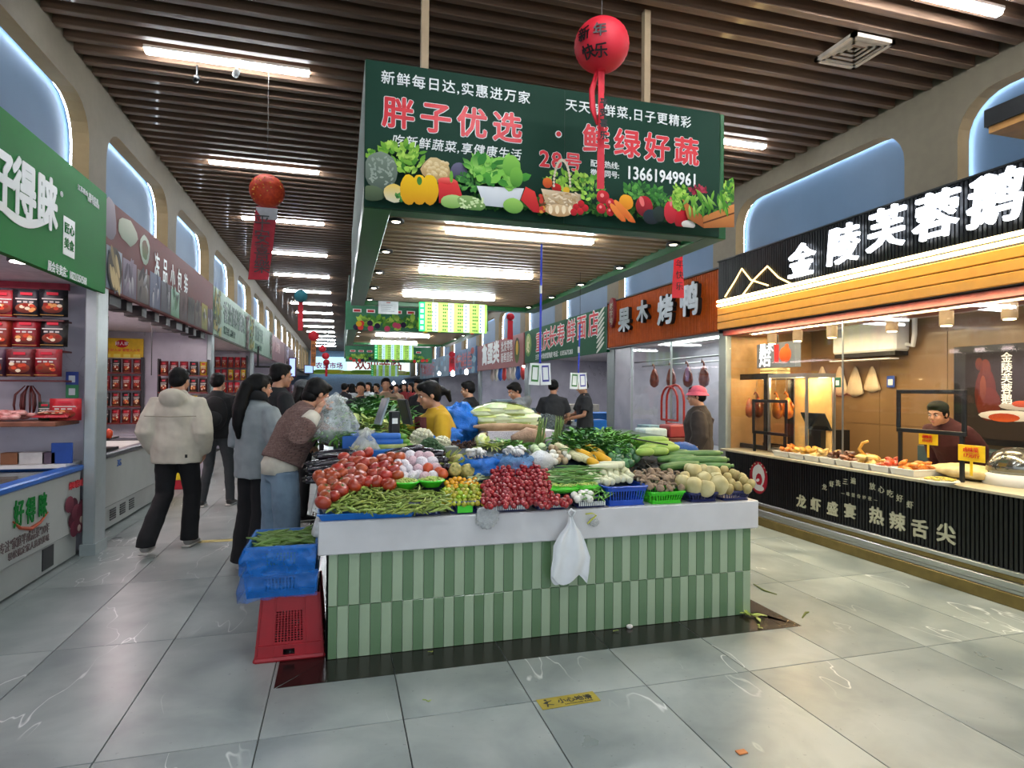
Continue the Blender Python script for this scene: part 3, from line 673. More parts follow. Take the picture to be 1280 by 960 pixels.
# far end screens
for (px0, px1, c, label, st, tc) in ((377, 434, '#bfe6f2', 'pale blue lit panel with pink characters across the far end', '农贸市场', '#d0409a'), (434, 545, '#e6f4ee', 'white lit panel with red characters across the far end', '欢迎光临', '#d83a4a')):
    B = Board('F', 45.6, 'light_box', label, 'sign', 'lit panels across the far end', a=max(-2.0, W(px0, 462, Y=45.6).x), z0=2.55); w = min(5.0, W(px1, 462, Y=45.6).x) - B.a
    B.panel(w, 1.25, lampmat('far_glow_' + c[1:], c, 1.0), .1); text(st, B.o, w * .12, .45, min(.85, w * .19), mat('far_letter_' + tc[1:], tc, .5), bold=.03)
    q = Print(-.003); q.rect(0, 0, w, .28, '#b8d84a')
    for i in range(14): q.ell(random.uniform(.6, w - .6), .2, .5, .14, random.choice(['#d8d23a', '#7fae3a', '#e8e8a0']))
    q.build('print', B.o)
# ---------------------------------------------------------------- right: black and yellow goose shop sign
RSX = 4.58
B = Board('R', RSX, 'shop_sign', 'long black fluted shop sign with glowing white characters above a yellow slatted band', 'sign', a=6.60, z0=2.27)
LN = 4.9
B.panel(LN, .86, M_black, .10)
fl = MB()
for i in range(int(LN / .035)): fl.box(i * .035 + .004, i * .035 + .026, -.014, .0, .37, .855)
tag(fl.build('fluting', mat('black_flute', '#121317', .35), B.o), kind='stuff')
M_yel = mat('yellow_slat', '#eba23a', .4, var=.04)
for z in (.01, .10, .19): m = MB(); m.box(0, LN, -.03, 0, z, z + .083, bev=.006); m.build('yellow_slat', M_yel, B.o)
M_neon = lampmat('warm_neon', '#ffe3a0', 9)
for z in (.295, .345): m = MB(); m.box(0, LN, -.045, -.0, z, z + .028, bev=.008); m.build('neon_tube', M_neon, B.o)
M_glow = lampmat('white_glow_letter', '#eef5ff', 3.0)
M_side = mat('letter_side', '#30343c', .4)
for ch, px, py, hh in (('金', 1006, 327, .36), ('陵', 1058, 307, .38), ('芙', 1112, 287, .38), ('蓉', 1174, 271, .39), ('鹅', 1248, 250, .40)):
    x, z = B.p(px, py); B.row(ch, (px, py), (px, py), hh, M_glow, bold=.013, y=-.055, ext=.018, sx=1.0, shear=.1)
x, z = B.p(1345, 215); text('餐饮', B.o, x, z - .2, .40, M_glow, bold=.013, y=-.055, ext=.018)
for a in (((909, 371), (921, 352), (930, 336), (941, 350), (963, 357)), ((931, 369), (945, 350), (962, 333), (976, 347), (992, 355))):
    pts = [Vector((B.p(*p)[0], -.03, B.p(*p)[1])) for p in a]; m = MB(); m.tube(pts, .009, 6); m.build('mountain_neon', lampmat('gold_neon', '#ffd98a', 3.0), B.o)
m = MB(); m.box(-.02, LN, -.02, .1, .86, .875); m.build('top_trim', M_black, B.o)
# orange duck shop
B = Board('R', 4.60, 'shop_sign', 'orange fluted shop sign with silver grey raised characters', 'sign', a=9.92, z0=2.26)
B.panel(3.30, .80, mat('sign_orange', '#b04a10', .6, spec=.2, var=.04), .08)
fl = MB()
for i in range(66): fl.box(i * .05 + .004, i * .05 + .036, -.012, 0, .02, .78)
tag(fl.build('fluting', mat('orange_flute', '#b8500f', .6, spec=.2), B.o), kind='stuff')
m = MB(); m.box(-.02, 3.32, -.02, .08, .80, .82); m.box(-.02, 0, -.02, .08, -.02, .8); m.box(3.30, 3.32, -.02, .08, -.02, .8); m.box(0, 3.3, -.02, .08, -.02, 0); m.build('trim', M_black, B.o)
for ch, px, py, hh in (('果', 785, 400, .42), ('木', 808, 390, .36), ('烤', 837, 388, .44), ('鸭', 867, 375, .46)):
    B.row(ch, (px, py), (px, py), hh, M_black, bold=.04, y=-.04, ext=.03, name='letter_side'); B.row(ch, (px, py), (px, py), hh, mat('letter_silver', '#b9bfc4', .3, metal=.3), bold=.035, y=-.075, ext=.004)
x, z = B.p(768, 391); m = MB(); m.prism([(x + .12 * math.cos(a * PI / 8), z + .26 * math.sin(a * PI / 8)) for a in range(16)], -.06, 0); m.build('side_badge', mat('badge_red', '#7d1a1c', .5), B.o)
text('老\n字\n号', B.o, x - .06, z + .06, .13, T_cream, y=-.065)
# green noodle shop, red goods shop, blue shops
B = Board('R', 4.60, 'shop_sign', 'green shop sign with red characters outlined in white, beyond the orange sign', 'sign', a=15.0, z0=2.2)
B.panel(5.02, .82, mat('sign_green_noodle', '#125636', .6, spec=.2, var=.05), .06)
for ch, px, py in (('重', 674, 428), ('庆', 683, 425), ('长', 691, 421), ('寿', 701, 419), ('鲜', 714, 414), ('面', 727, 409), ('店', 742, 405)):
    B.row(ch, (px, py), (px, py), .5, T_white, bold=.05, name='letter_outline', y=-.003, ext=.001); B.row(ch, (px, py), (px, py), .5, T_red, bold=.012, y=-.006, ext=.001)
text('主营：水饺皮馄饨皮 电话：13355675283', B.o, .9, .06, .14, T_white)
q = Print(-.003); q.ell(.32, .45, .26, .30, '#a8c070', '#5a8a40')
for k_ in range(14): q.ell(.32 + random.uniform(-.1, .1), .45 + random.uniform(-.15, .15), .1, .03, '#e8e2b0', rot=random.uniform(0, 3))
for k_ in range(8): q.ell(4.75, .1 + .09 * k_, .2, .03, '#d8e0d0', rot=.5)
q.build('print', B.o)
B = Board('R', 4.60, 'shop_sign', 'dull red shop sign with white characters, beyond the green sign', 'sign', a=20.6, z0=2.15)
B.panel(5.5, .86, mat('sign_red_egg', '#8e3c3a', .45, var=.05), .06); text('禽蛋类', B.o, .7, .25, .7, T_white, bold=.04, sx=1.1); text('批发零售\n新鲜直供', B.o, 3.2, .5, .32, T_white); q = Print(-.003); q.ell(4.9, .43, .25, .35, '#2e2a20', '#5a6a2a'); q.ell(4.9, .5, .12, .2, '#d8b03a'); q.build('print', B.o)
for i, (y0, y1, c, lab, st) in enumerate(((20.7, 26, '#4a6c94', 'blue picture sign far along the right shops', '水产鲜鱼'), (26.1, 36, '#7d93a6', 'grey blue sign farthest along the right shops', '鲜肉粮油行'))):
    B = Board('R', 4.55, 'shop_sign', lab, 'sign', a=y1, z0=2.1); B.panel(y1 - y0, .95, mat('sign_blue_%d' % i, c, .5, var=.15, scale=4), .06); text(st, B.o, .9, .2, .75, mat('letter_pinkish', '#c85a62', .5), sx=1.3)
    q = Print(-.003); [q.ell(random.uniform(.2, y1 - y0 - .2), random.uniform(.1, .85), .3, .12, random.choice(['#b04a4a', '#8fb4c8', '#31506e', '#c8d4dc'])) for k_ in range(14)]; q.build('print', B.o)
# ================================================================ THE VEGETABLE ISLAND
def bed(Y): return .80 + .42 * (Y - 3.5) if Y < 4.1 else 1.052 + .08 * (Y - 4.1)
def hit(px, py, off=0.0):
    """where the sight line meets the sloping bed of produce, raised by off"""
    d = RCT @ Vector(((px - 640) / 756, -(py - 480) / 756, -1)); Y = 3.2
    while Y < 9:
        z = CAM_H + d.z * Y / d.y
        if z <= bed(Y) + off: return Vector((d.x * Y / d.y, Y, z))
        Y += .004
    return Vector((0, 5, 1.1))
ctr = empty('market_counter', (CX0, CY0, 0), 0, 'low market counter clad in upright green tiles under a white slab', 'counter')
O = Vector((CX0, CY0, 0)); CW = CX1 - CX0
m = MB(); m.box(0.004, CW - .004, .012, 1.0, 0, .585, 0); m.build('core', mat('counter_core', '#d5dccb', .7), ctr)
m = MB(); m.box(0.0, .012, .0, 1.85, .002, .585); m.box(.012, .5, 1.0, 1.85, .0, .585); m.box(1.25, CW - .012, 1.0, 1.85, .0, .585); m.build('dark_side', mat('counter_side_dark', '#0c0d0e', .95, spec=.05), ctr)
m = MB(); m.box(CW - .012, CW, .02, 1.85, .002, .585); m.build('side_cladding', mat('side_green', '#6f9468', .35), ctr)
M_tl = mat('tile_light_green', '#97aa8c', .2, var=.06, scale=3, coat=.4, rand=.03); M_td = mat('tile_dark_green', '#5f7d59', .2, var=.07, scale=3, coat=.4, rand=.04)
NT = 46; tw = CW / NT
m = MB(); m.box(.0012, tw - .0012, 0, .014, 0, .288, bev=.0015); tl_a = m.mesh('tile', M_tl); m = MB(); m.box(.0012, tw - .0012, 0, .014, 0, .288, bev=.0015); tl_b = m.mesh('tile', M_td)
for r in range(2):
    for i in range(NT): link('tile', tl_a if (i + (r == 0)) % 2 == 0 else tl_b, ctr, (i * tw, 0, .004 + r * .2915))
M_slab = mat('white_slab', '#c9c8c9', .3, var=.05, scale=5, coat=.2)
m = MB(); m.box(-.045, CW + .04, -.03, 1.02, .585, .77, bev=.006); m.box(-.045, .5, 1.02, 1.9, .585, .77, bev=.006); m.box(1.25, CW + .04, 1.02, 1.9, .585, .77, bev=.006); m.build('slab', M_slab, ctr)
# sloping display bed
bm_ = MB(); ys = [3.56, 4.1, 4.42]
def bedstrip(x0, x1, ya, yb, mb):
    n = 6; vs = []
    for i in range(n + 1):
        y = ya + (yb - ya) * i / n; vs += [(x0, y, bed(y) - .012), (x1, y, bed(y) - .012), (x1, y, .768), (x0, y, .768)]
    vs = [(a - O.x, b - O.y, c) for a, b, c in vs]; fs = []
    for i in range(n):
        a = 4 * i
        for k in range(4): fs.append((a + k, a + (k + 1) % 4, a + 4 + (k + 1) % 4, a + 4 + k))
    fs += [(3, 2, 1, 0), (4 * n, 4 * n + 1, 4 * n + 2, 4 * n + 3)]; mb.add(vs, fs)
bedstrip(-.04, 2.66, 3.78, 4.42, bm_); bedstrip(-.04, .36, 4.42, 5.15, bm_); bedstrip(1.2, 2.66, 4.42, 5.3, bm_)
bm_.build('display_bed', mat('display_bed', '#20303a', .6, var=.2), ctr)
# ---------------------------------------------------------------- generic layers
def lay(proto_fn, pts, name, label, cat, group, first_kids=None):
    """pts: (location, rotation, scale); one mesh or a list of meshes shared by the copies"""
    out = []
    for i, (p, r, s) in enumerate(pts):
        me = random.choice(proto_fn); o = link(name, me, None, p, r); o.scale = (s, s, s) if not isinstance(s, tuple) else s
        tag(o, label, cat, group); out.append(o)
    return out
def inside(p, poly):
    x, y = p; c = False; n = len(poly)
    for i in range(n):
        (x1, y1), (x2, y2) = poly[i], poly[(i + 1) % n]
        if (y1 > y) != (y2 > y) and x < (x2 - x1) * (y - y1) / (y2 - y1) + x1: c = not c
    return c
def fill(poly, dx, dy, jit=.25):
    xs = [p[0] for p in poly]; ys = [p[1] for p in poly]; out = []; y = min(ys) + dy * .4; r = 0
    while y < max(ys):
        x = min(xs) + (dx / 2 if r % 2 else 0)
        while x < max(xs):
            q = (x + random.uniform(-jit, jit) * dx, y + random.uniform(-jit, jit) * dy)
            if inside(q, poly): out.append(q)
            x += dx
        y += dy; r += 1
    return out
R3 = lambda: (random.uniform(0, 6.28), random.uniform(0, 6.28), random.uniform(0, 6.28))
ru = random.uniform
# prototype meshes --------------------------------------------------
def m_round(r, sq, mtl, mi2=None, nu=14, nv=9, lob=0, nose=0):
    mb = MB()
    def fn(v):
        a = math.atan2(v.y, v.x); k = 1 + (.03 * math.cos(lob * a) * (1 - v.z * v.z) if lob else 0)
        z = v.z * sq * (1 - .22 * max(0, v.z) ** 6) + nose * max(0, -v.z) ** 5 * -1
        return Vector((v.x * k, v.y * k, z))
    mb.ell((0, 0, 0), r, nu, nv, fn=fn)
    if mi2:
        for i in range(5):
            a = i * 1.257; mb.add([(0, 0, r * sq * .80), (r * .12 * math.cos(a - .5), r * .12 * math.sin(a - .5), r * sq * .84), (r * .42 * math.cos(a), r * .42 * math.sin(a), r * sq * .83), (r * .12 * math.cos(a + .5), r * .12 * math.sin(a + .5), r * sq * .84)], [(0, 1, 2, 3)], 1)
        mb.tube([(0, 0, r * sq * .78), (0, 0, r * sq * 1.0)], r * .05, 5, 1)
    return mb.mesh('round', [mtl] + ([mi2] if mi2 else []), True)
def m_pod(L, r, mtl, bend=.3, n=6, k=6, lumps=0, taper=1.0, mats=None):
    mb = MB(); pts = []; rs = []
    for i in range(k + 1):
        t = i / k; x = (t - .5) * L; pts.append((x, bend * L * (.25 - (t - .5) ** 2), 0))
        rr = r * (math.sin(PI * min(1, max(.0, t * .94 + .03))) ** .5) * (1 + (.22 * math.cos(t * 2 * PI * lumps) if lumps else 0)); rs.append(rr * (1 - (1 - taper) * t))
    mb.tube(pts, rs, n); return mb.mesh('pod', mats or [mtl], True)
M_tom = mat('tomato_skin', '#a03a1c', .28, var=.18, scale=14, rand=.16, randhue=.012, coat=.25, sss=.0)
M_calyx = mat('calyx_green', '#4f7a2e', .6)
M_cherry = mat('cherry_skin', '#94101a', .18, var=.12, scale=20, rand=.2, coat=.5)
M_yt = mat('yellow_tomato_skin', '#a3a92a', .22, var=.18, scale=20, rand=.15, randhue=.05, coat=.4)
M_yo = mat('orange_tomato_skin', '#e0a01c', .22, var=.15, scale=20, rand=.1, coat=.4)
M_bean = mat('bean_green', '#8a9c47', .45, var=.22, scale=30, rand=.22, randhue=.015)
M_foam = mat('foam_net', '#d4cdd2', .7, var=.12, scale=120, bump=.5)
# green bean pods on the blue tray, front left
def pods(poly, dx, dy, off, meshes, name, label, cat, group, ang=(0, 6.28), hz=.03, tilt=.5, sc=(.8, 1.2)):
    pts = []
    for q in fill(poly, dx, dy, .45):
        p = hit(q[0], q[1], off + ru(0, hz)); pts.append((p, (ru(-tilt, tilt), ru(-tilt, tilt) - 0, ru(*ang)), ru(*sc)))
    return lay(meshes, pts, name, label, cat, group)
pod = [m_pod(.078, .0075, M_bean, b, 5, 5, 3, 1) for b in (.15, .5, -.4, .8)]
podpoly = [(408, 640), (412, 632), (425, 618), (445, 608), (500, 607), (530, 612), (560, 616), (560, 638), (505, 641)]
pods(podpoly, 5.3, 3.2, .045, pod, 'bean_pod', 'short green bean pod in the heap at the left front corner', 'bean pod', 'green bean pods heaped on the blue tray', hz=.025)
mb = MB()
for q in fill(podpoly, 5, 4, .4):
    p = hit(q[0], q[1], .028); a = ru(0, 6.28); v = Vector((math.cos(a), math.sin(a), ru(-.3, .5))) * .035; mb.tube([p - v, p, p + v], [.003, .0075, .003], 4)
tag(mb.build('bean_pods_beneath', M_bean, None), 'lower layer of green bean pods under the heap', 'bean pods', kind='stuff')
# blue tray under them
def tray(x0, x1, y0, y1, z, h, mtl, label, name='tray', t=.008, cat='tray', group=None, flare=.02):
    t_ = empty(name, ((x0 + x1) / 2, (y0 + y1) / 2, z), 0, label, cat, group); w = (x1 - x0) / 2; d = (y1 - y0) / 2
    m = MB(); m.box(-w + flare, w - flare, -d + flare, d - flare, 0, t); m.build('base', mtl, t_)
    m = MB()
    for (a, b, c, e) in (((-w + flare, -d + flare), (w - flare, -d + flare), (w, -d), (-w, -d)), ((w - flare, -d + flare), (w - flare, d - flare), (w, d), (w, -d)), ((w - flare, d - flare), (-w + flare, d - flare), (-w, d), (w, d)), ((-w + flare, d - flare), (-w + flare, -d + flare), (-w, -d), (-w, d))):
        vo = [(a[0], a[1], 0), (b[0], b[1], 0), (c[0], c[1], h), (e[0], e[1], h)]; k = 1 - t / max(w, .05)
        vi = [(x * k, y * (1 - t / max(d, .05)), z_) for x, y, z_ in vo]; m.add(vo + vi, [(0, 1, 2, 3), (7, 6, 5, 4), (3, 2, 6, 7), (0, 3, 7, 4), (1, 5, 6, 2)])
    m.build('side_walls', mtl, t_)
    m = MB(); m.tube([(-w, -d, h), (w, -d, h), (w, d, h), (-w, d, h), (-w, -d, h)], .006, 6); m.build('rim', mtl, t_)
    return t_
def basket(x0, x1, y0, y1, z, h, mtl, label, group='plastic baskets along the counter front', flare=.022, name='basket'):
    t_ = empty(name, ((x0 + x1) / 2, (y0 + y1) / 2, z), 0, label, 'basket', group); w = (x1 - x0) / 2; d = (y1 - y0) / 2; f = flare
    m = MB(); m.box(-w + f, w - f, -d + f, d - f, 0, .006); m.build('base', mtl, t_)
    m = MB(); cr = .03
    def loop(k, zz):
        a, b = w - f * (1 - k), d - f * (1 - k)
        return [(-a + cr, -b, zz), (a - cr, -b, zz), (a - cr * .3, -b + cr * .3, zz), (a, -b + cr, zz), (a, b - cr, zz), (a - cr * .3, b - cr * .3, zz), (a - cr, b, zz), (-a + cr, b, zz), (-a + cr * .3, b - cr * .3, zz), (-a, b - cr, zz), (-a, -b + cr, zz), (-a + cr * .3, -b + cr * .3, zz), (-a + cr, -b, zz)]
    m.tube(loop(1, h), .0075, 6); m.build('rim', mtl, t_)
    m = MB()
    for (za, zb) in ((.0, .30), (.78, 1.0)):
        A = loop(za, za * h); B_ = loop(zb, zb * h)
        for i in range(len(A) - 1):
            m.add([A[i], A[i + 1], B_[i + 1], B_[i]], [(0, 1, 2, 3)]); s_ = .985
            m.add([(p[0] * s_, p[1] * s_, p[2]) for p in (A[i], A[i + 1], B_[i + 1], B_[i])], [(3, 2, 1, 0)])
    m.build('side_walls', mtl, t_)
    m = MB(); A = loop(.3, .3 * h); B_ = loop(.78, .78 * h)
    for i in range(len(A) - 1):
        a0, a1, b0, b1 = map(Vector, (A[i], A[i + 1], B_[i], B_[i + 1])); L = (a1 - a0).length; n = max(1, int(L / .016))
        for k in range(n):
            t = (k + .5) / n; p = a0.lerp(a1, t); q = b0.lerp(b1, t); u = (a1 - a0).normalized() * .0035
            m.add([p - u, p + u, q + u, q - u], [(0, 1, 2, 3)])
    m.build('rib_lattice', mtl, t_)
    return t_
M_pb = mat('blue_plastic', '#1648b0', .35, var=.06, coat=.1); M_pn = mat('navy_plastic', '#1c2358', .4, var=.06); M_pg = mat('green_plastic', '#3fc820', .35, var=.05); M_ps = mat('sky_blue_plastic', '#1b6fc4', .35, var=.05)
tray(-.11, .42, 3.475, 3.83, .771, .035, M_ps, 'shallow blue tray holding the green bean pods')
bk = [(503, 557, M_pn, .075, 'navy basket under the right end of the bean pods, leftmost of the row'), (559, 603, M_pn, .07, 'navy basket with a small green tag under the yellow tomatoes'), (606, 664, M_pn, .06, 'navy basket with white ribs under the big cherry tomato heap'),
      (668, 716, M_pn, .065, 'navy basket filled with red cherry tomatoes, beside the big heap'), (718, 762, M_pn, .07, 'navy basket holding garlic and green garlic stems'), (764, 812, M_pb, .12, 'empty bright blue basket in the front row'),
      (813, 859, M_pg, .075, 'bright green basket under the shiitake mushrooms'), (862, 902, M_pn, .06, 'dark navy basket under the large pale roots'), (903, 942, M_pn, .06, 'dark navy basket at the right end, under the small pale shoots')]
BK = []
for px0, px1, mt, h, lab in bk:
    a = W(px0, 640, Z=.771) ; yb = 3.49
    x0 = W(px0, 640, Y=yb).x; x1 = W(px1, 640, Y=yb).x
    if px0 == 764: x0 = W(758, 640, Y=yb).x
    b_ = basket(x0 + .004, x1 - .004, yb, yb + (.34 if px0 == 764 else .27), .771, h, mt, lab); BK.append((b_, x0, x1, h))
for i in (2, 3, 4):     # white pressed ribs on the fronts of three baskets
    b_, x0, x1, h = BK[i]; w = (x1 - x0) / 2 - .03; m = MB()
    k = -w
    while k < w: m.box(k, k + .007, -.139, -.134, h * .1, h * .5, M=Matrix.Rotation(-.05, 4, 'X')); k += .013
    tag(m.build('white_ribs', T_white, b_), kind='stuff')
b_, x0, x1, h = BK[1]; m = MB(); m.box(-.045, .045, -.141, -.136, .01, .05); m.build('green_tag', M_pg, b_, )
b_, x0, x1, h = BK[0]; m = MB()
for k in range(9): m.box(-.08 + k * .018, -.07 + k * .018, -.141, -.137, .015 + .01 * (k % 2), .045)
tag(m.build('white_ribs', mat('faded_white', '#7d86a8', .5), b_), kind='stuff')
# tomatoes
tomM = [m_round(.043, .86, M_tom, None, lob=5), m_round(.043, .82, M_tom, M_calyx, lob=6), m_round(.043, .92, M_tom, None)]
tp = [(459, 566), (448, 570), (430, 572), (428, 580), (447, 577), (464, 578), (477, 573), (489, 571), (498, 571), (484, 577), (480, 583), (491, 587), (475, 591), (452, 587), (450, 595), (467, 592), (482, 595), (497, 595), (460, 602), (448, 602), (470, 602), (484, 604), (436, 600), (428, 592), (438, 590), (422, 587), (412, 592), (414, 598), (416, 604), (403, 603), (406, 612), (420, 610), (409, 620), (404, 628), (417, 620), (441, 577), (487, 606), (455, 580), (430, 604), (426, 612), (437, 583), (468, 585), (496, 583), (443, 607), (418, 595), (400, 596)]
tp.sort(key=lambda q: q[1])
for i, (a, b) in enumerate(tp): o = lay(tomM, [(hit(a, b, .085), (ru(-.7, .2), ru(-.6, .6), ru(0, 6)), ru(.88, 1.12))], 'tomato', 'large red tomato in the heap behind the bean pods', 'tomato', 'large red tomatoes heaped at the left')
lay(tomM, [(hit(a, b, .035), R3(), ru(.85, 1.0)) for a, b in fill([(402, 630), (402, 600), (425, 576), (500, 573), (500, 605), (450, 606), (420, 625)], 15, 10)], 'tomato', 'large red tomato in the heap behind the bean pods', 'tomato', 'large red tomatoes heaped at the left')
# netted tomatoes
ntm = [m_round(.041, .9, M_foam, None), m_round(.040, 1.05, mat('foam_net_pink', '#c9aab0', .7, var=.15, scale=120, bump=.5), None)]
lay(ntm, [(hit(a, b, .06), R3(), ru(.85, 1.1)) for a, b in [(502, 573), (513, 570), (524, 571), (535, 572), (505, 581), (515, 577), (527, 579), (540, 578), (500, 589), (510, 587), (522, 587), (534, 585), (545, 586), (504, 597), (516, 596), (523, 594), (541, 595), (531, 597), (498, 580)]], 'netted_tomato', 'tomato wrapped in a white foam net beside the red tomatoes', 'tomato', 'tomatoes in white foam nets')
M_tomo = mat('tomato_orange', '#c4512a', .28, var=.12, coat=.2)
for (a, b, lab) in ((535, 585, 'bare orange tomato among the foam netted ones'), (549, 590, 'small red tomato right of the netted ones'), (554, 592, 'small dark red tomato at the right edge of the netted ones')): tag(link('tomato', m_round(.035, .88, M_tomo), None, hit(a, b, .075), R3()), lab, 'tomato')
# green bowls with shelled beans
M_sh = mat('shelled_bean', '#a9b85a', .45, var=.2, rand=.2, randhue=.02); shm = m_round(.008, .7, M_sh, nu=6, nv=4)
def bowl(p, r, lab, mtl=M_pg, h=.035, name='bowl', group=None):
    t_ = empty(name, p, 0, lab, 'bowl', group); m = MB(); m.lathe([(r * .62, 0), (r * .98, h), (r * 1.05, h + .004), (r * 1.0, h + .006), (r * .94, h), (r * .6, .006), (0, .006)], 22); m.build('body', mtl, t_, smooth=True)
    m = MB(); m.lathe([(r * 1.02, h - .002), (r * 1.09, h + .001), (r * 1.09, h + .006), (r * 1.02, h + .008)], 22); m.build('rim', mtl, t_); return t_
for (a, b, lab) in ((507, 606, 'green bowl of shelled beans, the left one, in front of the tomatoes'), (539, 604, 'green bowl of chopped beans, the right one, in front of the netted tomatoes')):
    p = hit(a, b, .055) - Vector((0, 0, .02)); bowl(p, .078, lab)
    mb = MB()
    for k in range(150):
        rr = .075 * math.sqrt(random.random()); an = ru(0, 6.28); mb.ell((p.x + rr * math.cos(an), p.y + rr * math.sin(an), p.z + .035 + .018 * (1 - (rr / .078) ** 2) + ru(0, .006)), (.009, .006, .005), 5, 4)
    tag(mb.build('shelled_beans', M_sh), 'pale green shelled beans filling a small green bowl', 'beans', kind='stuff')
# yellow and orange small tomatoes
ytM = [m_round(.0165, 1.05, M_yt, nu=9, nv=6)]; yoM = [m_round(.0165, 1.05, M_yo, nu=9, nv=6)]
lay(yoM, [(hit(a, b, .045), R3(), ru(.85, 1.15)) for a, b in fill([(556, 610), (556, 601), (572, 598), (600, 598), (601, 607)], 6.3, 4.6)], 'cherry_tomato', 'small orange yellow tomato at the top of the yellow heap', 'tomato', 'orange yellow small tomatoes')
lay(ytM, [(hit(a, b, .04), R3(), ru(.85, 1.15)) for a, b in fill([(552, 632), (556, 608), (601, 606), (605, 632)], 6, 4.4)], 'cherry_tomato', 'small green yellow tomato in the heap left of the cherry tomatoes', 'tomato', 'green yellow small tomatoes')
lay(ytM, [(hit(a, b, .02), R3(), 1) for a, b in fill([(555, 630), (558, 605), (600, 603), (603, 630)], 8, 6)], 'cherry_tomato', 'small green yellow tomato in the heap left of the cherry tomatoes', 'tomato', 'green yellow small tomatoes')
chM = [m_round(.0175, .98, M_cherry, nu=10, nv=7)]
lay(chM, [(hit(a, b, .075 + .02 * math.sin(a * .3)), R3(), ru(.88, 1.12)) for a, b in fill([(604, 634), (603, 606), (610, 594), (622, 583), (640, 578), (668, 579), (684, 586), (690, 600), (690, 615), (702, 622), (704, 634)], 5.7, 4.5, .3)], 'cherry_tomato', 'dark red cherry tomato in the big heap at the middle of the counter', 'tomato', 'dark red cherry tomatoes in the big heap')
lay(chM, [(hit(a, b, .05), R3(), 1.25) for a, b in fill([(674, 630), (684, 622), (712, 620), (716, 632)], 7, 4.5, .3)], 'cherry_tomato', 'larger red cherry tomato in the small basket right of the big heap', 'tomato', 'cherry tomatoes in the small basket')
mb = MB()
for q in fill([(606, 632), (606, 606), (622, 586), (668, 582), (686, 592), (692, 630)], 6, 5): mb.ell(hit(q[0], q[1], .045), .0175, 7, 5)
tag(mb.build('cherry_tomatoes_beneath', M_cherry, None, True), 'lower layer of cherry tomatoes inside the big heap', 'tomatoes', kind='stuff')
# celery hearts: pale cut bases with yellow green leaves
def leafmesh(n, L, w, up, spread, mtl, seed=0, curl=.3, base=.01):
    rd = random.Random(seed); mb = MB()
    for i in range(n):
        a = rd.uniform(0, 6.28); el = rd.uniform(*up); l = L * rd.uniform(.6, 1.1); ww = w * rd.uniform(.6, 1.2)
        d = Vector((math.cos(a) * math.cos(el), math.sin(a) * math.cos(el), math.sin(el))); s = d.cross(Vector((0, 0, 1))).normalized() if abs(d.z) < .99 else Vector((1, 0, 0))
        p0 = Vector((rd.uniform(-spread, spread), rd.uniform(-spread, spread), rd.uniform(0, base))); q = []
        for k, (t, wk) in enumerate(((0, .15), (.35, .8), (.7, 1), (1, .25))):
            c = p0 + d * (l * t) - Vector((0, 0, 1)) * (curl * l * t * t) + s * rd.uniform(-.1, .1) * l; q += [c - s * ww * wk * .5 + Vector((0, 0, rd.uniform(0, .2) * ww)), c + Vector((0, 0, -.15 * ww)), c + s * ww * wk * .5 + Vector((0, 0, rd.uniform(0, .2) * ww))]
        fs = []
        for k in range(3): fs += [(3 * k, 3 * k + 1, 3 * k + 4, 3 * k + 3), (3 * k + 1, 3 * k + 2, 3 * k + 5, 3 * k + 4)]
        mb.add(q, fs)
    return mb.mesh('leaves', mtl, True)
def leafmat(n, c, c2, **k): return mat(n, c, .5, col2=c2, scale=9, rand=.18, randhue=.01, **k)
L_yel = leafmat('leaf_yellow_green', '#8fa83c', '#c5cc78'); L_mid = leafmat('leaf_mid_green', '#3f7d2c', '#6fa63e'); L_drk = leafmat('leaf_dark_green', '#1e4a22', '#3c7a34'); L_pale = leafmat('leaf_pale', '#b4c987', '#dfe6c0')
M_cut = mat('cut_stem_base', '#c9b96e', .6, col2='#8f8a48', scale=60)
for i, (a, b, lab) in enumerate(((568, 588, 'celery heart with a pale cut base, left of the pair'), (583, 589, 'celery heart with a pale cut base, right of the pair'), (572, 577, 'yellow green celery heart lying behind the pair'))):
    c = empty('celery_heart', hit(a, b, .06), 0, lab, 'celery', 'celery hearts'); c.rotation_euler = (-.35, 0, ru(-.5, .5))
    m = MB(); m.tube([(0, -.045, 0), (0, -.03, 0), (0, .02, .005), (0, .12, .02)], [.035, .043, .042, .034], 14); m.build('base', M_cut, c, smooth=True)
    o = link('leaf_top', leafmesh(34, .12, .03, (-.1, .5), .03, L_yel, i, .1), c, (0, .09, .02)); o.rotation_euler = (-.2, 0, 0)
lay([m_pod(.2, .006, L_pale, .1, 5, 4)], [(hit(a, b, .03), (ru(-.2, .2), ru(-.2, .2), ru(.3, 1.2)), 1) for a, b in fill([(590, 606), (592, 597), (606, 590), (608, 597)], 3, 2.4)], 'scallion', 'pale green stem in the gap left of the cherry tomatoes', 'scallion', 'pale stems left of the cherry tomatoes')
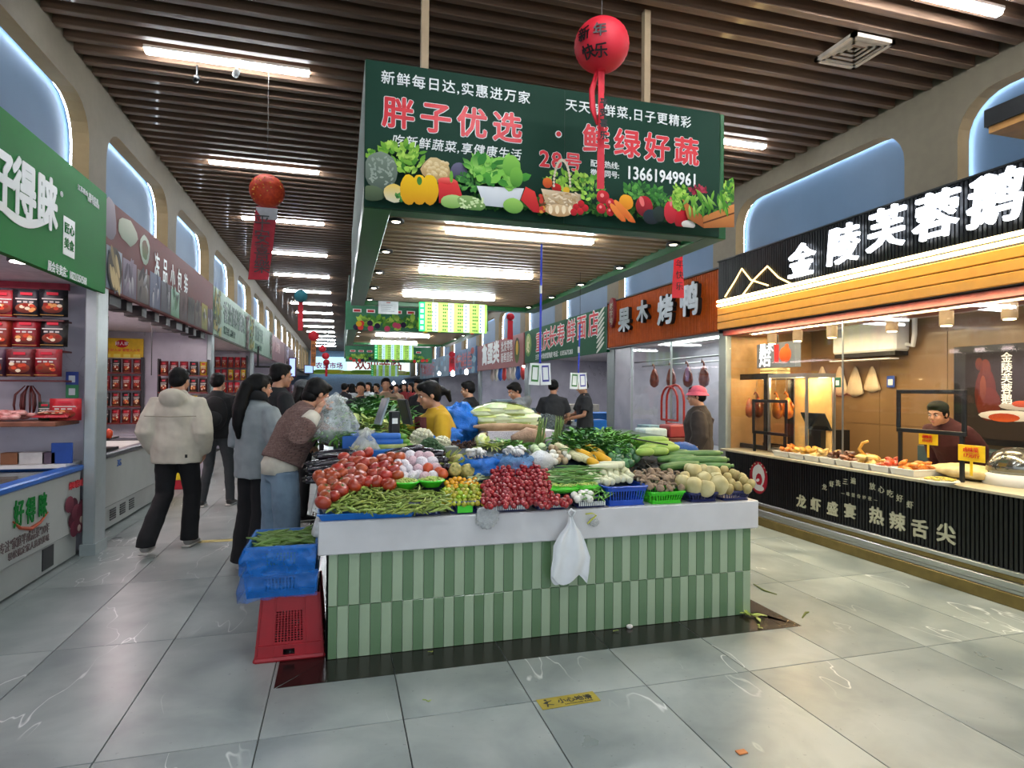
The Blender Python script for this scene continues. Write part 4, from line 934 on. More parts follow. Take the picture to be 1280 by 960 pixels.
# crumpled plastic bags
def blob(c, r, mtl, seed, name, lab, cat, amp=.25, fr=2.5, open_top=False, parent=None, group=None, nu=44, nv=30):
    mb = MB(); so = Vector((seed * 3.1, seed * 1.7, 0))
    def fn(v):
        k = 1 + amp * noise.noise(v * fr + so) + amp * .55 * noise.noise(v * fr * 2.6 + so) + amp * .3 * abs(noise.noise(v * fr * 5.5 + so))
        return v * k
    mb.ell((0, 0, 0), 1, nu, nv, fn=fn)
    if open_top: mb.f = [f for f in mb.f if sum(mb.v[i][2] for i in f) / len(f) < .55]; mb.m = mb.m[:len(mb.f)]; mb.c = mb.c[:len(mb.f)]
    o = mb.build(name, mtl, parent, True, loc=c); o.scale = r
    if lab: tag(o, lab, cat, group)
    return o
F_blue = filmmat('blue_film', '#1474d8', .88); F_lblue = filmmat('light_blue_film', '#6fa4dc', .7); F_clear = filmmat('clear_film', '#d8dedf', .38); F_white = filmmat('white_film', '#e2e4e4', .85)
M_mush = mat('white_mushroom', '#dcdad6', .6, var=.08)
def mushroom_me(r, h, cap, stem):
    mb = MB(); mb.lathe([(.0, h + r * .62), (r * .5, h + r * .55), (r * .9, h + r * .25), (r, h), (r * .85, h - r * .1), (r * .35, h - r * .05)], 12, 0); mb.lathe([(r * .34, 0), (r * .3, h * .5), (r * .34, h)], 8, 1); return mb.mesh('mushroom', [cap, stem], True)
wm = [mushroom_me(.022, .03, M_mush, M_mush)]
for (a, b, rx, mt, lab) in ((595, 583, .125, F_blue, 'bright blue plastic bag rolled open around white mushrooms'), (642, 580, .12, F_lblue, 'pale blue plastic bag rolled open around white mushrooms')):
    p = hit(a, b, .03); o = blob(p, (rx * 1.1, .14, .11), mt, a, 'plastic_bag', lab, 'plastic bag', .3, 3, True)
    lay(wm, [(p + Vector((ru(-.55, .55) * rx, ru(-.07, .04), .055 + ru(0, .03))), (ru(-.8, .8), ru(-.8, .8), 0), ru(.8, 1.2)) for k in range(16)], 'mushroom', 'white button mushroom in the %s plastic bag' % ('bright blue' if a < 600 else 'pale blue'), 'mushroom', 'white mushrooms in the %s bag' % ('bright blue' if a < 600 else 'pale blue'))
p = hit(676, 577, .05); blob(p, (.085, .09, .075), F_white, 5, 'plastic_bag', 'clear white plastic bag of bean sprouts standing in the middle', 'plastic bag', .1, 2)
mb = MB()
for k in range(160): q = p + Vector((ru(-.06, .06), ru(-.06, .06), ru(-.05, .05))); v = Vector((ru(-1, 1), ru(-1, 1), ru(-.4, .4))) * .02; mb.tube([q - v, q + v], [.003, .002], 4)
tag(mb.build('bean_sprouts', mat('sprout', '#d5cfae', .5)), 'pale bean sprouts packed in the clear bag', 'bean sprouts', kind='stuff')
# yellow napa heart, greens, roots, napa pile, big blue bag ----------------
def napa(p, rz, lab, mt=L_pale, L=.26, r=.065, tilt=0, name='napa_cabbage', group=None, cat='cabbage', core='#cdd9a8'):
    c = empty(name, p, rz, lab, cat, group); c.rotation_euler = (tilt, 0, rz); mb = MB(); so = Vector((p.x * 9, p.y * 5, 0))
    def fn(v): return v * (1 + .12 * noise.noise(v * 3 + so)) * (1 + .05 * math.cos(7 * math.atan2(v.y, v.z)))
    mb.ell((0, 0, 0), (L / 2, r, r), 16, 12, fn=fn); mb.build('head', mat('cabbage_core_' + core[1:], core, .45, col2='#e8ecd8', scale=7, stretch=(1, 6, 6), bump=.4), c, True)
    for k in range(5):
        a = k * 1.257; lm = MB(); pts = []
        for i in range(5):
            t = i / 4; x = -L / 2 + L * 1.02 * t; rr = r * (1.05 * math.sin(PI * min(.8, .2 + .6 * t)) + .1 * t)
            for j in (-1, 0, 1): aa = a + j * .42 * math.sin(.4 + 2.2 * t); pts.append((x + .01 * random.random(), rr * math.cos(aa) * (1 + .06 * abs(j)), rr * math.sin(aa) * (1 + .06 * abs(j))))
        lm.add(pts, [(3 * i + j, 3 * i + j + 1, 3 * i + j + 4, 3 * i + j + 3) for i in range(4) for j in range(2)]); lm.build('leaf', mt, c, True)
    return c
napa(hit(603, 551, .05), 1.2, 'small yellow napa cabbage heart behind the blue bag', L_yel, .15, .05, .3, core='#d8d87a')
for i, (a, b) in enumerate(((618, 558), (632, 556), (646, 559))): o = link('leafy_bunch', leafmesh(40, .16, .02, (0, .5), .05, L_mid if i else L_yel, 20 + i, .2), None, hit(a, b, .02)); tag(o, ('yellow green', 'mid green', 'dark green')[i] + ' leafy bunch behind the pale blue bag, ' + ('left', 'middle', 'right')[i] + ' of three', 'leafy greens', 'leafy bunches behind the pale blue bag')
M_root = mat('tan_root', '#a88a68', .75, col2='#8c6f50', scale=20, bump=.3, rand=.1)
k = 0
for (a, b, L, rz, dz) in ((632, 533, .55, .1, .32), (640, 537, .55, .12, .26), (636, 542, .5, .15, .2), (642, 546, .5, .2, .14), (636, 552, .5, .1, .08), (655, 553, .4, .3, .05)):
    p = hit(a, 556, .04); o = link('yam_root', m_pod(L, .034, M_root, .08, 10, 7, 0, .75), None, Vector((W(a, b, Y=4.75).x, 4.72 + .02 * (k % 2), W(a, b, Y=4.75).z)), (0, ru(-.03, .03), rz * .3)); k += 1
    tag(o, ['topmost long tan yam root of the stack', 'second long tan yam root from the top of the stack', 'third long tan yam root in the stack', 'fourth long tan yam root in the stack', 'long tan yam root at the bottom of the stack', 'short thick tan root lying before the stack'][k - 1], 'root', 'long tan yam roots stacked under the cabbages')
m = MB(); m.tube([(0, 0, 0), (.12, 0, .02), (.26, .0, .0)], [.03, .075, .06], 12); tag(m.build('burlap_bundle', mat('pinkish_burlap', '#a3836c', .8, bump=.5, scale=40), None, True, loc=W(640, 549, Y=4.6)), 'pinkish tan bundle of roots lying at the right of the stack', 'root bundle')
for i, (a, b, rz) in enumerate(((607, 516, .2), (620, 512, .1), (634, 514, -.2), (646, 518, .1), (612, 524, .3), (628, 522, .1), (642, 525, -.1), (655, 524, .2))):
    Yn = 4.95; P = W(a, b, Y=Yn); napa(P, rz, 'napa cabbage in the pale pile at the back, ' + ['top left', 'top middle', 'top right of centre', 'top right', 'lower left', 'lower middle', 'lower right of centre', 'lower right'][i], L_pale if i % 2 else L_yel, .27, .06, 0, group='napa cabbages piled at the back')
m = MB(); m.box(1.13, 1.72, 4.66, 5.15, 1.05, 1.17); tag(m.build('foam_crate', M_foam), 'white foam crate under the yam roots and napa cabbages', 'crate')
blob(W(577, 528, Y=5.0), (.15, .13, .16), F_blue, 9, 'plastic_bag', 'large crumpled dark blue plastic bag standing beside the vendor', 'plastic bag', .3, 2.5)
blob(W(560, 548, Y=4.8), (.12, .1, .09), F_blue, 12, 'plastic_bag', 'lower dark blue plastic bag behind the cauliflowers', 'plastic bag', .3, 2.5)
o = link('leafy_bunch', leafmesh(60, .17, .03, (.1, 1.3), .05, L_drk, 31, .3), None, W(594, 535, Y=5.0)); tag(o, 'dark leafy bunch right of the large blue bag', 'leafy greens')
mb = MB(); p = hit(568, 557, .02)
for k in range(110): q = p + Vector((ru(-.13, .16), ru(-.08, .08), ru(-.01, .03))); v = Vector((ru(-1, 1), ru(-1, 1), ru(-.4, .7))) * .02; mb.tube([q - v, q + v], [.007, .003], 4)
tag(mb.build('brown_tubers', mat('brown_tuber', '#3c2318', .8, var=.3)), 'heap of dark brown knobbly tubers behind the celery', 'tubers', kind='stuff')
# cauliflower and broccoli
def floret(name, p, R, mt, leaf, lab, cat, n=46, rot=None):
    c = empty(name, p, 0, lab, cat); c.rotation_euler = rot or (-.4, ru(-.3, .3), 0); mb = MB()
    for i in range(n):
        z = 1 - (i + .5) / n * 1.15; a = i * 2.39996; s = math.sqrt(max(0, 1 - z * z)); mb.ell((R * s * math.cos(a), R * s * math.sin(a), R * .8 * z), R * ru(.2, .27), 7, 5)
    mb.ell((0, 0, -.01), (R * .93, R * .93, R * .7), 12, 8); mb.build('crown', mt, c, True)
    link('leaves', leafmesh(9, R * 1.3, R * .7, (.1, .7), R * .4, leaf, n, -.2), c, (0, 0, -R * .7)); m = MB(); m.tube([(0, 0, -R * .4), (0, 0, -R * 1.2)], R * .3, 8); m.build('stalk', leaf, c, True); return c
M_cau = mat('cauliflower_white', '#cfcbae', .7, var=.1, scale=90, bump=.6); M_bro = mat('broccoli_green', '#3c5a38', .75, var=.3, scale=120, bump=.8)
for (a, b, R, k, lab) in ((527, 548, .072, 0, 'cauliflower at the top of the pile'), (516, 561, .062, 0, 'cauliflower at the lower left of the pile'), (552, 555, .058, 0, 'cauliflower at the right of the pile'), (537, 558, .06, 1, 'broccoli head at the centre of the pile'), (530, 565, .05, 1, 'broccoli head at the lower left of the cauliflowers'), (548, 565, .055, 1, 'broccoli head at the lower right of the pile')):
    P = W(a, b, Y=4.32 if k == 0 else 4.2); floret('broccoli' if k else 'cauliflower', P, R, M_bro if k else M_cau, L_drk if k else L_pale, lab, 'broccoli' if k else 'cauliflower')
m = MB(); m.box(.30, .80, 4.16, 4.42, 1.04, 1.10); tag(m.build('foam_crate', mat('grey_foam', '#7d8078', .8)), 'low grey crate under the cauliflowers and broccoli', 'crate')
# dark eggplants
M_egg = mat('eggplant_skin', '#17101c', .2, var=.2, coat=.6, rand=.3)
def egg(L, r): 
    mb = MB(); k = 8; mb.tube([((i / k - .5) * L, .06 * L * math.sin(3 * i / k), 0) for i in range(k + 1)], [r * (.35 + .65 * math.sin(PI * (.12 + .8 * i / k))) for i in range(k + 1)], 9); mb.tube([(-L * .5, 0, 0), (-L * .58, .01, 0)], [r * .42, r * .12], 6, 1); return mb.mesh('eggplant', [M_egg, mat('eggplant_stem', '#2c2a26', .6)], True)
em = [egg(.26, .022), egg(.24, .026)]
lay(em, [(hit(a, b, .05 + .02 * (i % 2)), (0, ru(-.1, .1), ru(-.2, .5)), 1) for i, (a, b) in enumerate([(420, 566), (418, 571), (424, 575), (416, 578), (420, 583), (412, 588), (410, 594), (409, 586), (428, 569), (411, 600), (410, 577)])], 'eggplant', 'long dark eggplant in the pile left of the tomatoes', 'eggplant', 'long dark eggplants left of the tomatoes')
lay([egg(.2, .034)], [(hit(a, b, .05), (0, ru(-.2, .2), r_), 1) for a, b, r_ in [(500, 566, .2), (512, 563, .1), (524, 566, -.2), (538, 569, -.3), (546, 576, -1), (551, 584, -1.1)]], 'eggplant', 'thick dark eggplant between the netted tomatoes and the broccoli', 'eggplant', 'thick dark eggplants behind the netted tomatoes')
# cucumbers wrapped in blue paper
M_bw = mat('blue_wrap', '#2a66b4', .5, var=.1)
for i, (a, b, lab) in enumerate(((482, 546, 'blue wrapped cucumber, top of the three by the scale'), (485, 552, 'blue wrapped cucumber in the middle of the three'), (490, 558, 'cucumber with a pale green half, bottom of the three'))):
    c = empty('wrapped_cucumber', W(a, b, Y=4.2), 0, lab, 'cucumber', 'cucumbers in blue wrap'); m = MB(); m.tube([(-.13, 0, 0), (-.12, 0, 0), (.08, 0, 0), (.1, 0, 0)], [.015, .027, .027, .024], 10); m.build('wrap', M_bw if i < 2 else L_yel, c, True)
    m = MB(); m.tube([(.09, 0, 0), (.13, 0, 0), (.15, 0, 0)], [.024, .02, .005], 9); m.build('tip', L_mid, c, True)
m = MB(); m.box(.16, .48, 4.08, 4.3, 1.0, 1.095); tag(m.build('tray', M_ps), 'blue box under the wrapped cucumbers', 'tray')
m = MB(); m.box(.02, .36, 4.5, 5.4, 1.06, 1.16); tag(m.build('tray', mat('blue_box_deep', '#1d5aa8', .4)), 'long blue box on the left wing of the island', 'tray')
# the left wing: greens heaped farther back
for i, (a, b, Y, mt) in enumerate(((445, 520, 5.6, L_mid), (460, 518, 5.9, L_mid), (478, 520, 5.7, L_drk), (495, 528, 5.3, L_mid), (463, 528, 5.2, L_yel), (440, 512, 6.6, L_drk), (455, 510, 6.8, L_drk), (470, 508, 7.0, L_drk), (485, 508, 7.2, L_mid), (452, 502, 8.4, L_drk), (470, 500, 8.6, L_drk), (500, 512, 6.2, L_drk), (490, 535, 5.0, L_mid), (475, 534, 5.0, L_yel))):
    o = link('leafy_bunch', leafmesh(60, .24, .04, (-.1, .9), .10, mt, 50 + i, .35), None, W(a, b, Y=Y) - Vector((0, 0, .03))); tag(o, 'bunch of loose green leaves on the left wing of the island', 'leafy greens', 'loose greens on the left wing')
m = MB(); m.box(-.05, .6, 5.42, 8.6, .0, 1.17) if False else m.box(-.05, .6, 6.3, 8.6, 0, 1.17); m.box(-.05, .6, 5.42, 6.22, .775, 1.17); tag(m.build('produce_bench', mat('bench_dark', '#2b3530', .7)), 'dark bench under the loose greens of the left wing', 'bench')
# garlic, gourds, yellow squashes
M_gar = mat('garlic_skin', '#b9a684', .6, col2='#8c7050', scale=14)
gm = [m_round(.024, .9, M_gar, lob=7), m_round(.024, 1.15, mat('garlic_white', '#d8d4c6', .5), lob=6)]
lay(gm, [(hit(a, b, .06), R3(), ru(.8, 1.2)) for a, b in fill([(688, 582), (686, 562), (700, 553), (712, 556), (711, 578)], 6.5, 5.5)], 'garlic_bulb', 'garlic bulb in the brown and white heap beside the gourds', 'garlic', 'garlic bulbs at the middle')
M_gd = mat('white_gourd', '#d0c99c', .5, var=.1, bump=.6, scale=60); M_ys = mat('yellow_squash', '#d9a41c', .35, var=.08, coat=.2)
def sq(mt, L=.17, r=.031): mb = MB(); k = 8; mb.tube([((i / k - .5) * L, 0, 0) for i in range(k + 1)], [r * (.45 + .55 * math.sin(PI * (.1 + .75 * i / k)) ** .6) * (1 if 0 < i < k else .5) for i in range(k + 1)], 12); return mb.mesh('squash', mt, True)
for (a, b, mt, rz, lab) in ((706, 562, M_gd, -1.0, 'white bitter gourd, leftmost of the gourds'), (715, 568, M_gd, -1.0, 'white bitter gourd, second of the gourds'), (724, 565, M_gd, -1.0, 'white bitter gourd, next to the yellow squashes'), (729, 572, M_gd, -1.1, 'small white bitter gourd in front of the others')):
    o = tag(link('bitter_gourd', sq(mt, .19, .028), None, hit(a, b, .06), (0, .35, rz)), lab, 'gourd', 'white bitter gourds')
for (a, b, L, lab) in ((733, 569, .17, 'yellow squash nearest the white gourds'), (743, 563, .17, 'yellow squash at the top of the group'), (752, 572, .17, 'yellow squash at the right end of the group'), (741, 578, .09, 'small yellow squash in front of the group')):
    tag(link('yellow_squash', sq(M_ys, L, .03), None, hit(a, b, .07), (0, .4, -.8)), lab, 'squash', 'yellow squashes')
lay([m_round(.035, .8, mat('celtuce_pale', '#b9c99c', .5))], [(hit(a, b, .03), R3(), 1) for a, b in ((668, 561), (678, 559), (672, 566))], 'kohlrabi', 'pale green kohlrabi behind the clear bag', 'kohlrabi', 'pale kohlrabi behind the clear bag')
M_asp = mat('asparagus_green', '#5f7a34', .5, var=.2)
for i, (a, b) in enumerate(((676, 556), (698, 556))):
    P = hit(a, b, .02); lay([m_pod(.24, .007, M_asp, 0, 6, 5, 0, .6)], [(P + Vector((ru(-.03, .03), ru(-.02, .02), .09)), (ru(-.2, .2), -1.35 + ru(-.25, .25), ru(-.4, .4) + (0 if i else .5)), ru(.9, 1.1)) for k in range(12)], 'asparagus_spear', ('green stalk standing in the left upright bunch behind the garlic', 'green stalk standing in the right upright bunch behind the garlic')[i], 'stalk', ('left upright stalk bunch', 'right upright stalk bunch')[i])
blob(W(682, 536, Y=5.2), (.16, .1, .12), filmmat('dark_film', '#3c4a4c', .9), 31, 'plastic_bag', 'dark grey plastic bag draped behind the upright stalks', 'plastic bag', .3, 2.4)
# long beans and scallions behind the cherry heap
M_lb = mat('long_bean_green', '#5d8a3e', .5, var=.2, rand=.25, randhue=.02)
pods([(698, 602), (696, 590), (706, 583), (735, 584), (742, 594), (738, 602), (704, 604)], 4.2, 2.6, .05, [m_pod(.22, .0055, M_lb, b, 5, 7) for b in (.1, .3, -.2)], 'long_bean', 'thin green bean in the tangle right of the cherry tomatoes', 'bean', 'thin green beans right of the cherry tomatoes', ang=(-.6, .7), hz=.03, tilt=.15)
lay([m_pod(.26, .008, L_pale, .05, 6, 5)], [(hit(a, b, .05), (0, ru(-.1, .1), ru(-.1, .4)), 1) for a, b in ((698, 588), (700, 592), (700, 596), (702, 600), (706, 602), (704, 594))], 'scallion', 'pale scallion right of the cherry tomato heap', 'scallion', 'pale scallions right of the cherry tomatoes')
# zizania / leeks: round white ends towards the entrance
M_lk = mat('leek_white', '#d3d3b0', .45, var=.08); M_lke = mat('leek_end', '#e8e4d0', .5)
mb = MB(); mb.tube([(0, 0, 0), (0, .004, 0), (0, .14, 0), (0, .19, 0)], [.015, .0185, .017, .010], 10); lkm = mb.mesh('leek', M_lk, True)
lay([lkm], [(hit(a, b, .06), (ru(-.1, .25), 0, ru(-.5, .1)), ru(1.15, 1.4)) for a, b in [(741, 590), (748, 586), (746, 596), (754, 592), (757, 600), (751, 601), (762, 589), (764, 597), (770, 593), (773, 600), (766, 603), (779, 599), (785, 593), (781, 588), (775, 585), (788, 601), (790, 596), (760, 604), (746, 602), (739, 596), (757, 586), (770, 587)]], 'water_bamboo_shoot', 'white shoot with a round cut end in the stack behind the empty basket', 'vegetable shoot', 'white shoots stacked behind the empty blue basket')
lay([lkm], [(hit(a, b, .10), (0, 0, 1.3 + ru(-.2, .2)), 1) for a, b in ((778, 582), (781, 580), (772, 583))], 'water_bamboo_shoot', 'white shoot lying crosswise on top of the stack', 'vegetable shoot', 'white shoots lying crosswise')
# green bags of beans, garlic in the navy basket
for (a, b, lab) in ((704, 611, 'bright green net tray of pale sprouts, the left one'), (732, 609, 'bright green net tray of green shoots, the right one')):
    p = hit(a, b, .045); o = blob(p, (.10, .07, .025), filmmat('green_film_bag', '#5fe03a', .8), a, 'net_tray', lab, 'tray', .15, 2); 
    mb = MB()
    for k in range(90): q = p + Vector((ru(-.07, .07), ru(-.045, .045), .02 + ru(0, .01))); v = Vector((ru(-1, 1), ru(-1, 1), 0)) * .012; mb.tube([q - v, q + v], [.004, .002], 4)
    tag(mb.build('sprouts', L_yel), 'pale green sprouts spread on a green net tray', 'sprouts', kind='stuff')
lay([m_round(.024, .95, mat('garlic_bright', '#dedcd2', .45), lob=7)], [(hit(a, b, .055), R3(), 1) for a, b in ((718, 619), (725, 622), (733, 616), (732, 622), (738, 618), (727, 617), (721, 624), (737, 624))], 'garlic_bulb', 'white garlic bulb in the navy basket at the front', 'garlic', 'white garlic bulbs in the navy basket')
pods([(725, 616), (740, 611), (758, 610), (763, 622), (740, 625)], 5, 3, .045, [m_pod(.14, .005, L_mid, .2, 5, 5)], 'garlic_green', 'green stem lying in the navy basket with the garlic', 'green stem', 'green stems in the navy basket', ang=(.2, 1.3), tilt=.2)
# mushrooms
M_shi = mat('shiitake_cap', '#6f5a48', .7, col2='#a08a70', scale=26, rand=.2, bump=.3); M_shs = mat('shiitake_stem', '#cbb99a', .7)
sm_ = [mushroom_me(.027, .022, M_shi, M_shs), mushroom_me(.024, .03, M_shi, M_shs)]
lay(sm_, [(hit(a, b, .05), (ru(-1.6, .5), ru(-1, 1), ru(0, 6)), ru(.85, 1.2)) for a, b in fill([(797, 606), (797, 592), (812, 590), (845, 592), (856, 600), (856, 614), (820, 615), (806, 612)], 6.4, 4.6)], 'shiitake_mushroom', 'brown shiitake mushroom in the heap over the green basket', 'mushroom', 'brown shiitake mushrooms')
mb = MB()
for q in fill([(786, 596), (788, 582), (800, 577), (840, 580), (846, 590), (815, 592), (797, 596)], 4, 3):
    p = hit(q[0], q[1], .04); a = ru(0, 6); v = Vector((math.cos(a), math.sin(a), ru(0, 1))) * .02; w_ = Vector((-math.sin(a), math.cos(a), ru(-.4, .4))) * .018; mb.add([p - v, p + w_, p + v * 1.2, p - w_], [(0, 1, 2, 3)])
tag(mb.build('wood_ear_heap', mat('wood_ear', '#33302c', .6, var=.4)), 'heap of dark curled wood ear fungus behind the shiitake', 'fungus', kind='stuff')
# pale roots at the right front
M_yb = mat('yam_bean', '#a89b66', .5, col2='#cfc594', scale=8, bump=.15); ybm = [m_round(.058, 1.12, M_yb, lob=4, nu=16, nv=10)]
lay(ybm, [(hit(a, b, .07), (ru(-.5, .3), ru(-.3, .3), ru(0, 3)), s_) for a, b, s_ in [(853, 602, .85), (867, 607, 1), (883, 610, .95), (899, 606, 1.08), (867, 589, .95), (890, 592, 1.02), (878, 588, .8), (862, 586, .7), (856, 595, .6), (880, 599, .9), (895, 598, .8)]], 'yam_bean', 'large round pale root in the navy basket at the right front', 'root', 'large pale round roots')
lay([m_round(.032, 1.25, mat('bamboo_tip', '#b5a76c', .5, col2='#8f7a48', scale=10), lob=3)], [(hit(a, b, .06), (ru(-.9, .5), ru(-.5, .5), ru(0, 3)), 1) for a, b in ((909, 597), (914, 604), (920, 594), (911, 611), (922, 608), (930, 601), (934, 611), (927, 597), (938, 605), (905, 588), (916, 592))], 'bamboo_shoot', 'small pale shoot in the rightmost basket', 'vegetable shoot', 'small pale shoots at the right end')
# luffas, zucchini, peppers, leaves on the right
M_luf = mat('luffa_green', '#3f6a34', .45, col2='#6a8f4a', scale=10, stretch=(1, 8, 8), rand=.12); M_zuc = mat('zucchini_green', '#7ea43a', .4, col2='#a4bd5a', scale=12, rand=.1)
for (a, b, L, r, rz, lab) in ((868, 568, .42, .03, .02, 'topmost long dark green luffa'), (872, 576, .44, .034, -.05, 'thick long luffa across the middle'), (850, 582, .34, .03, .25, 'luffa at the front left of the group'), (887, 583, .30, .025, -.12, 'luffa at the front right of the group'), (845, 573, .3, .028, .15, 'shorter luffa at the left of the group'), (838, 566, .28, .026, .1, 'thin luffa at the back left')):
    mb = MB(); k = 9; mb.tube([((i / k - .5) * L, .03 * L * math.sin(4 * i / k), 0) for i in range(k + 1)], [r * (.4 + .6 * math.sin(PI * (.08 + .84 * i / k)) ** .5) for i in range(k + 1)], 10); mb.tube([(L * .5, 0, 0), (L * .5 + .03, 0, 0)], [.009, .012], 6)
    tag(mb.build('luffa', M_luf, None, True, loc=hit(a, b, .07), rot=(0, -.02, rz)), lab, 'luffa', 'long dark green luffas')
for (a, b, L, rz, lab) in ((815, 550, .26, -.05, 'long pale green zucchini at the top'), (824, 556, .26, .1, 'pale green zucchini below the top one'), (812, 560, .24, .4, 'pale green zucchini pointing left'), (834, 560, .22, .2, 'pale green zucchini on the right'), (806, 565, .14, 0, 'short fat light green zucchini in front'), (822, 564, .16, -.3, 'light green zucchini crossing in front')):
    tag(link('zucchini', sq(M_zuc, L, .029), None, hit(a, b, .11), (0, 0, rz)), lab, 'zucchini', 'pale green zucchinis')
blob(hit(850, 564, .0), (.16, .05, .07), filmmat('blue_lid', '#2a62b4', .95), 44, 'plastic_bag', 'blue plastic sheet behind the luffas', 'plastic bag', .12, 2)
M_pep = mat('green_pepper', '#2f5a38', .25, col2='#4a7a48', scale=8, rand=.2, coat=.4); ppm = m_round(.036, 1.05, M_pep, M_calyx, lob=4)
lay([ppm], [(hit(a, b, .05 + .03 * random.random()), (ru(-1, .5), ru(-.6, .6), ru(0, 6)), ru(.85, 1.15)) for a, b in fill([(764, 582), (758, 566), (764, 556), (790, 556), (800, 566), (798, 576), (785, 582)], 9, 6.5)], 'green_pepper', 'dark green bell pepper in the heap left of the zucchinis', 'pepper', 'dark green peppers')
for i, q in enumerate(fill([(700, 556), (704, 540), (730, 536), (760, 538), (790, 548), (800, 556), (775, 560), (730, 560)], 11, 5)):
    o = link('leafy_bunch', leafmesh(46, .15, .028, (-.1, 1.0), .05, (L_drk, L_mid)[q[0] > 752 or i % 4 == 0], 90 + i, .4), None, hit(q[0], q[1] + 6, .04)); tag(o, 'bunch of green leaves in the long heap on the right wing', 'leafy greens', 'green leaves heaped on the right wing')
m = MB(); m.box(1.75, 2.6, 4.45, 5.3, 1.06, 1.13); tag(m.build('tray', mat('green_box', '#23402c', .6)), 'dark box under the leaf heap of the right wing', 'tray')
m = MB(); m.tube([hit(790, 548, .14), hit(835, 556, .16)], .006, 6); tag(m.build('rod', M_black), 'thin dark rod lying over the zucchinis', 'rod')
m = MB(); m.box(.55, .8, 3.70, 3.9, .82, .87); 
tag(tray(.62, .86, 3.68, 3.84, .84, .04, M_pg, 'green tray showing below the celery hearts', 'tray'))
# ================================================================ PEOPLE
TS = bpy.data.scenes.new('workbench')
def fuse(mb, voxel, smooth=4, wrinkle=0.0, seed=0, wf=9.0):
    """join overlapping closed shapes into one skin"""
    me = mb.mesh('raw', []) if False else None
    me = bpy.data.meshes.new('raw'); me.from_pydata(mb.v, [], mb.f); me.update()
    o = bpy.data.objects.new('raw', me); TS.collection.objects.link(o)
    r = o.modifiers.new('r', 'REMESH'); r.mode = 'VOXEL'; r.voxel_size = voxel
    s = o.modifiers.new('s', 'SMOOTH'); s.factor = .5; s.iterations = smooth
    vl = TS.view_layers[0]; vl.update(); dg = vl.depsgraph
    dg.update() if hasattr(dg, 'update') else None
    out = bpy.data.meshes.new_from_object(o.evaluated_get(dg), preserve_all_data_layers=False, depsgraph=dg)
    bpy.data.objects.remove(o)
    if wrinkle:
        nn = [v.normal.copy() for v in out.vertices]; so = Vector((seed * 2.3, seed, 0))
        for v, n in zip(out.vertices, nn):
            p = Vector((v.co.x * 1.2, v.co.y * 1.2, v.co.z)) * wf + so
            f = noise.noise(p) + .6 * noise.noise(Vector((p.x * 1.4 + p.z * .9, p.y * 1.4, p.z * 2.1))); v.co += n * (wrinkle * f)
    out.polygons.foreach_set('use_smooth', [True] * len(out.polygons)); out.update()
    return out
def meshobj(name, me, m, parent, loc=None, rot=None):
    me.materials.clear(); me.materials.append(m); return link(name, me, parent, loc, rot)
SKIN = mat('skin', '#b58468', .5, var=.06, scale=10, sss=.15); M_lip = mat('lips', '#9c5548', .45); M_hair = mat('hair_black', '#040303', .55, var=.4, scale=60, stretch=(1, 1, .15), bump=.1, spec=.2)
M_eye = mat('eye_white', '#d8d4cf', .2); M_iris = mat('iris', '#140c08', .15)
def hand_into(mb, wrist, d, palm, curl=.5, side=1, spread=.1):
    """d: pointing direction, palm: normal on the palm side"""
    d = d.normalized(); palm = (palm - d * palm.dot(d)).normalized(); s = d.cross(palm) * side
    M = Matrix((s, d, palm)).transposed()
    c = wrist + d * .045; mb.ell(c, (.038, .048, .016), 10, 8, M=M); mb.tube([wrist - d * .03, wrist + d * .03], [.024, .026], 8)
    for i, (o_, L, r) in enumerate(((-.029, .062, .0078), (-.010, .076, .0085), (.010, .080, .0087), (.029, .071, .0084))):
        p = wrist + d * .082 + s * o_; pts = [p - d * .02, p]; a = .15
        for k in range(3):
            a += curl * (.7 + .15 * k); pts.append(pts[-1] + (d * math.cos(a) + palm * math.sin(a) + s * (o_ * spread * 4)).normalized() * (L * (.42, .33, .25)[k]))
        mb.tube(pts, [r, r, r * .95, r * .88, r * .7], 7)
    p = wrist + d * .02 + s * .03; t1 = (d * .6 + s * .75 + palm * .35).normalized(); p1 = p + t1 * .04; p2 = p1 + (d * .9 + palm * (.3 + curl * .5) + s * .1).normalized() * .032; mb.tube([p - t1 * .01, p, p1, p2, p2 + (d + palm * curl).normalized() * .022], [.012, .0125, .0105, .0095, .007], 7)
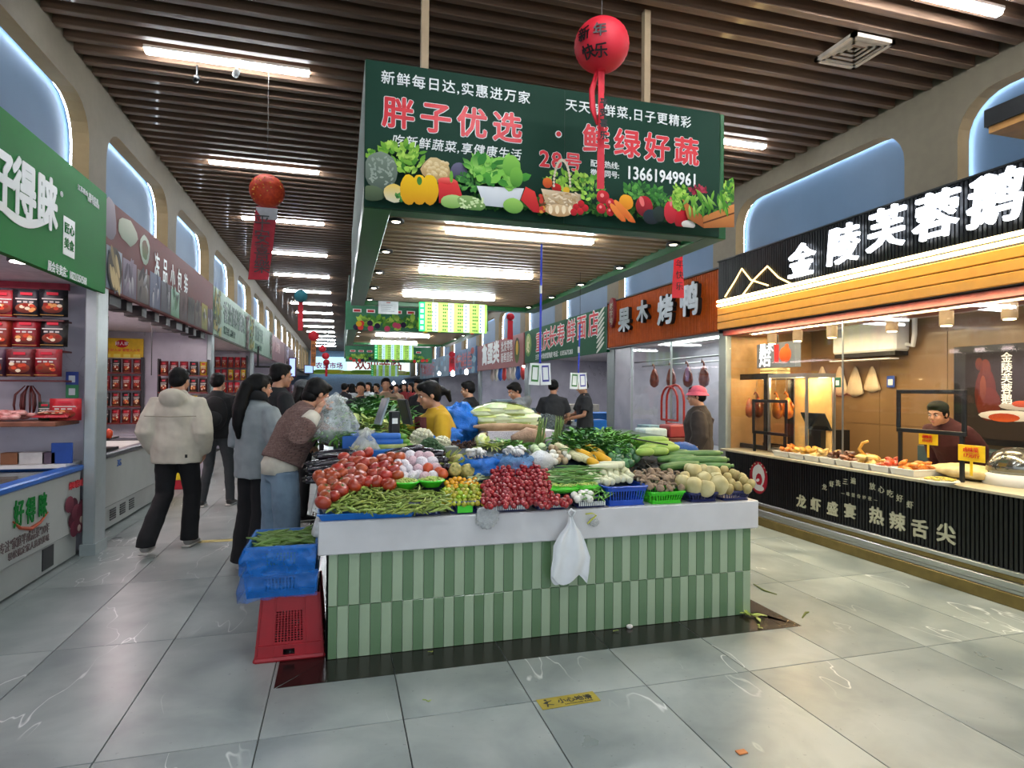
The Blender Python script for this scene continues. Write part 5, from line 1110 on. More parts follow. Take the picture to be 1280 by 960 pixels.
def human(label, loc, rz, H=1.7, lean=0, side=0, head=(0, 0), arms=None, legs=None, hair='short', top='sweater', topm=None, pants=None, shoes=None, voxel=.011, face=True, g=.016, wide=1.0, sleeves='long', hood=False, skin=None, hem=.86, group=None, seedv=1, flare=0.0, longsk=False, curl=.5):
    k = H / 1.7; root = empty('person', loc, rz, label, 'person', group); skin = skin or SKIN
    V = Vector; pel = V((0, 0, .95))
    TU = Matrix.Translation(pel) @ Matrix.Rotation(-lean, 4, 'X') @ Matrix.Rotation(side, 4, 'Y') @ Matrix.Translation(-pel)
    U = lambda x, y, z: (TU @ V((x, y, z)))
    hc = U(0, .028, 1.568); yaw, pitch = head; RH = Matrix.Translation(hc) @ Matrix.Rotation(-lean * .5, 4, 'X') @ Matrix.Rotation(yaw, 4, 'Z') @ Matrix.Rotation(-pitch, 4, 'X')
    HH = lambda x, y, z: RH @ V((x, y, z))
    A = {}
    for s, nm in ((1, 'R'), (-1, 'L')):
        A['sh' + nm] = U(.158 * s * wide, 0, 1.352); A['el' + nm] = U(.215 * s * wide, -.03, 1.12); A['wr' + nm] = U(.20 * s * wide, .07, .90)
        A['hip' + nm] = V((.088 * s, 0, .92)); A['kn' + nm] = V((.10 * s, .015, .50)); A['an' + nm] = V((.105 * s, -.02, .09)); A['pd' + nm] = V((-s, 0.2, 0)); A['fd' + nm] = V((0, 1, 0))
    for d_ in (arms, legs):
        if d_:
            for q, v in d_.items(): A[q] = V(v)
    sc_ = lambda mb: setattr(mb, 'v', [tuple(V(p) * k) for p in mb.v])
    # skin
    mb = MB(); E = lambda c, r, nu=14, nv=10: mb.ell(HH(*c), r, nu, nv, M=RH.to_3x3())
    E((0, -.012, .028), (.073, .092, .088)); E((0, .022, -.035), (.056, .066, .072)); E((0, .06, -.088), (.024, .022, .02), 8, 6); E((0, .074, .024), (.046, .014, .010), 10, 6)
    for s in (1, -1): E((.033 * s, .056, -.030), (.024, .024, .026), 8, 6); E((.075 * s, -.008, -.008), (.009, .02, .03), 8, 6)
    mb.tube([HH(0, .082, .012), HH(0, .104, -.024), HH(0, .09, -.032)], [.009, .0135, .008], 8); E((0, .083, -.053), (.022, .009, .006), 8, 6); E((0, .080, -.064), (.019, .010, .006), 8, 6)
    mb.tube([U(0, -.012, 1.40), U(0, -.008, 1.47), HH(0, -.012, -.05)], [.062, .053, .05], 12)
    sc_(mb); hm = fuse(mb, .0065 if face else .011, 3); 
    mb = MB(); mb.tube([V((0, 0, .84)), V((0, 0, .95)), U(0, 0, 1.1), U(0, 0, 1.28), U(0, -.005, 1.40), U(0, -.01, 1.46)], [(.13, .09), (.145, .1), (.125, .09), (.15, .105), (.12, .08), (.06, .06)], 14)
    for nm in 'RL':
        mb.tube([A['sh' + nm] * .8 + U(0, 0, 1.4) * .2, A['sh' + nm], (A['sh' + nm] + A['el' + nm]) / 2, A['el' + nm], (A['el' + nm] + A['wr' + nm]) / 2, A['wr' + nm]], [.045, .048, .042, .036, .034, .024], 9)
        mb.tube([A['hip' + nm], (A['hip' + nm] + A['kn' + nm]) / 2, A['kn' + nm], (A['kn' + nm] * .6 + A['an' + nm] * .4), A['an' + nm]], [.082, .07, .052, .05, .035], 9)
    sc_(mb); bmh = fuse(mb, .016, 2)
    hb = MB()
    for nm, s in (('R', 1), ('L', -1)):
        if 'fd' + nm in (arms or {}): fd = A['fd' + nm]
        else: fd = (A['wr' + nm] - A['el' + nm])
        hand_into(hb, A['wr' + nm], fd, A['pd' + nm], curl, -s)
    sc_(hb)
    # one body mesh
    me = bpy.data.meshes.new('body'); vs = []; fs = []
    for src in (hm, bmh): n = len(vs); vs += [tuple(v.co) for v in src.vertices]; fs += [[i + n for i in p.vertices] for p in src.polygons]
    n = len(vs); vs += hb.v; fs += [[i + n for i in f] for f in hb.f]
    me.from_pydata(vs, [], fs); me.polygons.foreach_set('use_smooth', [True] * len(fs)); body = meshobj('body', me, skin, root)
    if face:
        for s in (1, -1):
            mb = MB(); mb.ell(HH(.030 * s, .0745, .006), (.0135, .008, .008), 10, 6, M=RH.to_3x3()); mb.ell(HH(.030 * s, .0815, .006), (.006, .003, .0062), 8, 6, 1, M=RH.to_3x3()); sc_(mb); mb.build('eye', [M_eye, M_iris], body, True)
            mb = MB(); mb.tube([HH(.014 * s, .088, .024), HH(.032 * s, .084, .030), HH(.050 * s, .070, .024)], [.003, .0042, .002], 5); sc_(mb); mb.build('eyebrow', M_hair, body, True)
        mb = MB(); mb.ell(HH(0, .0895, -.057), (.019, .005, .0065), 10, 6, M=RH.to_3x3()); sc_(mb); mb.build('lips', M_lip, body, True)
    # hair
    if hair:
        mb = MB(); E2 = lambda c, r: mb.ell(HH(*c), r, 14, 10, M=RH.to_3x3())
        E2((0, -.024, .046), (.083, .098, .080)); E2((0, -.05, .0), (.078, .066, .075)); E2((0, .035, .085), (.064, .05, .034))
        for s in (1, -1): E2((.066 * s, -.02, .022), (.018, .05, .05))
        if hair in ('pony', 'long', 'tied'): E2((0, -.055, -.03), (.07, .05, .06))
        if hair == 'pony': mb.tube([HH(0, -.08, .05), HH(.0, -.115, -.0), HH(.0, -.14, -.10), HH(.01, -.16, -.22), HH(.015, -.155, -.34), HH(.02, -.14, -.46)], [.05, .062, .064, .062, .05, .015], 10)
        if hair == 'tied': E2((0, -.12, .0), (.045, .045, .045)); mb.tube([HH(0, -.11, .0), HH(0, -.17, -.03), HH(0, -.17, -.12)], [.03, .035, .015], 9)
        if hair == 'long':
            mb.tube([HH(0, -.05, -.02), HH(0, -.07, -.12), HH(0, -.08, -.26)], [(.085, .06), (.09, .05), (.06, .02)], 12)
            for s in (1, -1): mb.tube([HH(.07 * s, -.02, .03), HH(.078 * s, .0, -.07), HH(.07 * s, .0, -.2)], [.025, .028, .014], 8)
        if hair == 'curly':
            for i in range(26): a = i * 2.4; z = .02 + .09 * (i / 26); E2((.07 * math.cos(a) * (1.1 - i / 40), -.02 + .08 * math.sin(a) * (1.1 - i / 40), z + .01), (.025, .025, .025))
        sc_(mb); meshobj('hair', fuse(mb, .009, 3, .002, seedv, 40), M_hair, root)
    # top
    topm = topm or mat('sweater_grey', '#7d8284', .9); w = wide
    mb = MB(); ex = g
    hz = U(0, 0, hem) if hem < .95 else U(0, 0, hem)
    mb.tube([V((0, 0, hem)) if hem < .95 else U(0, 0, hem), U(0, 0, max(.97, hem + .02)), U(0, 0, 1.1), U(0, .005, 1.26), U(0, -.005, 1.38), U(0, -.01, 1.435), U(0, -.008, 1.462)], [(.155 * w + ex, .118 + ex), (.158 * w + ex, .12 + ex), (.148 * w + ex, .112 + ex), (.168 * w + ex, .122 + ex), (.135 * w + ex, .088 + ex), (.068 + ex * .6, .065 + ex * .6), (.056 + ex * .35, .056 + ex * .35)], 18)
    for nm in 'RL':
        sh, el, wr = A['sh' + nm], A['el' + nm], A['wr' + nm]; nk = U(0, -.005, 1.41)
        if sleeves == 'long': mb.tube([nk * .6 + sh * .4, sh, (sh + el) / 2, el, (el + wr) / 2, wr * .93 + el * .07, wr * .97 + el * .03], [.045, .050 + ex * .7, .05 + ex * 1.1, .046 + ex * 1.1, .042 + ex, .038 + ex * .6, .032], 11)
        elif sleeves == 'short': mb.tube([nk * .6 + sh * .4, sh, (sh + el) / 2, sh * .25 + el * .75], [.05, .056 + ex, .052 + ex * 1.1, .052 + ex * 1.2], 11)
        elif sleeves == 'none': mb.tube([nk * .6 + sh * .4, sh], [.05, .054 + ex], 11)
        elif sleeves == 'mid': mb.tube([nk * .6 + sh * .4, sh, (sh + el) / 2, el, el * .6 + wr * .4], [.05, .056 + ex, .05 + ex * 1.1, .048 + ex * 1.1, .042 + ex * 1.2], 11)
    if hood: mb.ell(U(0, -.125, 1.395), (.125, .075, .10), 14, 10, M=Matrix.Rotation(.5, 3, 'X')); mb.ell(U(0, -.02, 1.455), (.085, .075, .03), 14, 8)
    if longsk: mb.tube([V((0, 0, .96)), V((0, .0, .7)), V((0, .0, .55))], [(.17, .13), (.19, .15), (.2, .15)], 16)
    sc_(mb); tp_ = meshobj('top', fuse(mb, voxel, 3, .006, seedv), topm, root)
    # trousers
    mb = MB(); f_ = flare
    mb.tube([V((0, 0, .84)), V((0, 0, .97)), V((0, 0, 1.02))], [(.135, .105), (.15, .112), (.14, .105)], 16)
    for nm in 'RL':
        h_, kn, an = A['hip' + nm], A['kn' + nm], A['an' + nm]
        mb.tube([h_, h_ * .75 + kn * .25, (h_ + kn) / 2, kn, (kn + an) / 2, an, an - V((0, 0, .03))], [.092, .092 + f_ * .2, .083 + f_ * .4, .066 + f_ * .7, .06 + f_, .056 + f_ * 1.2, .056 + f_ * 1.3], 12)
    sc_(mb); meshobj('trousers', fuse(mb, voxel * 1.2, 3, .005, seedv + 3), pants or mat('trousers_black', '#121317', .85), root)
    sh_m = shoes or mat('shoe_dark', '#1a1a1c', .6); sole = mat('shoe_sole', '#b8b6b0', .6)
    for nm, s in (('R', 1), ('L', -1)):
        an = A['an' + nm]; pitch_f = A.get('ft' + nm, V((0, 0, 0))).x
        M = Matrix.Translation(an) @ Matrix.Rotation(pitch_f, 4, 'X') @ Matrix.Rotation(-s * .12, 4, 'Z'); mb = MB()
        mb.tube([M @ V((0, -.055, -.045)), M @ V((0, -.03, -.035)), M @ V((0, .05, -.045)), M @ V((0, .12, -.058)), M @ V((0, .175, -.066))], [(.035, .035), (.042, .045), (.044, .038), (.045, .026), (.03, .016)], 10)
        mb.tube([M @ V((0, 0, -.04)), M @ V((0, -.012, .02))], [.042, .04], 10); sc_(mb)
        o = meshobj('shoe', fuse(mb, .01, 2), sh_m, root)
        mb = MB(); mb.box(-.043, .043, -.08, .185, -.09, -.068, M=M, bev=.012); sc_(mb); mb.build('sole', sole, o)
    return root, HH, U, A, k
def C(n, c, **kw): return mat('cloth_' + n, c, kw.pop('rough', .9), var=kw.pop('var', .08), scale=kw.pop('scale', 16), bump=kw.pop('bump', .15), **kw)
V3 = Vector
# 1 man in the beige hooded jacket, walking away on the left
r, HH, U, A, k = human('man in a beige hooded jacket and black trousers walking away', (-1.46, 6.30, .0), -.12, 1.70, lean=.04, head=(-.25, .05), wide=1.12, g=.045, hood=True, topm=C('beige', '#b9b3a3', scale=9), pants=C('black', '#0f1013'), hem=.80,
    shoes=mat('shoe_grey', '#8d8b88', .6), legs={'knR': (.10, .12, .51), 'anR': (.09, .08, .09), 'knL': (-.11, .02, .50), 'anL': (-.13, -.32, .13)}, arms={'elR': (.245, -.06, 1.09), 'wrR': (.205, .08, .88), 'elL': (-.245, -.06, 1.09), 'wrL': (-.205, .08, .88)}, flare=.02, face=True, seedv=2)
m = MB(); m.tube([V3((-.22, -.165, 1.24)) , V3((0, -.20, 1.235)), V3((.22, -.165, 1.24))], .004, 5); m.build('yoke_seam', C('beige_seam', '#8f8978'), r); m = MB(); m.box(.13, .15, -.172, -.166, .86, .89); m.build('small_emblem', M_black, r)
# 2 man in black with a green sleeve, backpack
r, *_ = human('man in a black and green jacket and grey trousers by the left stall', (-1.50, 8.45, 0), -.1, 1.70, head=(-.3, .1), wide=1.15, g=.035, topm=C('black_jacket', '#101214'), pants=C('grey_trousers', '#3c4043'), legs={'anR': (.16, .02, .09), 'knR': (.14, .03, .5), 'anL': (-.16, -.05, .09)}, shoes=mat('shoe_mix', '#3a3836', .6), seedv=4)
bp = empty('backpack', (-1.50, 8.25, 1.18), -.1, 'black backpack on the back of the man in black and green', 'backpack'); m = MB(); m.ell((0, 0, 0), (.16, .08, .22), 14, 10); meshobj('bag_body', fuse(m, .015, 2, .004), C('black_pack', '#0c0d0f'), bp); m = MB(); m.ell((0, -.06, -.06), (.11, .04, .1), 12, 8); m.build('pocket', C('pack_pocket', '#16191b'), bp, True)
m = MB(); m.tube([(.22, -.02, 1.33), (.27, -.05, 1.2), (.28, -.04, 1.10)], [.05, .062, .055], 10); m.build('green_sleeve_panel', C('teal', '#0f5a4a'), r, True)
# 3 woman in grey hoodie, long ponytail, wide black trousers
r, HH, U, A, k = human('woman in a light grey hoodie with a long black ponytail and wide black trousers', (-.66, 5.42, 0), -.85, 1.63, head=(-.15, .12), wide=1.12, g=.045, hood=False, hair='pony', topm=C('light_grey', '#858d90', scale=12), pants=C('black2', '#0b0c10'), hem=.80, flare=.06, arms={'elR': (.30, .0, 1.10), 'wrR': (.16, .26, 1.04), 'elL': (-.30, .0, 1.10), 'wrL': (-.12, .26, 1.02)}, seedv=5)
m = MB(); m.tube([U(0, -.01, 1.40), U(0, -.005, 1.455), U(0, 0, 1.475)], [(.105, .095), (.085, .08), (.07, .07)], 14); m.build('black_collar', C('black3', '#101114'), r, True)
# 4 tall man behind her
r, HH, U, A, k = human('tall man in a black jacket with a white strap, behind the woman in grey', (-.58, 6.35, 0), -1.15, 1.76, head=(-.1, .1), wide=1.1, g=.03, topm=C('black_jacket2', '#14161a'), arms={'elR': (.28, .0, 1.1), 'wrR': (.12, .22, 1.02)}, seedv=6)
m = MB(); m.tube([U(-.04, .15, 1.40), U(.02, .165, 1.22), U(.05, .17, 1.12)], [.008, .01, .012], 5); m.build('white_strap', T_white, r); m = MB(); m.tube([U(0, -.01, 1.43), U(0, .0, 1.475)], [(.075, .07), (.065, .062)], 12); m.build('white_collar', T_white, r, True)
# 5 woman in the tweed vest, leaning over the produce with a bag
def tweed():
    m = mat('tweed', '#6b4f48', .95, col2='#8c6c60', scale=60, bump=.4); nt = m.node_tree; wv = nt.nodes.new('ShaderNodeTexBrick'); wv.inputs['Scale'].default_value = 22; wv.inputs['Color1'].default_value = (.15, .085, .07, 1); wv.inputs['Color2'].default_value = (.21, .13, .11, 1); wv.inputs['Mortar'].default_value = (.09, .05, .045, 1); wv.inputs['Mortar Size'].default_value = .03
    tc = nt.nodes['Texture Coordinate']; mp = nt.nodes.new('ShaderNodeMapping'); mp.inputs['Rotation'].default_value = (PI / 2, 0, 0); nt.links.new(tc.outputs['Object'], mp.inputs[0]); nt.links.new(mp.outputs[0], wv.inputs['Vector']); nt.links.new(wv.outputs[0], nt.nodes['Principled BSDF'].inputs['Base Color']); return m
RW = -1.05
r, HH, U, A, k = human('woman in a brown tweed vest, pale blue jeans and face mask reaching over the produce', (-.42, 4.74, 0), RW, 1.66, lean=.46, side=.0, head=(.0, .3), wide=1.05, g=.03, hair='short', sleeves='mid', topm=tweed(), pants=C('jeans', '#5c6f80', col2='#74899a', scale=7), hem=.98, flare=.045,
    arms={'elR': (.33, -.02, 1.20), 'wrR': (.27, .19, 1.41), 'fdR': (-.1, .8, .5), 'pdR': (-.9, 0, -.3), 'elL': (-.16, .50, 1.14), 'wrL': (-.10, .74, 1.10), 'fdL': (0, 1, -.1), 'pdL': (0, 0, -1)}, seedv=7, curl=.9)
for nm in 'RL': m = MB(); a, b = A['el' + nm] * k, A['wr' + nm] * k; m.tube([a * .7 + b * .3, (a + b) / 2, a * .3 + b * .7], [.066, .062, .05], 12); m.build('white_cuff', C('cream_shirt', '#c8c2b2'), r, True)
m = MB(); m.tube([V3((0, 0, .90)), V3((0, 0, .955)), U(0, 0, 1.0)], [(.160, .124), (.166, .130), (.162, .128)], 16); m.v = [tuple(V3(p) * k) for p in m.v]; m.build('shirt_hem', MATS['cloth_cream_shirt'], r, True)
m = MB(); m.ell(HH(0, .062, -.052), (.052, .048, .042), 12, 8); m.v = [tuple(V3(p) * k) for p in m.v]; m.build('face_mask', mat('mask', '#cfd6da', .8), r, True)
m = MB(); m.ell(HH(0, -.05, -.05), (.07, .06, .06), 12, 8); m.v = [tuple(V3(p) * k) for p in m.v]; m.build('hair_back', M_hair, r, True)
WOM = (Matrix.Translation((-.42, 4.74, 0)) @ Matrix.Rotation(RW, 4, 'Z')); hand = WOM @ (A['wrR'] * k) + (WOM.to_3x3() @ V3((-.2, .7, .2)).normalized()) * .09
# pouch shaped bags
def pouch(name, top, w, d, h, mtl, label, seedv=1, rz=0, parent=None, group=None, sag=.6, pleat=.12, lv=16, nu=36, handles=True, solid=False):
    mb = MB(); vs = []; so = Vector((seedv * 5.3, 0, 0))
    for i in range(lv + 1):
        t = i / lv; R = (.10 + .90 * min(1, (t / sag)) ** .8) if t < sag else math.sqrt(max(.02, 1 - ((t - sag) / (1 - sag)) ** 2.2 * .96))
        for j in range(nu):
            a = 2 * PI * j / nu; f = 1 + pleat * (1 - t * .6) * math.sin(j * 2 * PI / nu * 7 + 2 * math.sin(t * 3 + seedv)) + .10 * noise.noise(Vector((math.cos(a) * 1.5, math.sin(a) * 1.5, t * 3)) + so)
            vs.append((w / 2 * R * f * math.cos(a), d / 2 * R * f * math.sin(a), -h * t + .02 * noise.noise(Vector((a, t * 4, 1)) + so) * h))
    fs = [(i * nu + j, i * nu + (j + 1) % nu, (i + 1) * nu + (j + 1) % nu, (i + 1) * nu + j) for i in range(lv) for j in range(nu)] + [tuple(lv * nu + j for j in range(nu))]
    mb.add(vs, [f[::-1] for f in fs]); c = empty(name, top, rz, label, 'plastic bag', group); mb.build('bag_body', mtl, c, True)
    if handles:
        for s in (-1, 1):
            m = MB(); m.tube([(0, 0, .02), (s * .012, 0, .0), (s * w * .10, 0, -h * .06), (s * w * .22, 0, -h * .14)], [(.004, .008), (.006, .014), (.01, .02), (.004, .03)], 8); m.build('handle', mtl, c, True)
    return c
ht = hand - V3((0, 0, .01))
pouch('plastic_bag', W(420, 494, Y=ht.y - .04), .36, .20, .36, filmmat('clear_film_b', '#dfe6e4', .3), 'clear plastic bag of green vegetables held up by the woman in the tweed vest', 3, .4, pleat=.08)
o = link('leafy_greens', leafmesh(160, .12, .018, (-.5, .7), .09, L_mid, 7, .3), None, W(420, 545, Y=ht.y - .04)); tag(o, 'green leaves inside the clear plastic bag the woman holds', 'leafy greens')
pouch('plastic_bag', W(458, 538, Y=4.2), .21, .15, .19, filmmat('clear_film_c', '#d6d8cc', .45), 'clear plastic bag of pale bean sprouts behind the tomatoes', 6, .1)
mb = MB(); p = W(455, 566, Y=4.2)
for q_ in range(150): q = p + V3((ru(-.09, .08), ru(-.05, .05), ru(-.045, .05))); v = V3((ru(-1, 1), ru(-1, 1), ru(-.5, .5))) * .02; mb.tube([q - v, q + v], [.0035, .002], 4)
tag(mb.build('bean_sprouts', mat('sprout_y', '#d8cd88', .5)), 'pale yellow bean sprouts inside the clear bag behind the tomatoes', 'bean sprouts', kind='stuff')
# 6, 7 behind: dark man, woman with grey cap
human('dark haired man in a black coat looking right, behind the tall man', (-.80, 8.1, 0), -1.3, 1.70, head=(0, .1), topm=C('black_coat', '#131418'), g=.03, hair='curly', seedv=8, voxel=.014)
r, HH, U, A, k = human('person in a grey knit cap and dark coat, behind the woman in tweed', (W(376, 490, Y=7.3).x, 7.3, 0), -1.0, 1.60, head=(0, .3), topm=C('dark_coat2', '#1c1c20'), g=.03, hair='long', seedv=9, voxel=.014)
m = MB(); m.ell(HH(0, -.02, .06), (.093, .108, .078), 14, 10); m.tube([HH(0, -.01, .02), HH(0, -.01, .045)], [(.096, .108), (.1, .112)], 16); m.v = [tuple(V3(p) * k) for p in m.v]; m.build('knit_cap', C('knit_grey', '#4a4e52', bump=.6, scale=60), r, True)
# 8 vendor in yellow
VR = 1.75
r, HH, U, A, k = human('vendor in a yellow sweater and dark red apron reaching left by the scale', (.84, 4.92, 0), VR, 1.60, lean=.22, head=(-.05, .2), wide=1.0, g=.026, hair='tied', topm=C('mustard', '#b08a14', scale=10), pants=C('dark_trs', '#1b1c22'),
    arms={'elR': (.25, .22, 1.22), 'wrR': (.20, .46, 1.24), 'fdR': (0, 1, 0), 'pdR': (0, 0, -1), 'elL': (-.28, .14, 1.12), 'wrL': (-.22, .38, 1.06), 'fdL': (0, 1, -.1), 'pdL': (0, 0, -1)}, seedv=10)
m = MB(); m.tube([U(.075, .14, 1.40), U(.07, .165, 1.25), U(.08, .16, 1.05), U(.09, .15, .98)], [(.012, .03)] * 4, 8); m.tube([U(-.075, .14, 1.40), U(-.07, .165, 1.25), U(-.08, .16, 1.05)], [(.012, .03)] * 3, 8); m.tube([U(.0, .155, 1.30), U(0, .16, 1.1), U(0, .155, .9)], [(.10, .02), (.12, .02), (.14, .02)], 10); m.v = [tuple(V3(p) * k) for p in m.v]; m.build('apron', C('dark_red', '#4a1418'), r, True)
m = MB(); m.tube([U(.10, -.13, 1.36), U(.04, -.15, 1.2), U(-.1, -.15, 1.02)], [(.01, .022)] * 3, 8); m.v = [tuple(V3(p) * k) for p in m.v]; m.build('apron_strap', MATS['cloth_dark_red'], r, True)
for nm in ('L',): m = MB(); a, b = A['el' + nm] * k, A['wr' + nm] * k; m.tube([a * .55 + b * .45, b], [.056, .042], 12); m.build('checked_oversleeve', C('purple_check', '#5a3a52', col2='#8a7488', scale=90), r, True)
# others, right side
human('man in a black jacket standing behind the large blue bag', (1.72, 8.2, 0), .9, 1.63, head=(.2, .2), topm=C('black_m', '#0f1012'), g=.03, seedv=11, voxel=.014, wide=1.1)
r, HH, U, A, k = human('person in a black and grey hooded top stooping by the red sign shop', (2.35, 7.8, 0), 1.5, 1.62, lean=.12, head=(.3, .4), topm=C('mid_grey', '#6d7274'), g=.035, hood=True, seedv=12, voxel=.014)
m = MB(); m.tube([U(0, .03, 1.2), U(0, .04, 1.3), U(0, .02, 1.41)], [(.185, .15), (.185, .155), (.13, .12)], 14); m.v = [tuple(V3(p) * k) for p in m.v]; m.build('black_yoke', C('black_y', '#0e0f11'), r, True)
human('man in a dark T-shirt seen from behind at the noodle shop', (W(692, 500, Y=8.9).x, 8.9, 0), -.3, 1.68, lean=.08, head=(-.3, .4), topm=C('dark_tee', '#26282c'), sleeves='short', g=.02, seedv=13, voxel=.014, arms={'elR': (.24, .1, 1.12), 'wrR': (.16, .34, 1.06), 'elL': (-.24, .1, 1.12), 'wrL': (-.16, .34, 1.06)})
human('person in a black cap and dark T-shirt reaching left at the noodle shop', (3.95, 9.4, 0), 1.5, 1.70, lean=.05, head=(0, .35), topm=C('dark_tee2', '#2c2e32'), sleeves='short', g=.02, seedv=14, voxel=.014, arms={'elR': (.24, .1, 1.10), 'wrR': (.18, .38, 1.05), 'elL': (-.24, .1, 1.10), 'wrL': (-.16, .36, 1.03)})
# pink hat
r, HH, U, A, k = human('elderly woman in a pink bucket hat and dark brown coat facing the duck shop', (3.72, 5.72, 0), .95, 1.57, head=(.1, .05), wide=1.12, g=.045, topm=C('brown_coat', '#2e2522', scale=12), hair='short', seedv=15, hem=.78, pants=C('dark_trs2', '#131316'))
PH = mat('pink_felt', '#c2556a', .9, var=.08)
m = MB(); m.ell(HH(0, -.015, .055), (.098, .108, .075), 16, 10); m.v = [tuple(V3(p) * k) for p in m.v]; o = m.build('hat_crown', PH, r, True)
Mh = Matrix.Translation(HH(0, -.015, .05)); m = MB(); m.lathe([(.095, .01), (.102, .0), (.135, -.035), (.138, -.038), (.133, -.040), (.098, -.006)], 28, M=Mh); m.v = [tuple(V3(p) * k) for p in m.v]; m.build('hat_brim', PH, r, True)
m = MB(); m.tube([U(-.17, -.02, 1.42), U(-.02, -.165, 1.3), U(.19, -.1, 1.05)], [(.006, .016)] * 3, 6); m.v = [tuple(V3(p) * k) for p in m.v]; m.build('shoulder_strap', C('strap_brown', '#3c2e28'), r, True)
# cook
r, HH, U, A, k = human('cook in a black cap and maroon top bending behind the food counter', (W(1200, 540, X=5.45).x, W(1200, 540, X=5.45).y, 0), 1.75, 1.56, lean=.62, head=(.0, -.1), topm=C('maroon', '#3c1418'), g=.025, seedv=16, hair='short')
m = MB(); m.ell(HH(0, -.02, .06), (.088, .1, .07), 14, 10); m.v = [tuple(V3(p) * k) for p in m.v]; m.build('black_cap', C('cap_black', '#0e0e10'), r, True)
# the crowd far down the hall, each a copy of two built figures
protos = []
for i, (c, t_, hr) in enumerate((('crowd_dark', '#1a1b20', 'short'), ('crowd_red', '#7a1c22', 'long'), ('crowd_tan', '#8a7460', 'short'), ('crowd_white', '#b0b4b8', 'long'))):
    protos.append(None)
crowd = [(430, 503, 16.4, 0, -.4), (440, 500, 17.3, 3, .4), (451, 500, 10.4, 0, 3), (461, 500, 16.2, 3, 2.6), (471, 500, 17.4, 0, 2.4), (482, 500, 10.6, 2, 3.1), (495, 500, 16.4, 2, 2.9), (506, 500, 17.5, 1, 2.6), (515, 500, 16.5, 1, 2.0), (524, 500, 10.3, 0, 2.4), (536, 500, 16.2, 3, 1.5), (435, 500, 24.5, 0, 2), (446, 500, 25.5, 0, 2.5), (489, 500, 24.3, 0, 1), (501, 500, 25, 0, 0), (467, 500, 24.8, 3, 0), (398, 500, 14, 0, -.6), (384, 500, 18, 0, 0), (376, 500, 12, 2, .2)]
looks = ['a dark coat', 'a dark red jacket', 'a tan jacket', 'a pale jacket']
cm = [C('crowd0', '#1a1b20'), C('crowd1', '#7a1c22'), C('crowd2', '#8a7460'), C('crowd3', '#b0b4b8')]
cp = {}
for i, (px, py, Y, c, rz) in enumerate(crowd):
    P = W(px, py, Y=Y); lab = 'distant shopper in %s, %s %s' % (looks[c], ordn[i] if i < len(ordn) else 'last', 'of the far crowd'); hgt = 1.62 + .1 * random.random()
    key = c % 2
    if key not in cp:
        r, *_ = human(lab, (P.x, P.y, 0), rz, 1.66, topm=cm[c], hair='short' if key == 0 else 'long', face=False, voxel=.022, seedv=30 + i, group='distant shoppers down the hall'); cp[key] = r
    else:
        r = copy_tree(cp[key], (P.x, P.y, 0), (0, 0, rz), lab); s_ = hgt / 1.66; r.scale = (s_, s_, s_)
        for ch in COL.objects:
            if ch.parent == r and ch.name.startswith('top'):
                ch.data = ch.data.copy(); ch.data.materials.clear(); ch.data.materials.append(cm[c])
bpy.data.scenes.remove(TS)
# ================================================================ RIGHT STALL
F_ = Vector
def cubething(name, b, m, label, cat, group=None, bev=.004, kind=None, parent=None):
    mb = MB(); c = ((b[0] + b[1]) / 2, (b[2] + b[3]) / 2, b[4]); mb.box(b[0] - c[0], b[1] - c[0], b[2] - c[1], b[3] - c[1], 0, b[5] - b[4], bev=bev)
    o = mb.build(name, m, parent, loc=c)
    return tag(o, label, cat, group, kind) if label else o
RCX = 4.60
sc = empty('food_counter', (RCX, 2.0, 0), 0, 'black fluted food counter with gold lettering and a striped metal base', 'counter')
LY = 4.5
m = MB(); m.box(.02, .55, 0, LY, .25, .775); m.build('body', M_black, sc)
m = MB()
for i in range(int(LY / .034)): m.box(-.004, .02, i * .034 + .004, i * .034 + .026, .25, .77)
tag(m.build('fluting', mat('black_flute2', '#0d0e11', .4), sc), kind='stuff')
M_gold = mat('bronze_strip', '#7d6b3c', .4, metal=.5)
for z0, z1, mm, dx in ((.215, .25, M_steel, -.03), (.175, .215, M_gold, -.02), (.125, .175, M_steel, -.045), (.095, .125, M_gold, -.035), (.0, .095, M_gold, -.05)):
    m = MB(); m.box(dx, .5, 0, LY, z0 + .001, z1, bev=.004); m.build('trim_strip', mm if z0 != .095 else M_steel, sc)
m = MB(); m.box(-.05, .62, 0, LY + .03, .775, .80, bev=.004); m.build('top', mat('cream_ledge', '#a89e86', .35), sc)
B = Board('R', RCX - .008, 'counter_lettering', 'gold characters on the front of the black food counter', 'lettering', a=6.5, z0=.0)
for ch, px, py, hh in (('龙', 1002, 627, 0.135), ('虾', 1020, 631, 0.135), ('盛', 1041, 636, 0.138), ('宴', 1063, 639, 0.14), ('热', 1096, 645, 0.155), ('辣', 1122, 652, 0.155), ('舌', 1150, 661, 0.155), ('尖', 1183, 667, 0.16)): B.row(ch, (px, py), (px, py), hh, T_cream, bold=.03, ext=.004)
for ch, px, py in zip('龙虾洗三遍', (1031, 1040, 1048, 1057, 1067), (609, 605, 604, 602, 601)): B.row(ch, (px, py), (px, py), .062, T_cream, bold=.012)
for ch, px, py in zip('放心吃好虾', (1091, 1102, 1113, 1125, 1138), (608, 612, 617, 623, 631)): B.row(ch, (px, py), (px, py), .066, T_cream, bold=.01)
B.row('—味蕾奇妙夜—', (1054, 617), (1110, 627), .04, T_cream)
x, z = B.p(948, 597); B2 = Board('R', RCX - .006, 'round_emblem', 'red and white oval emblem at the left end of the black food counter', 'emblem', a=6.5, z0=0)
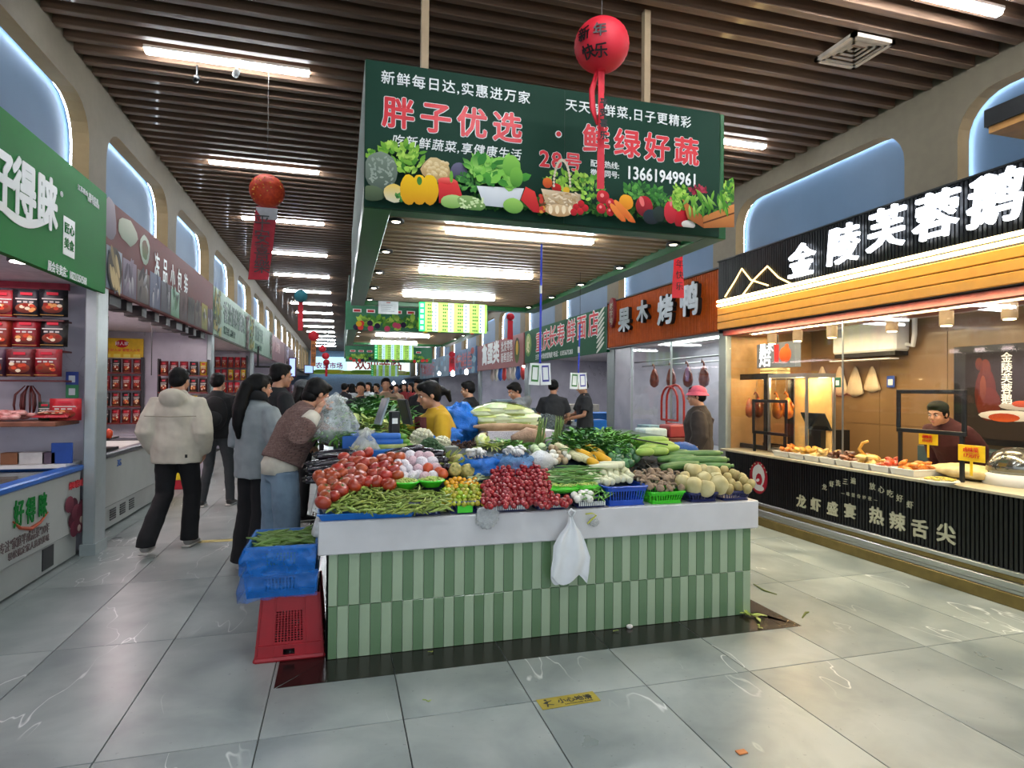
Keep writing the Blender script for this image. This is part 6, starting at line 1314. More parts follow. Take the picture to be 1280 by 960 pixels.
q = Print(-.002); q.ell(x, z, .155, .185, '#8a1824', n=28, wob=0); q.ell(x, z, .145, .175, '#a82030', n=28, wob=0); q.ell(x + .0, z + .02, .105, .13, '#d8d4d0', n=24, wob=.03); q.ell(x + .01, z - .02, .055, .07, '#a82030', n=18, wob=.04); q.ell(x + .01, z - .115, .085, .035, '#d8d4d0', n=16)
q.ell(x - .01, z - .03, .03, .018, '#e8dcd8', rot=.4); q.build('emblem_print', B2.o); arc_text('●●●●●●●', B2.o, x, z, .155, -60, 60, .02, T_cream, y=-.006)
# stall interior
M_tan = mat('tan_tile', '#7d6243', .3, var=.08, scale=2, coat=.3)
bw = MB(); bw.box(5.95, 6.0, -1, 6.6, 0, 2.31); w_ = bw.build('wall_food_stall', M_tan); tag(w_, 'warm tan tiled back wall of the food stall', kind='structure')
for k in range(9):
    m = MB(); m.box(5.935, 5.951, -.9 + k * .8 + .003, -.1 + k * .8 - .003, .003, 1.14); m.build('tile', M_tan, w_); m = MB(); m.box(5.935, 5.951, -.9 + k * .8 + .003, -.1 + k * .8 - .003, 1.146, 2.3); m.build('tile', M_tan, w_)
bw = MB(); bw.box(4.72, 5.95, 6.56, 6.62, 0, 2.3); tag(bw.build('wall_food_stall_side', mat('tan_side', '#a27c4c', .5)), 'tan side wall of the food stall', kind='structure')
GL = glassmat('clear_glass')
def pane(name, x, y0, y1, z0, z1, label, t=.008, parent=None):
    m = MB(); m.box(x, x + t, y0, y1, z0, z1); o = m.build(name, GL, parent)
    return tag(o, label, 'glass pane') if label else o
gp = empty('glass_front', (4.66, 2, .8), 0, 'clear glass front above the food counter with a thin steel seam', 'glass front')
ys_ = W(1053, 500, X=4.66).y
m = MB(); m.box(0, .008, 0, ys_ - 2 - .004, .52, 1.47); m.build('pane', GL, gp); m = MB(); m.box(0, .008, ys_ - 2 + .004, 4.5, .0, 1.47); m.build('pane', GL, gp); m = MB(); m.box(-.004, .012, ys_ - 2 - .004, ys_ - 2 + .004, 0, 1.47); m.build('seam_strip', M_steel, gp)
# food trays
edges = [965, 985, 1004, 1023, 1043, 1063, 1086, 1111, 1143]
YS = [W(e, 592, X=4.60).y for e in edges]; M_wp = mat('white_porcelain', '#d8d5cc', .25, var=.03, coat=.4)
foods = [('orange sauce', '#b05a1c', '#d08030'), ('golden fried strips', '#c08a2c', '#dba84a'), ('yellow braised pieces', '#c29a50', '#d8b878'), ('dark braised meat', '#3a1c10', '#5a2e18'), ('dark brown wings', '#5a2c12', '#7d4420'), ('pale gold chicken', '#cf9f4a', '#e2bf78'), ('red sausage slices', '#b03020', '#cf5a30'), ('orange roast pieces', '#c2601c', '#e08a30')]
def lump(r, mt, s): mb = MB(); so = F_((s, s * 2, 0)); mb.ell((0, 0, 0), (r, r * .6, r * .45), 9, 6, fn=lambda v: v * (1 + .3 * noise.noise(v * 2 + so))); return mb.mesh('lump', mt, True)
for i in range(8):
    y1, y0 = YS[i], YS[i + 1]; w = y1 - y0; t_ = tray(4.60, 4.93, y0 + .006, y1 - .006, .801, .055, M_wp, 'white tray of %s, %s from the left on the food counter' % (foods[i][0], ordn[i] if i > 1 else ('first', 'second')[i]), 'food_tray', .006, 'tray', 'white trays along the food counter', .012)
    mt = mat('food_%d' % i, foods[i][1], .3, col2=foods[i][2], scale=30, rand=.15, coat=.4, bump=.3); ms = [lump(.05, mt, j + i * 3) for j in range(3)]
    lay(ms, [((4.765 + ru(-.12, .12), (y0 + y1) / 2 + ru(-.32, .32) * w, .85 + ru(0, .06)), (ru(-.6, .6), ru(-.6, .6), ru(0, 6)), ru(.8, 1.3)) for k in range(13)], 'cooked_piece', 'piece of %s in the white tray, %s from the left' % (foods[i][0], ordn[i] if i > 1 else ('first', 'second')[i]), 'cooked food', foods[i][0] + ' in the trays')
# roast goose standing in the sixth tray
gs = empty('roast_goose', (4.78, (YS[5] + YS[6]) / 2 + .05, .87), 0, 'pale golden roast goose with its neck raised among the trays', 'roast goose'); M_go = mat('goose_gold', '#cc9a44', .3, var=.15, coat=.4); m = MB(); m.ell((0, 0, 0), (.11, .07, .06), 14, 9); m.build('body', M_go, gs, True); m = MB(); m.tube([(-.02, .05, .03), (-.05, .08, .10), (-.04, .05, .16), (-.03, .0, .18)], [.025, .016, .014, .012], 8); m.build('neck', M_go, gs, True)
# shredded food mound, plate and bowls to the right
m = MB(); so = F_((3, 1, 0)); m.ell((0, 0, 0), (.17, .34, .06), 30, 14, fn=lambda v: v * (1 + .18 * noise.noise(v * 4 + so)))
tag(m.build('tofu_skin_heap', mat('tofu_cream', '#cfb478', .5, col2='#e2cf9c', scale=14, bump=.5), None, True, loc=(4.98, (YS[8]) - .18, .86)), 'large cream heap of shredded tofu skin behind the trays', 'tofu heap', kind='stuff')
bowlw = mat('blue_white_bowl', '#d5d8dc', .2, col2='#3a4a7c', scale=45)
for px, py, r, mt, lab in ((1175, 606, .13, M_wp, 'shallow white plate of greens and a spoon on the food counter'), (1242, 603, .13, bowlw, 'blue and white patterned bowl of chopped greens'), (1290, 606, .12, bowlw, 'second blue and white patterned bowl at the picture edge')):
    P = W(px, py, Z=.80); bl = bowl((P.x, P.y, .801), r * .9, lab, mt, .05 if r < .13 or mt is bowlw else .03, 'bowl'); m = MB(); k = 0
    for k in range(60): a = ru(0, 6.28); rr = r * .75 * math.sqrt(random.random()); m.ell((P.x + rr * math.cos(a), P.y + rr * math.sin(a), .84 + .02 * (1 - rr / r)), (.016, .010, .007), 5, 4)
    tag(m.build('chopped_food', mat('chopped', '#9a9a3a', .5, col2='#c8a84a', scale=30), None, True), 'chopped greens filling a %s' % ('white plate' if mt is M_wp else 'patterned bowl'), 'food', kind='stuff')
for px0, px1, py0, py1, X_, s in ((1148, 1172, 541, 556, 4.85, 1), (1197, 1231, 555, 577, 4.68, 2)):
    P = W((px0 + px1) / 2, py1, X=X_); w = abs(W(px0, py1, X=X_).y - W(px1, py1, X=X_).y); h = W(px0, py0, X=X_).z - P.z
    B = Board('R', X_, 'price_tag', ('small yellow price tag in front of the cook', 'larger yellow price tag standing in the tofu heap')[s - 1], 'price tag', 'yellow price tags', a=P.y + w / 2, z0=P.z); B.panel(w, h, mat('tag_yellow', '#e2b812', .4), .004); text('卤味菜\n17元/斤', B.o, w * .2, h * .6, h * .32, T_red, line=1.1); m = MB(); m.box(w * .45, w * .55, 0, .004, -.11, 0); m.build('stake', MATS['tag_yellow'], B.o)
# display cabinets with ducks
M_duck = mat('duck_brown', '#561c0a', .3, col2='#8a3a18', scale=12, rand=.15, coat=.6)
def duck(p, s, label, group, rz=0, mt=M_duck):
    c = empty('roast_duck', p, rz, label, 'roast duck', group); m = MB(); m.tube([(0, 0, -.34), (0, 0, -.30), (0, 0, -.22), (0, 0, -.12), (0, 0, -.04), (0, 0, 0)], [.02, .07, .085, .07, .045, .02], 12); m.v = [tuple(F_(v) * s) for v in m.v]; m.build('body', mt, c, True)
    m = MB(); m.tube([(0, 0, 0), (0, .01, .05), (0, .05, .09), (0, .07, .05)], [.016, .014, .015, .012], 7); m.v = [tuple(F_(v) * s) for v in m.v]; m.build('neck', mt, c, True)
    for q_ in (-1, 1): m = MB(); m.tube([(0, q_ * .05, -.08), (0, q_ * .10, -.13), (0, q_ * .085, -.2)], [.022, .018, .010], 7); m.v = [tuple(F_(v) * s) for v in m.v]; m.build('wing', mt, c, True)
    m = MB(); m.tube([(0, .05 * s, .09 * s), (0, .05 * s, .15 * s)], .004, 5); m.build('hook', M_steel, c); return c
def frame_box(name, X0, X1, Y0, Y1, Z0, Z1, mt, label, t=.02, glass=True):
    c = empty(name, (X0, Y0, Z0), 0, label, 'display case'); dx, dy, dz = X1 - X0, Y1 - Y0, Z1 - Z0
    for a in (0, dx - t):
        for b in (0, dy - t): m = MB(); m.box(a, a + t, b, b + t, 0, dz); m.build('corner_post', mt, c)
    for z in (0, dz - t):
        m = MB(); m.box(0, t, t, dy - t, z, z + t); m.box(dx - t, dx, t, dy - t, z, z + t); m.box(t, dx - t, 0, t, z, z + t); m.box(t, dx - t, dy - t, dy, z, z + t); m.build('rail', mt, c)
    m = MB(); m.box(0, dx, 0, dy, dz, dz + .02); m.build('top_plate', mt, c)
    if glass: m = MB(); m.box(.004, .010, t, dy - t, t, dz - t); m.build('pane', GL, c)
    return c
def yz(px, py, X_): P = W(px, py, X=X_); return P.y, P.z
y1, z1 = yz(921, 470, 4.86); y0, z0 = yz(958, 545, 4.86); frame_box('display_case', 4.86, 5.25, y0, y1, .81, z1, M_black, 'black framed glass case with hanging ducks at the left of the food stall', .05)
y1b, z1b = yz(959, 470, 4.86); y0b, _ = yz(1008, 545, 4.86); dc = frame_box('display_case', 4.86, 5.25, y0b, y1b - .01, .81, z1b, M_steel, 'steel framed warm lit glass case with roast ducks', .025)
m = MB(); m.box(.36, .375, .03, (y1b - y0b) - .04, .03, z1b - .84); m.build('back_panel', mat('cream_panel', '#d8b070', .5), dc); m = MB(); m.box(.03, .36, .03, (y1b - y0b) - .04, .025, .04); m.build('floor_plate', M_steel, dc)
point_lamp('case_lamp', (5.05, (y0b + y1b) / 2, z1b - .06), 9, (1, .72, .35), .04); point_lamp('case_lamp', (5.05, (y0 + y1) / 2, z1 - .08), 4, (1, .72, .35), .04)
for i, (px, X_, lab) in enumerate(((936, 5.0, 'dark roast duck hanging in the black framed case'), (948, 5.1, 'second roast duck hanging in the black framed case'), (972, 5.0, 'glossy orange roast duck in the steel framed case'), (985, 5.1, 'orange roast duck at the right of the steel framed case'))):
    P = W(px, 497, X=X_); duck((X_, P.y, P.z), .75, lab, 'roast ducks in the glass cases', ru(0, 1), M_duck if i < 2 else mat('duck_orange', '#b8501c', .25, col2='#d8862c', scale=12, coat=.6))
    m = MB(); m.tube([(X_, P.y + .03, P.z + .12), (X_, P.y + .03, z1 - .0)], .003, 5); tag(m.build('hook_rod', M_steel), 'thin steel rod holding %s' % lab[:40].replace('dark ', 'a dark '), 'rod')
y1, z1 = yz(940, 499, 4.70); y0, z0 = yz(983, 546, 4.70)
def open_frame(X_, y0, y1, z0, z1, label, t=.034):
    c = empty('acrylic_screen', (X_, y0, z0), 0, label, 'screen', 'black framed screens on the food counter'); h = z1 - z0; w = y1 - y0
    for b in ((0, w, 0, t), (0, w, h - t, h), (0, t, t, h - t), (w - t, w, t, h - t)): m = MB(); m.box(0, .02, b[0], b[1], b[2], b[3], bev=.003); m.build('frame_bar', M_black, c)
    m = MB(); m.box(.008, .012, t, w - t, t, h - t); m.build('pane', GL, c)
    for y in (.02, w - .05):
        if z0 > .82: m = MB(); m.box(0, .02, y, y + .03, .803 - z0, 0); m.build('leg', M_black, c)
open_frame(4.70, y0, y1, z0, z1, 'small black framed screen in front of the duck cases')
y1, z1 = yz(1120, 487, 4.72); y0, z0 = yz(1207, 546, 4.72); open_frame(4.72, y0, y1, z0, z1, 'large black framed screen in front of the cook', .035)
# box stack, lit sign, point of sale, bags, air conditioner, poster
P = W(968, 465, X=5.05); 
for i in range(2): cubething('food_box', (4.95, 5.15, P.y - .16, P.y + .14, z1b + .022 + i * .04, z1b + .058 + i * .04), mat('cream_box', '#d8c08a', .5), ('lower', 'upper')[i] + ' cream foam box on top of the steel framed case', 'box', 'cream boxes on the case', bev=.008)
M_glow2 = lampmat('soft_glow_letter', '#eef5ff', 1.2)
y1, z1 = yz(946, 431, 5.02); y0, z0 = yz(994, 470, 5.02); B = Board('R', 5.02, 'lit_sign', 'lit box sign with white characters and an orange roast duck above the cases', 'sign', a=y1, z0=z1b + .105); w = y1 - y0; h = z1 - B.z0
B.panel(w, h, lampmat('sign_box_grey', '#5a6068', .35), .08); text('果木', B.o, w * .08, h * .66, w * .19, M_glow2, bold=.01); text('焙', B.o, w * .07, h * .12, w * .33, M_glow2, bold=.01); q = Print(-.004); q.rect(w * .48, h * .2, w * .6, h * .92, '#b82a30'); q.ell(w * .76, h * .5, w * .15, h * .32, '#e0662a', '#b03412'); q.ell(w * .80, h * .82, w * .05, h * .1, '#d85a26'); q.build('duck_print', B.o, lampmat_print) if False else q.build('duck_print', B.o)
m = MB(); m.box(w * .4, w * .42, .08, .09, h, 2.3 - B.z0); m.build('hanger', M_black, B.o)
ps = empty('cash_register', (5.2, W(1022, 545, X=5.2).y, .80), 0, 'black cash register with a tilted screen on the food counter', 'cash register'); ps['category'] = 'cash register'
m = MB(); m.box(-.05, .35, -.10, .08, 0, .28); m.build('base', M_black, ps); m = MB(); m.box(-.02, .0, -.2, .16, -.11, .11, M=Matrix.Translation((-.03, 0, .38)) @ Matrix.Rotation(-.5, 4, 'Y'), bev=.006); m.build('screen', mat('screen_dark', '#1d2328', .15), ps)
M_bagw = mat('bag_cream', '#c9b493', .6, var=.08)
for i, (px, w) in enumerate(((1024, .2), (1046, .2), (1065, .2), (1086, .18))): P = W(px, 458, X=5.86); pouch('hanging_bag', (5.905, P.y, P.z), w * 1.25, .06, .36 if i < 3 else .30, M_bagw, 'bunch of cream plastic bags hanging on the tan wall, %s of four' % ('leftmost', 'second', 'third', 'rightmost')[i], i + 2, PI / 2, group='hanging bags on the tan wall', sag=.9, pleat=.2, handles=False, lv=8, nu=24)
y1, z1 = yz(1040, 409, 5.72); y0, z0 = yz(1119, 453, 5.72); ac = empty('air_conditioner', (5.72, y0, z0), 0, 'white wall air conditioner with its louvre open above the hanging bags', 'air conditioner'); L = y1 - y0; H_ = z1 - z0
m = MB(); m.box(0, .21, 0, L, H_ * .28, H_, bev=.02); m.build('body', M_white, ac); m = MB(); m.box(.02, .2, .02, L - .02, H_ * .18, H_ * .28); m.build('outlet', M_black, ac); m = MB(); m.box(-.06, .08, .02, L - .02, H_ * .08, H_ * .11, bev=.005); m.build('louvre', M_white, ac); m = MB(); m.tube([(.15, -.0, .2), (.15, -.08, .18), (.15, -.10, .3), (.15, -.10, .55)], .025, 8); m.build('pipe', M_white, ac)
m = MB(); m.box(-.003, 0, L - .16, L - .08, H_ * .7, H_ * .92); m.build('energy_label', mat('label_grey', '#8f9694', .5), ac)
for (px, py, w, h, c, lab) in ((1047, 478, .09, .12, '#1f5a44', 'small green plate on the glass before the cream bags'), (1113, 477, .10, .13, '#2a4a9a', 'small blue plate on the tan wall right of the bags')):
    X_ = 5.9 if px > 1100 else 4.655; s_ = 1 if px > 1100 else .8; P = W(px, py, X=X_); B = Board('R', X_, 'payment_plate', lab, 'plate', a=P.y + w * s_ / 2, z0=P.z - h * s_ / 2); B.panel(w * s_, h * s_, mat('plate_' + c[1:], c, .4), .008); q = Print(-.002); q.rect(w * s_ * .2, h * s_ * .2, w * s_ * .8, h * s_ * .7, '#d5d8d8'); q.build('blank_field', B.o)
y1, z1 = yz(1192, 434, 5.88); B = Board('R', 5.88, 'poster', 'framed dark poster with a hanging roast goose and white characters', 'poster', a=y1, z0=1.02); w = 1.7; h = z1 - 1.02; B.panel(w, h, mat('poster_frame', '#0c0d10', .3), .05)
q = Print(-.003); q.rect(.12, .06, w - .06, h - .07, '#1b1716', '#231a16'); d_ = lambda px, py: B.p(px, py)
def pq(px, py, rx, ry, c, c2, rot=0): x, z = d_(px, py); q.ell(x, z, rx, ry, c, c2, rot)
pq(1232, 492, .10, .25, '#5a1c0c', '#300c06'); pq(1236, 505, .11, .16, '#5a1c0c', '#4a160a'); pq(1232, 462, .05, .10, '#6a2c14', '#4a1a0c'); pq(1224, 455, .035, .06, '#643018', '#4a1a0c'); pq(1229, 485, .03, .12, '#7a3c1c', '#5a2410')
pq(1262, 520, .28, .05, '#c8c4c0', '#9a9490'); pq(1255, 522, .14, .04, '#8a2c14', '#a04418'); pq(1278, 508, .20, .04, '#b8b4b0', '#8a8480'); pq(1277, 505, .08, .03, '#b84a24', '#8a2c14'); q.build('goose_print', B.o)
x, z = d_(1256, 452); text('金\n陵\n芙\n蓉\n鹅', B.o, x - .03, z, .10, T_white, line=.95, y=-.006, bold=.01)
cl = empty('steel_cloche', (5.05, W(1272, 575, X=5.05).y, .80), 0, 'rounded steel and glass cover at the right end of the food counter', 'food warmer'); m = MB(); m.lathe([(.22, .0), (.22, .08), (.2, .09)], 24); m.build('base', M_white, cl, True); m = MB(); m.lathe([(.2, .09), (.195, .16), (.15, .24), (.08, .28), (0, .29)], 24); m.build('dome', mat('cloche_grey', '#7a7a74', .15, metal=.8), cl, True)
cubething('back_cabinet', (5.6, 5.92, 2.5, 4.75, 0, .98), mat('blue_grey_cabinet', '#33464c', .5), 'blue grey cabinet below the goose poster', 'cabinet')
# track lights
tr = empty('track_light_rail', (4.95, 2.2, 2.25), 0, 'white rail of cylinder spotlights along the food stall ceiling', 'track light'); m = MB(); m.box(-.02, .02, 0, 4.3, .02, .048); m.build('rail', M_white, tr)
for px in (965, 997, 1040, 1115, 1183, 1262):
    P = W(px, 405, X=4.95); d = MB(); d.tube([(0, 0, -.19), (0, 0, .0)], .052, 14); o = d.build('spotlight', mat('spot_beige', '#a8917a', .5), tr, True, loc=(0, P.y - 2.2, .02)); d = MB(); d.tube([(0, 0, -.198), (0, 0, -.188)], .04, 12); d.build('lamp_face', lampmat('warm_lamp', '#ffe0a0', 12), o)
for (a, b) in (((1062, 403), (1130, 406)), ((1183, 383), (1258, 388))):
    p, q_ = W(*a, X=5.3), W(*b, X=5.3); m = MB(); m.tube([p, q_], .012, 8); tag(m.build('stall_tube', lampmat('tube_small', '#f2f6ff', 8)), 'short bright tube light under the food stall ceiling, the %s one' % ('left' if a[0] < 1100 else 'right'), 'tube light')
for y in (2.6, 3.8, 5.0, 6.0): area_lamp('food_lamp', (5.05, y, 2.2), .5, .9, 26, (1, .78, .45))
area_lamp('neon_wash', (4.46, 4.3, 2.62), .06, 4.4, 12, (1, .86, .5), rot=(0, .5, 0))
area_lamp('sign_wash', (4.45, 4.3, 2.22), .1, 4.2, 60, (1, .83, .48), rot=(0, -.25, 0))
m = MB(); m.box(4.6, 5.1, 1.8, 6.55, 2.2, 2.262); tag(m.build('stall_soffit', mat('red_band', '#7a2c24', .5, var=.3)), 'red edged soffit under the yellow slats', 'soffit')
# black shelf high on the right wall
P = W(1230, 150, X=4.66); sh = empty('wall_shelf', (4.66, P.y, P.z), 0, 'black edged wooden shelf high on the right wall', 'shelf'); m = MB(); m.box(0, .44, -1.6, 0, -.06, .07); m.build('black_edge', M_black, sh); m = MB(); m.box(.02, .44, -1.6, -.02, -.11, -.06); m.build('wood_underside', mat('warm_wood', '#a8763a', .5), sh)
m = MB(); m.lathe([(.12, 0), (.10, .1), (.05, .3), (.02, .34)], 14); tag(m.build('orange_lamp', mat('orange_cone', '#b04a20', .5), None, True, loc=(4.85, P.y - .42, P.z + .07)), 'orange cone standing on the high black shelf', 'ornament')
# ================================================================ ORANGE DUCK SHOP
gf = empty('glass_front', (4.70, 6.75, .7), 0, 'glass front of the duck shop with a red arch pattern', 'glass front'); m = MB(); m.box(0, .008, 0, 2.45, .0, 1.55); m.build('pane', GL, gf)
for y in (0, 1.2, 2.45): m = MB(); m.box(-.01, .018, y - .008, y + .008, 0, 1.55); m.build('mullion', M_alu, gf)
def arch(px0, px1, py0, py1, X_):
    (ya, zb), (yb, zt) = yz(px0, py1, X_), yz(px1, py0, X_); ym = (ya + yb) / 2; r = abs(ya - yb) / 2; pts = [F_((-.012, ya - 6.75, zb - .7)), F_((-.012, ya - 6.75, zt - r - .7))] + [F_((-.012, ym + r * math.cos(a * PI / 8) - 6.75, zt - r + r * math.sin(a * PI / 8) - .7)) for a in range(9)] + [F_((-.012, yb - 6.75, zt - r - .7)), F_((-.012, yb - 6.75, zb - .7)), F_((-.012, ya - 6.75, zb - .7))]
    m = MB(); m.tube(pts, .018, 6); m.build('red_arch', mat('arch_red', '#a8281c', .4), gf)
arch(834, 856, 481, 529, 4.70); arch(846, 867, 483, 524, 4.95)
M_sh = mat('shop_marble', '#b4b8bc', .3, var=.06, scale=2)
bw = MB(); bw.box(5.9, 5.95, 6.7, 9.95, 0, 2.3); tag(bw.build('wall_duck_shop', M_marble), 'grey marble back wall of the duck shop', kind='structure')
bw = MB(); bw.box(4.68, 4.74, 9.2, 9.85, 0, 2.28); tag(bw.build('wall_duck_shop_front', M_marble), 'white marble front panel of the duck shop', kind='structure')
cubething('shop_counter', (4.72, 5.25, 6.75, 9.2, 0, .72), M_steel, 'steel counter of the duck shop behind the glass', 'counter')
m = MB(); m.tube([(4.98, 6.60, 2.0), (4.98, 9.97, 2.0)], .012, 8); m.tube([(5.3, 6.60, 1.95), (5.3, 9.97, 1.95)], .012, 8); rl = m.build('hanging_rail', M_steel); tag(rl, 'two steel rails for hanging ducks in the duck shop', 'rail')
for i, (px, lab) in enumerate(((818, 'leftmost roast duck hanging in the duck shop'), (839, 'second roast duck hanging in the duck shop'), (860, 'third roast duck hanging in the duck shop'), (880, 'rightmost roast duck hanging in the duck shop'))):
    P = W(px, 462, X=4.98); dk = duck((4.98, P.y, 1.87), .9, lab, 'roast ducks in the duck shop', 0); 
area_lamp('shop_lamp', (5.3, 8, 2.25), .8, 2.4, 18, (.93, 1, .98)); m = MB(); m.box(5.2, 5.26, 7, 9, 2.272, 2.302); tag(m.build('shop_tube', lampmat('shop_tube_l', '#eafff8', 8)), 'long tube light under the ceiling of the duck shop', 'tube light')
cubething('carton', (4.75, 5.0, 8.7, 9.1, .72, .95), mat('pale_cyan', '#a9c4c0', .5), 'pale cyan carton on the duck shop counter', 'box'); m = MB(); m.box(0, 0, 0, 0, 0, 0)
x_ = W(858, 552, Y=6.35); tb_ = cubething('side_table', (3.35, 4.05, 6.3, 6.7, .0, .95), mat('reddish_wood', '#5a3028', .5), 'reddish brown table beside the woman in the pink hat', 'table')
cubething('foam_box', (3.42, 3.72, 6.36, 6.62, .951, 1.06), mat('cyan_white', '#b4c8c8', .6), 'pale foam box on the reddish table', 'box', bev=.015); cubething('red_tray', (3.75, 4.0, 6.36, 6.62, .951, 1.10), mat('dull_red', '#8a2c30', .5), 'dull red plastic tub on the reddish table', 'tub', bev=.015)
# ================================================================ NOODLE SHOP AND BEYOND
nc = cubething('shop_counter', (4.15, 4.65, 9.9, 12.6, 0, .86), mat('steel_counter', '#7a8284', .3, metal=.5), 'steel counter of the noodle shop', 'counter')
cubething('bucket_crate', (4.1, 4.45, 9.6, 9.9, .0, 1.0), M_ps, 'tall blue tub in front of the noodle counter', 'tub', bev=.02)
M_nd = mat('noodle', '#d8c98a', .6, col2='#eadfb4', scale=40, bump=.5)
for i in range(7): P = (4.25 + .12 * (i % 3), 10.0 + .35 * i, .86); bowl(P, .15, 'shallow tray of pale noodles, %s from the near end of the counter' % ordn[i], M_steel, .05, 'noodle_tray', 'noodle trays'); tag(blobn := blob((P[0], P[1], .90), (.12, .12, .06), M_nd, i, 'noodle_nest', 'nest of pale yellow noodles, %s from the near end of the counter' % ordn[i], 'noodles', .2, 4, nu=14, nv=8, group='noodle nests'), None)
P = W(714, 500, Y=10.2); rg = empty('cash_register', (P.x + .1, 10.6, .86), 0, 'black register on the noodle shop counter', 'cash register'); m = MB(); m.box(-.04, .04, -.04, .04, 0, .2); m.build('stand', M_black, rg); m = MB(); m.box(-.02, .0, -.16, .16, .15, .42, M=Matrix.Rotation(-.3, 4, 'Y')); m.build('screen', M_black, rg)
M_bulb = lampmat('bulb_glow', '#f4f8ff', 26)
for i, (px, py, Y, lab) in enumerate(((770, 452, 11.0, 'bright round bulb in the noodle shop'), (655, 456, 16, 'bright bulb by the red sign'), (566, 467, 17.5, 'bright bulb over the meat stalls, the left one'), (547 + 36, 465, 17.6, 'bright bulb over the meat stalls, the right one'), (549, 467, 24, 'small bright bulb farther down the right row'), (505, 478, 26, 'small bright bulb far down the hall, right of the boards'), (492, 479, 27, 'small bright bulb far down the hall'))):
    P = W(px, py, Y=Y); b_ = empty('pendant_bulb', P, 0, lab, 'bulb', 'pendant bulbs over the right shops'); m = MB(); m.ell((0, 0, 0), (.06, .06, .075) if i else (.08, .08, .09), 12, 8); m.build('bulb', M_bulb, b_, True); m = MB(); m.tube([(0, 0, .07), (0, 0, .12)], .025, 8); m.build('socket', M_white, b_); m = MB(); m.tube([(0, 0, .12), (0, 0, (2.36 if P.x > 4.6 else HC + .215) - P.z)], .004, 4); m.build('wire', M_black, b_)
for y, p_ in ((12.2, 30), (17.8, 30), (24, 40)): area_lamp('shop_lamp', (5.6, y, 2.25), .8, 2.5, p_, (.92, .96, 1))
for y in (13.9, 8.9, 19): area_lamp('shop_lamp', (-2.9, y, 2.36), .6, 2, 26, (1, .86, .88))
for i in range(10):
    y = 10.3 + i * 1.0; cubething('produce_crate', (4.9 - .1 * (i % 3), 5.5, y, y + .7, 0, .9 + .15 * (i % 3)), mat('crate_%d' % (i % 4), ('#7f9096', '#2a6ab0', '#a8a090', '#5a6468')[i % 4], .6), 'crate of goods inside the right shops, %s from the near end' % ordn[i], 'crate', 'crates inside the right shops')
rk = empty('wire_rack', (5.4, 10.6, 0), 0, 'dark wire rack against the noodle shop wall', 'rack')
for z in (.9, 1.3, 1.7, 2.1): m = MB(); m.box(0, .4, 0, .9, z, z + .02); m.build('shelf', M_black, rk)
for x in (0, .38):
    for y in (0, .88): m = MB(); m.box(x, x + .02, y, y + .02, 0, 2.15); m.build('post', M_black, rk)
for i in range(9): mm = ('#c8b8b0', '#c23a34', '#3a6ab8', '#d8d0c0')[i % 4]; pouch('hanging_bag', (4.9, 15.6 + i * .5, 2.295), .3, .15, .5, mat('hb_' + mm[1:], mm, .6), 'bag hanging under the red and blue signs, %s from the near end' % ordn[i], i, PI / 2, group='bags hanging in the far right shops', handles=False, lv=6, nu=14)
# meat slab tables with produce between the islands and the right shops, seen past the first island
for i, (x0, x1, y0, y1) in enumerate(((.1, 2.7, 11.0, 15.5), (.1, 2.7, 18.6, 23))):
    cubething('market_counter', (x0, x1, y0, y1, 0, .95), M_slab, ('second vegetable island, behind the first', 'third vegetable island, farther back')[i], 'counter')
    for k in range(16): o = link('leafy_bunch', leafmesh(36, .3, .06, (0, 1), .15, (L_drk, L_mid, L_pale, L_yel)[k % 4], 200 + k + 20 * i, .4), None, (x0 + .3 + (k % 4) * .68, y0 + .35 + (k // 4) * .7, .98)); tag(o, 'bunch of greens on the %s vegetable island' % ('second', 'third')[i], 'leafy greens', 'greens on the %s island' % ('second', 'third')[i])
# ================================================================ LEFT STALLS
M_frz = mat('freezer_white', '#a9aca6', .35, var=.05, scale=3, coat=.2); M_rimb = mat('rim_blue', '#1c5cb0', .3)
fz = empty('chest_freezer', (-2.2, 2.6, 0), 0, 'white chest freezer with a blue rim and green brand print at the left edge', 'freezer'); L = 3.60
m = MB(); m.box(-.9, -.03, 0, L, .02, .26); m.build('base', M_frz, fz); m = MB(); m.box(-.95, 0, 0, L, .24, .76, bev=.01); m.build('body', M_frz, fz)
m = MB(); m.box(-.96, -.86, -.02, L + .02, .76, .81, bev=.012); m.box(-.10, .02, -.02, L + .02, .76, .81, bev=.012); m.box(-.86, -.10, L - .08, L + .02, .76, .81, bev=.012); m.build('rim', M_rimb, fz)
for k in range(4): m = MB(); m.box(-.86, -.10, .05 + k * .88, .90 + k * .88, .775, .785); m.build('glass_lid', glassmat('lid_glass', '#dfe8e8', .4), fz)
m = MB(); m.box(-.86, -.10, 0, L - .1, .50, .52); m.build('frozen_goods', mat('frozen_goods', '#8c7a78', .6, col2='#c0b4b0', scale=14), fz)
m = MB(); y0, z0 = yz(69, 691, 0) if False else (0, 0); P0, P1 = W(54, 718, X=-2.22), W(68, 692, X=-2.22); m.box(-.031, -.024, P0.y - 2.6, P1.y - 2.6, .05, .22); m.build('vent', M_black, fz)
B = Board('L', -2.196, 'freezer_print', 'green and red brand print with characters on the white freezer front', 'lettering', a=2.6, z0=0); 
for ch, px, py in (('好', 23, 642), ('得', 38, 638), ('睐', 53, 632)): B.row(ch, (px, py), (px, py), .20, M_lgreen, bold=.025, sx=.72)
a = [B.p(*p) for p in ((16, 652), (25, 660), (38, 661), (50, 653), (60, 640))]; m = MB(); m.tube([F_((x, -.001, z)) for x, z in a], [.004, .012, .016, .012, .004], 6, flat=(1, 1)); m.build('smile_stroke', mat('print_orange', '#b04a24', .5), B.o)
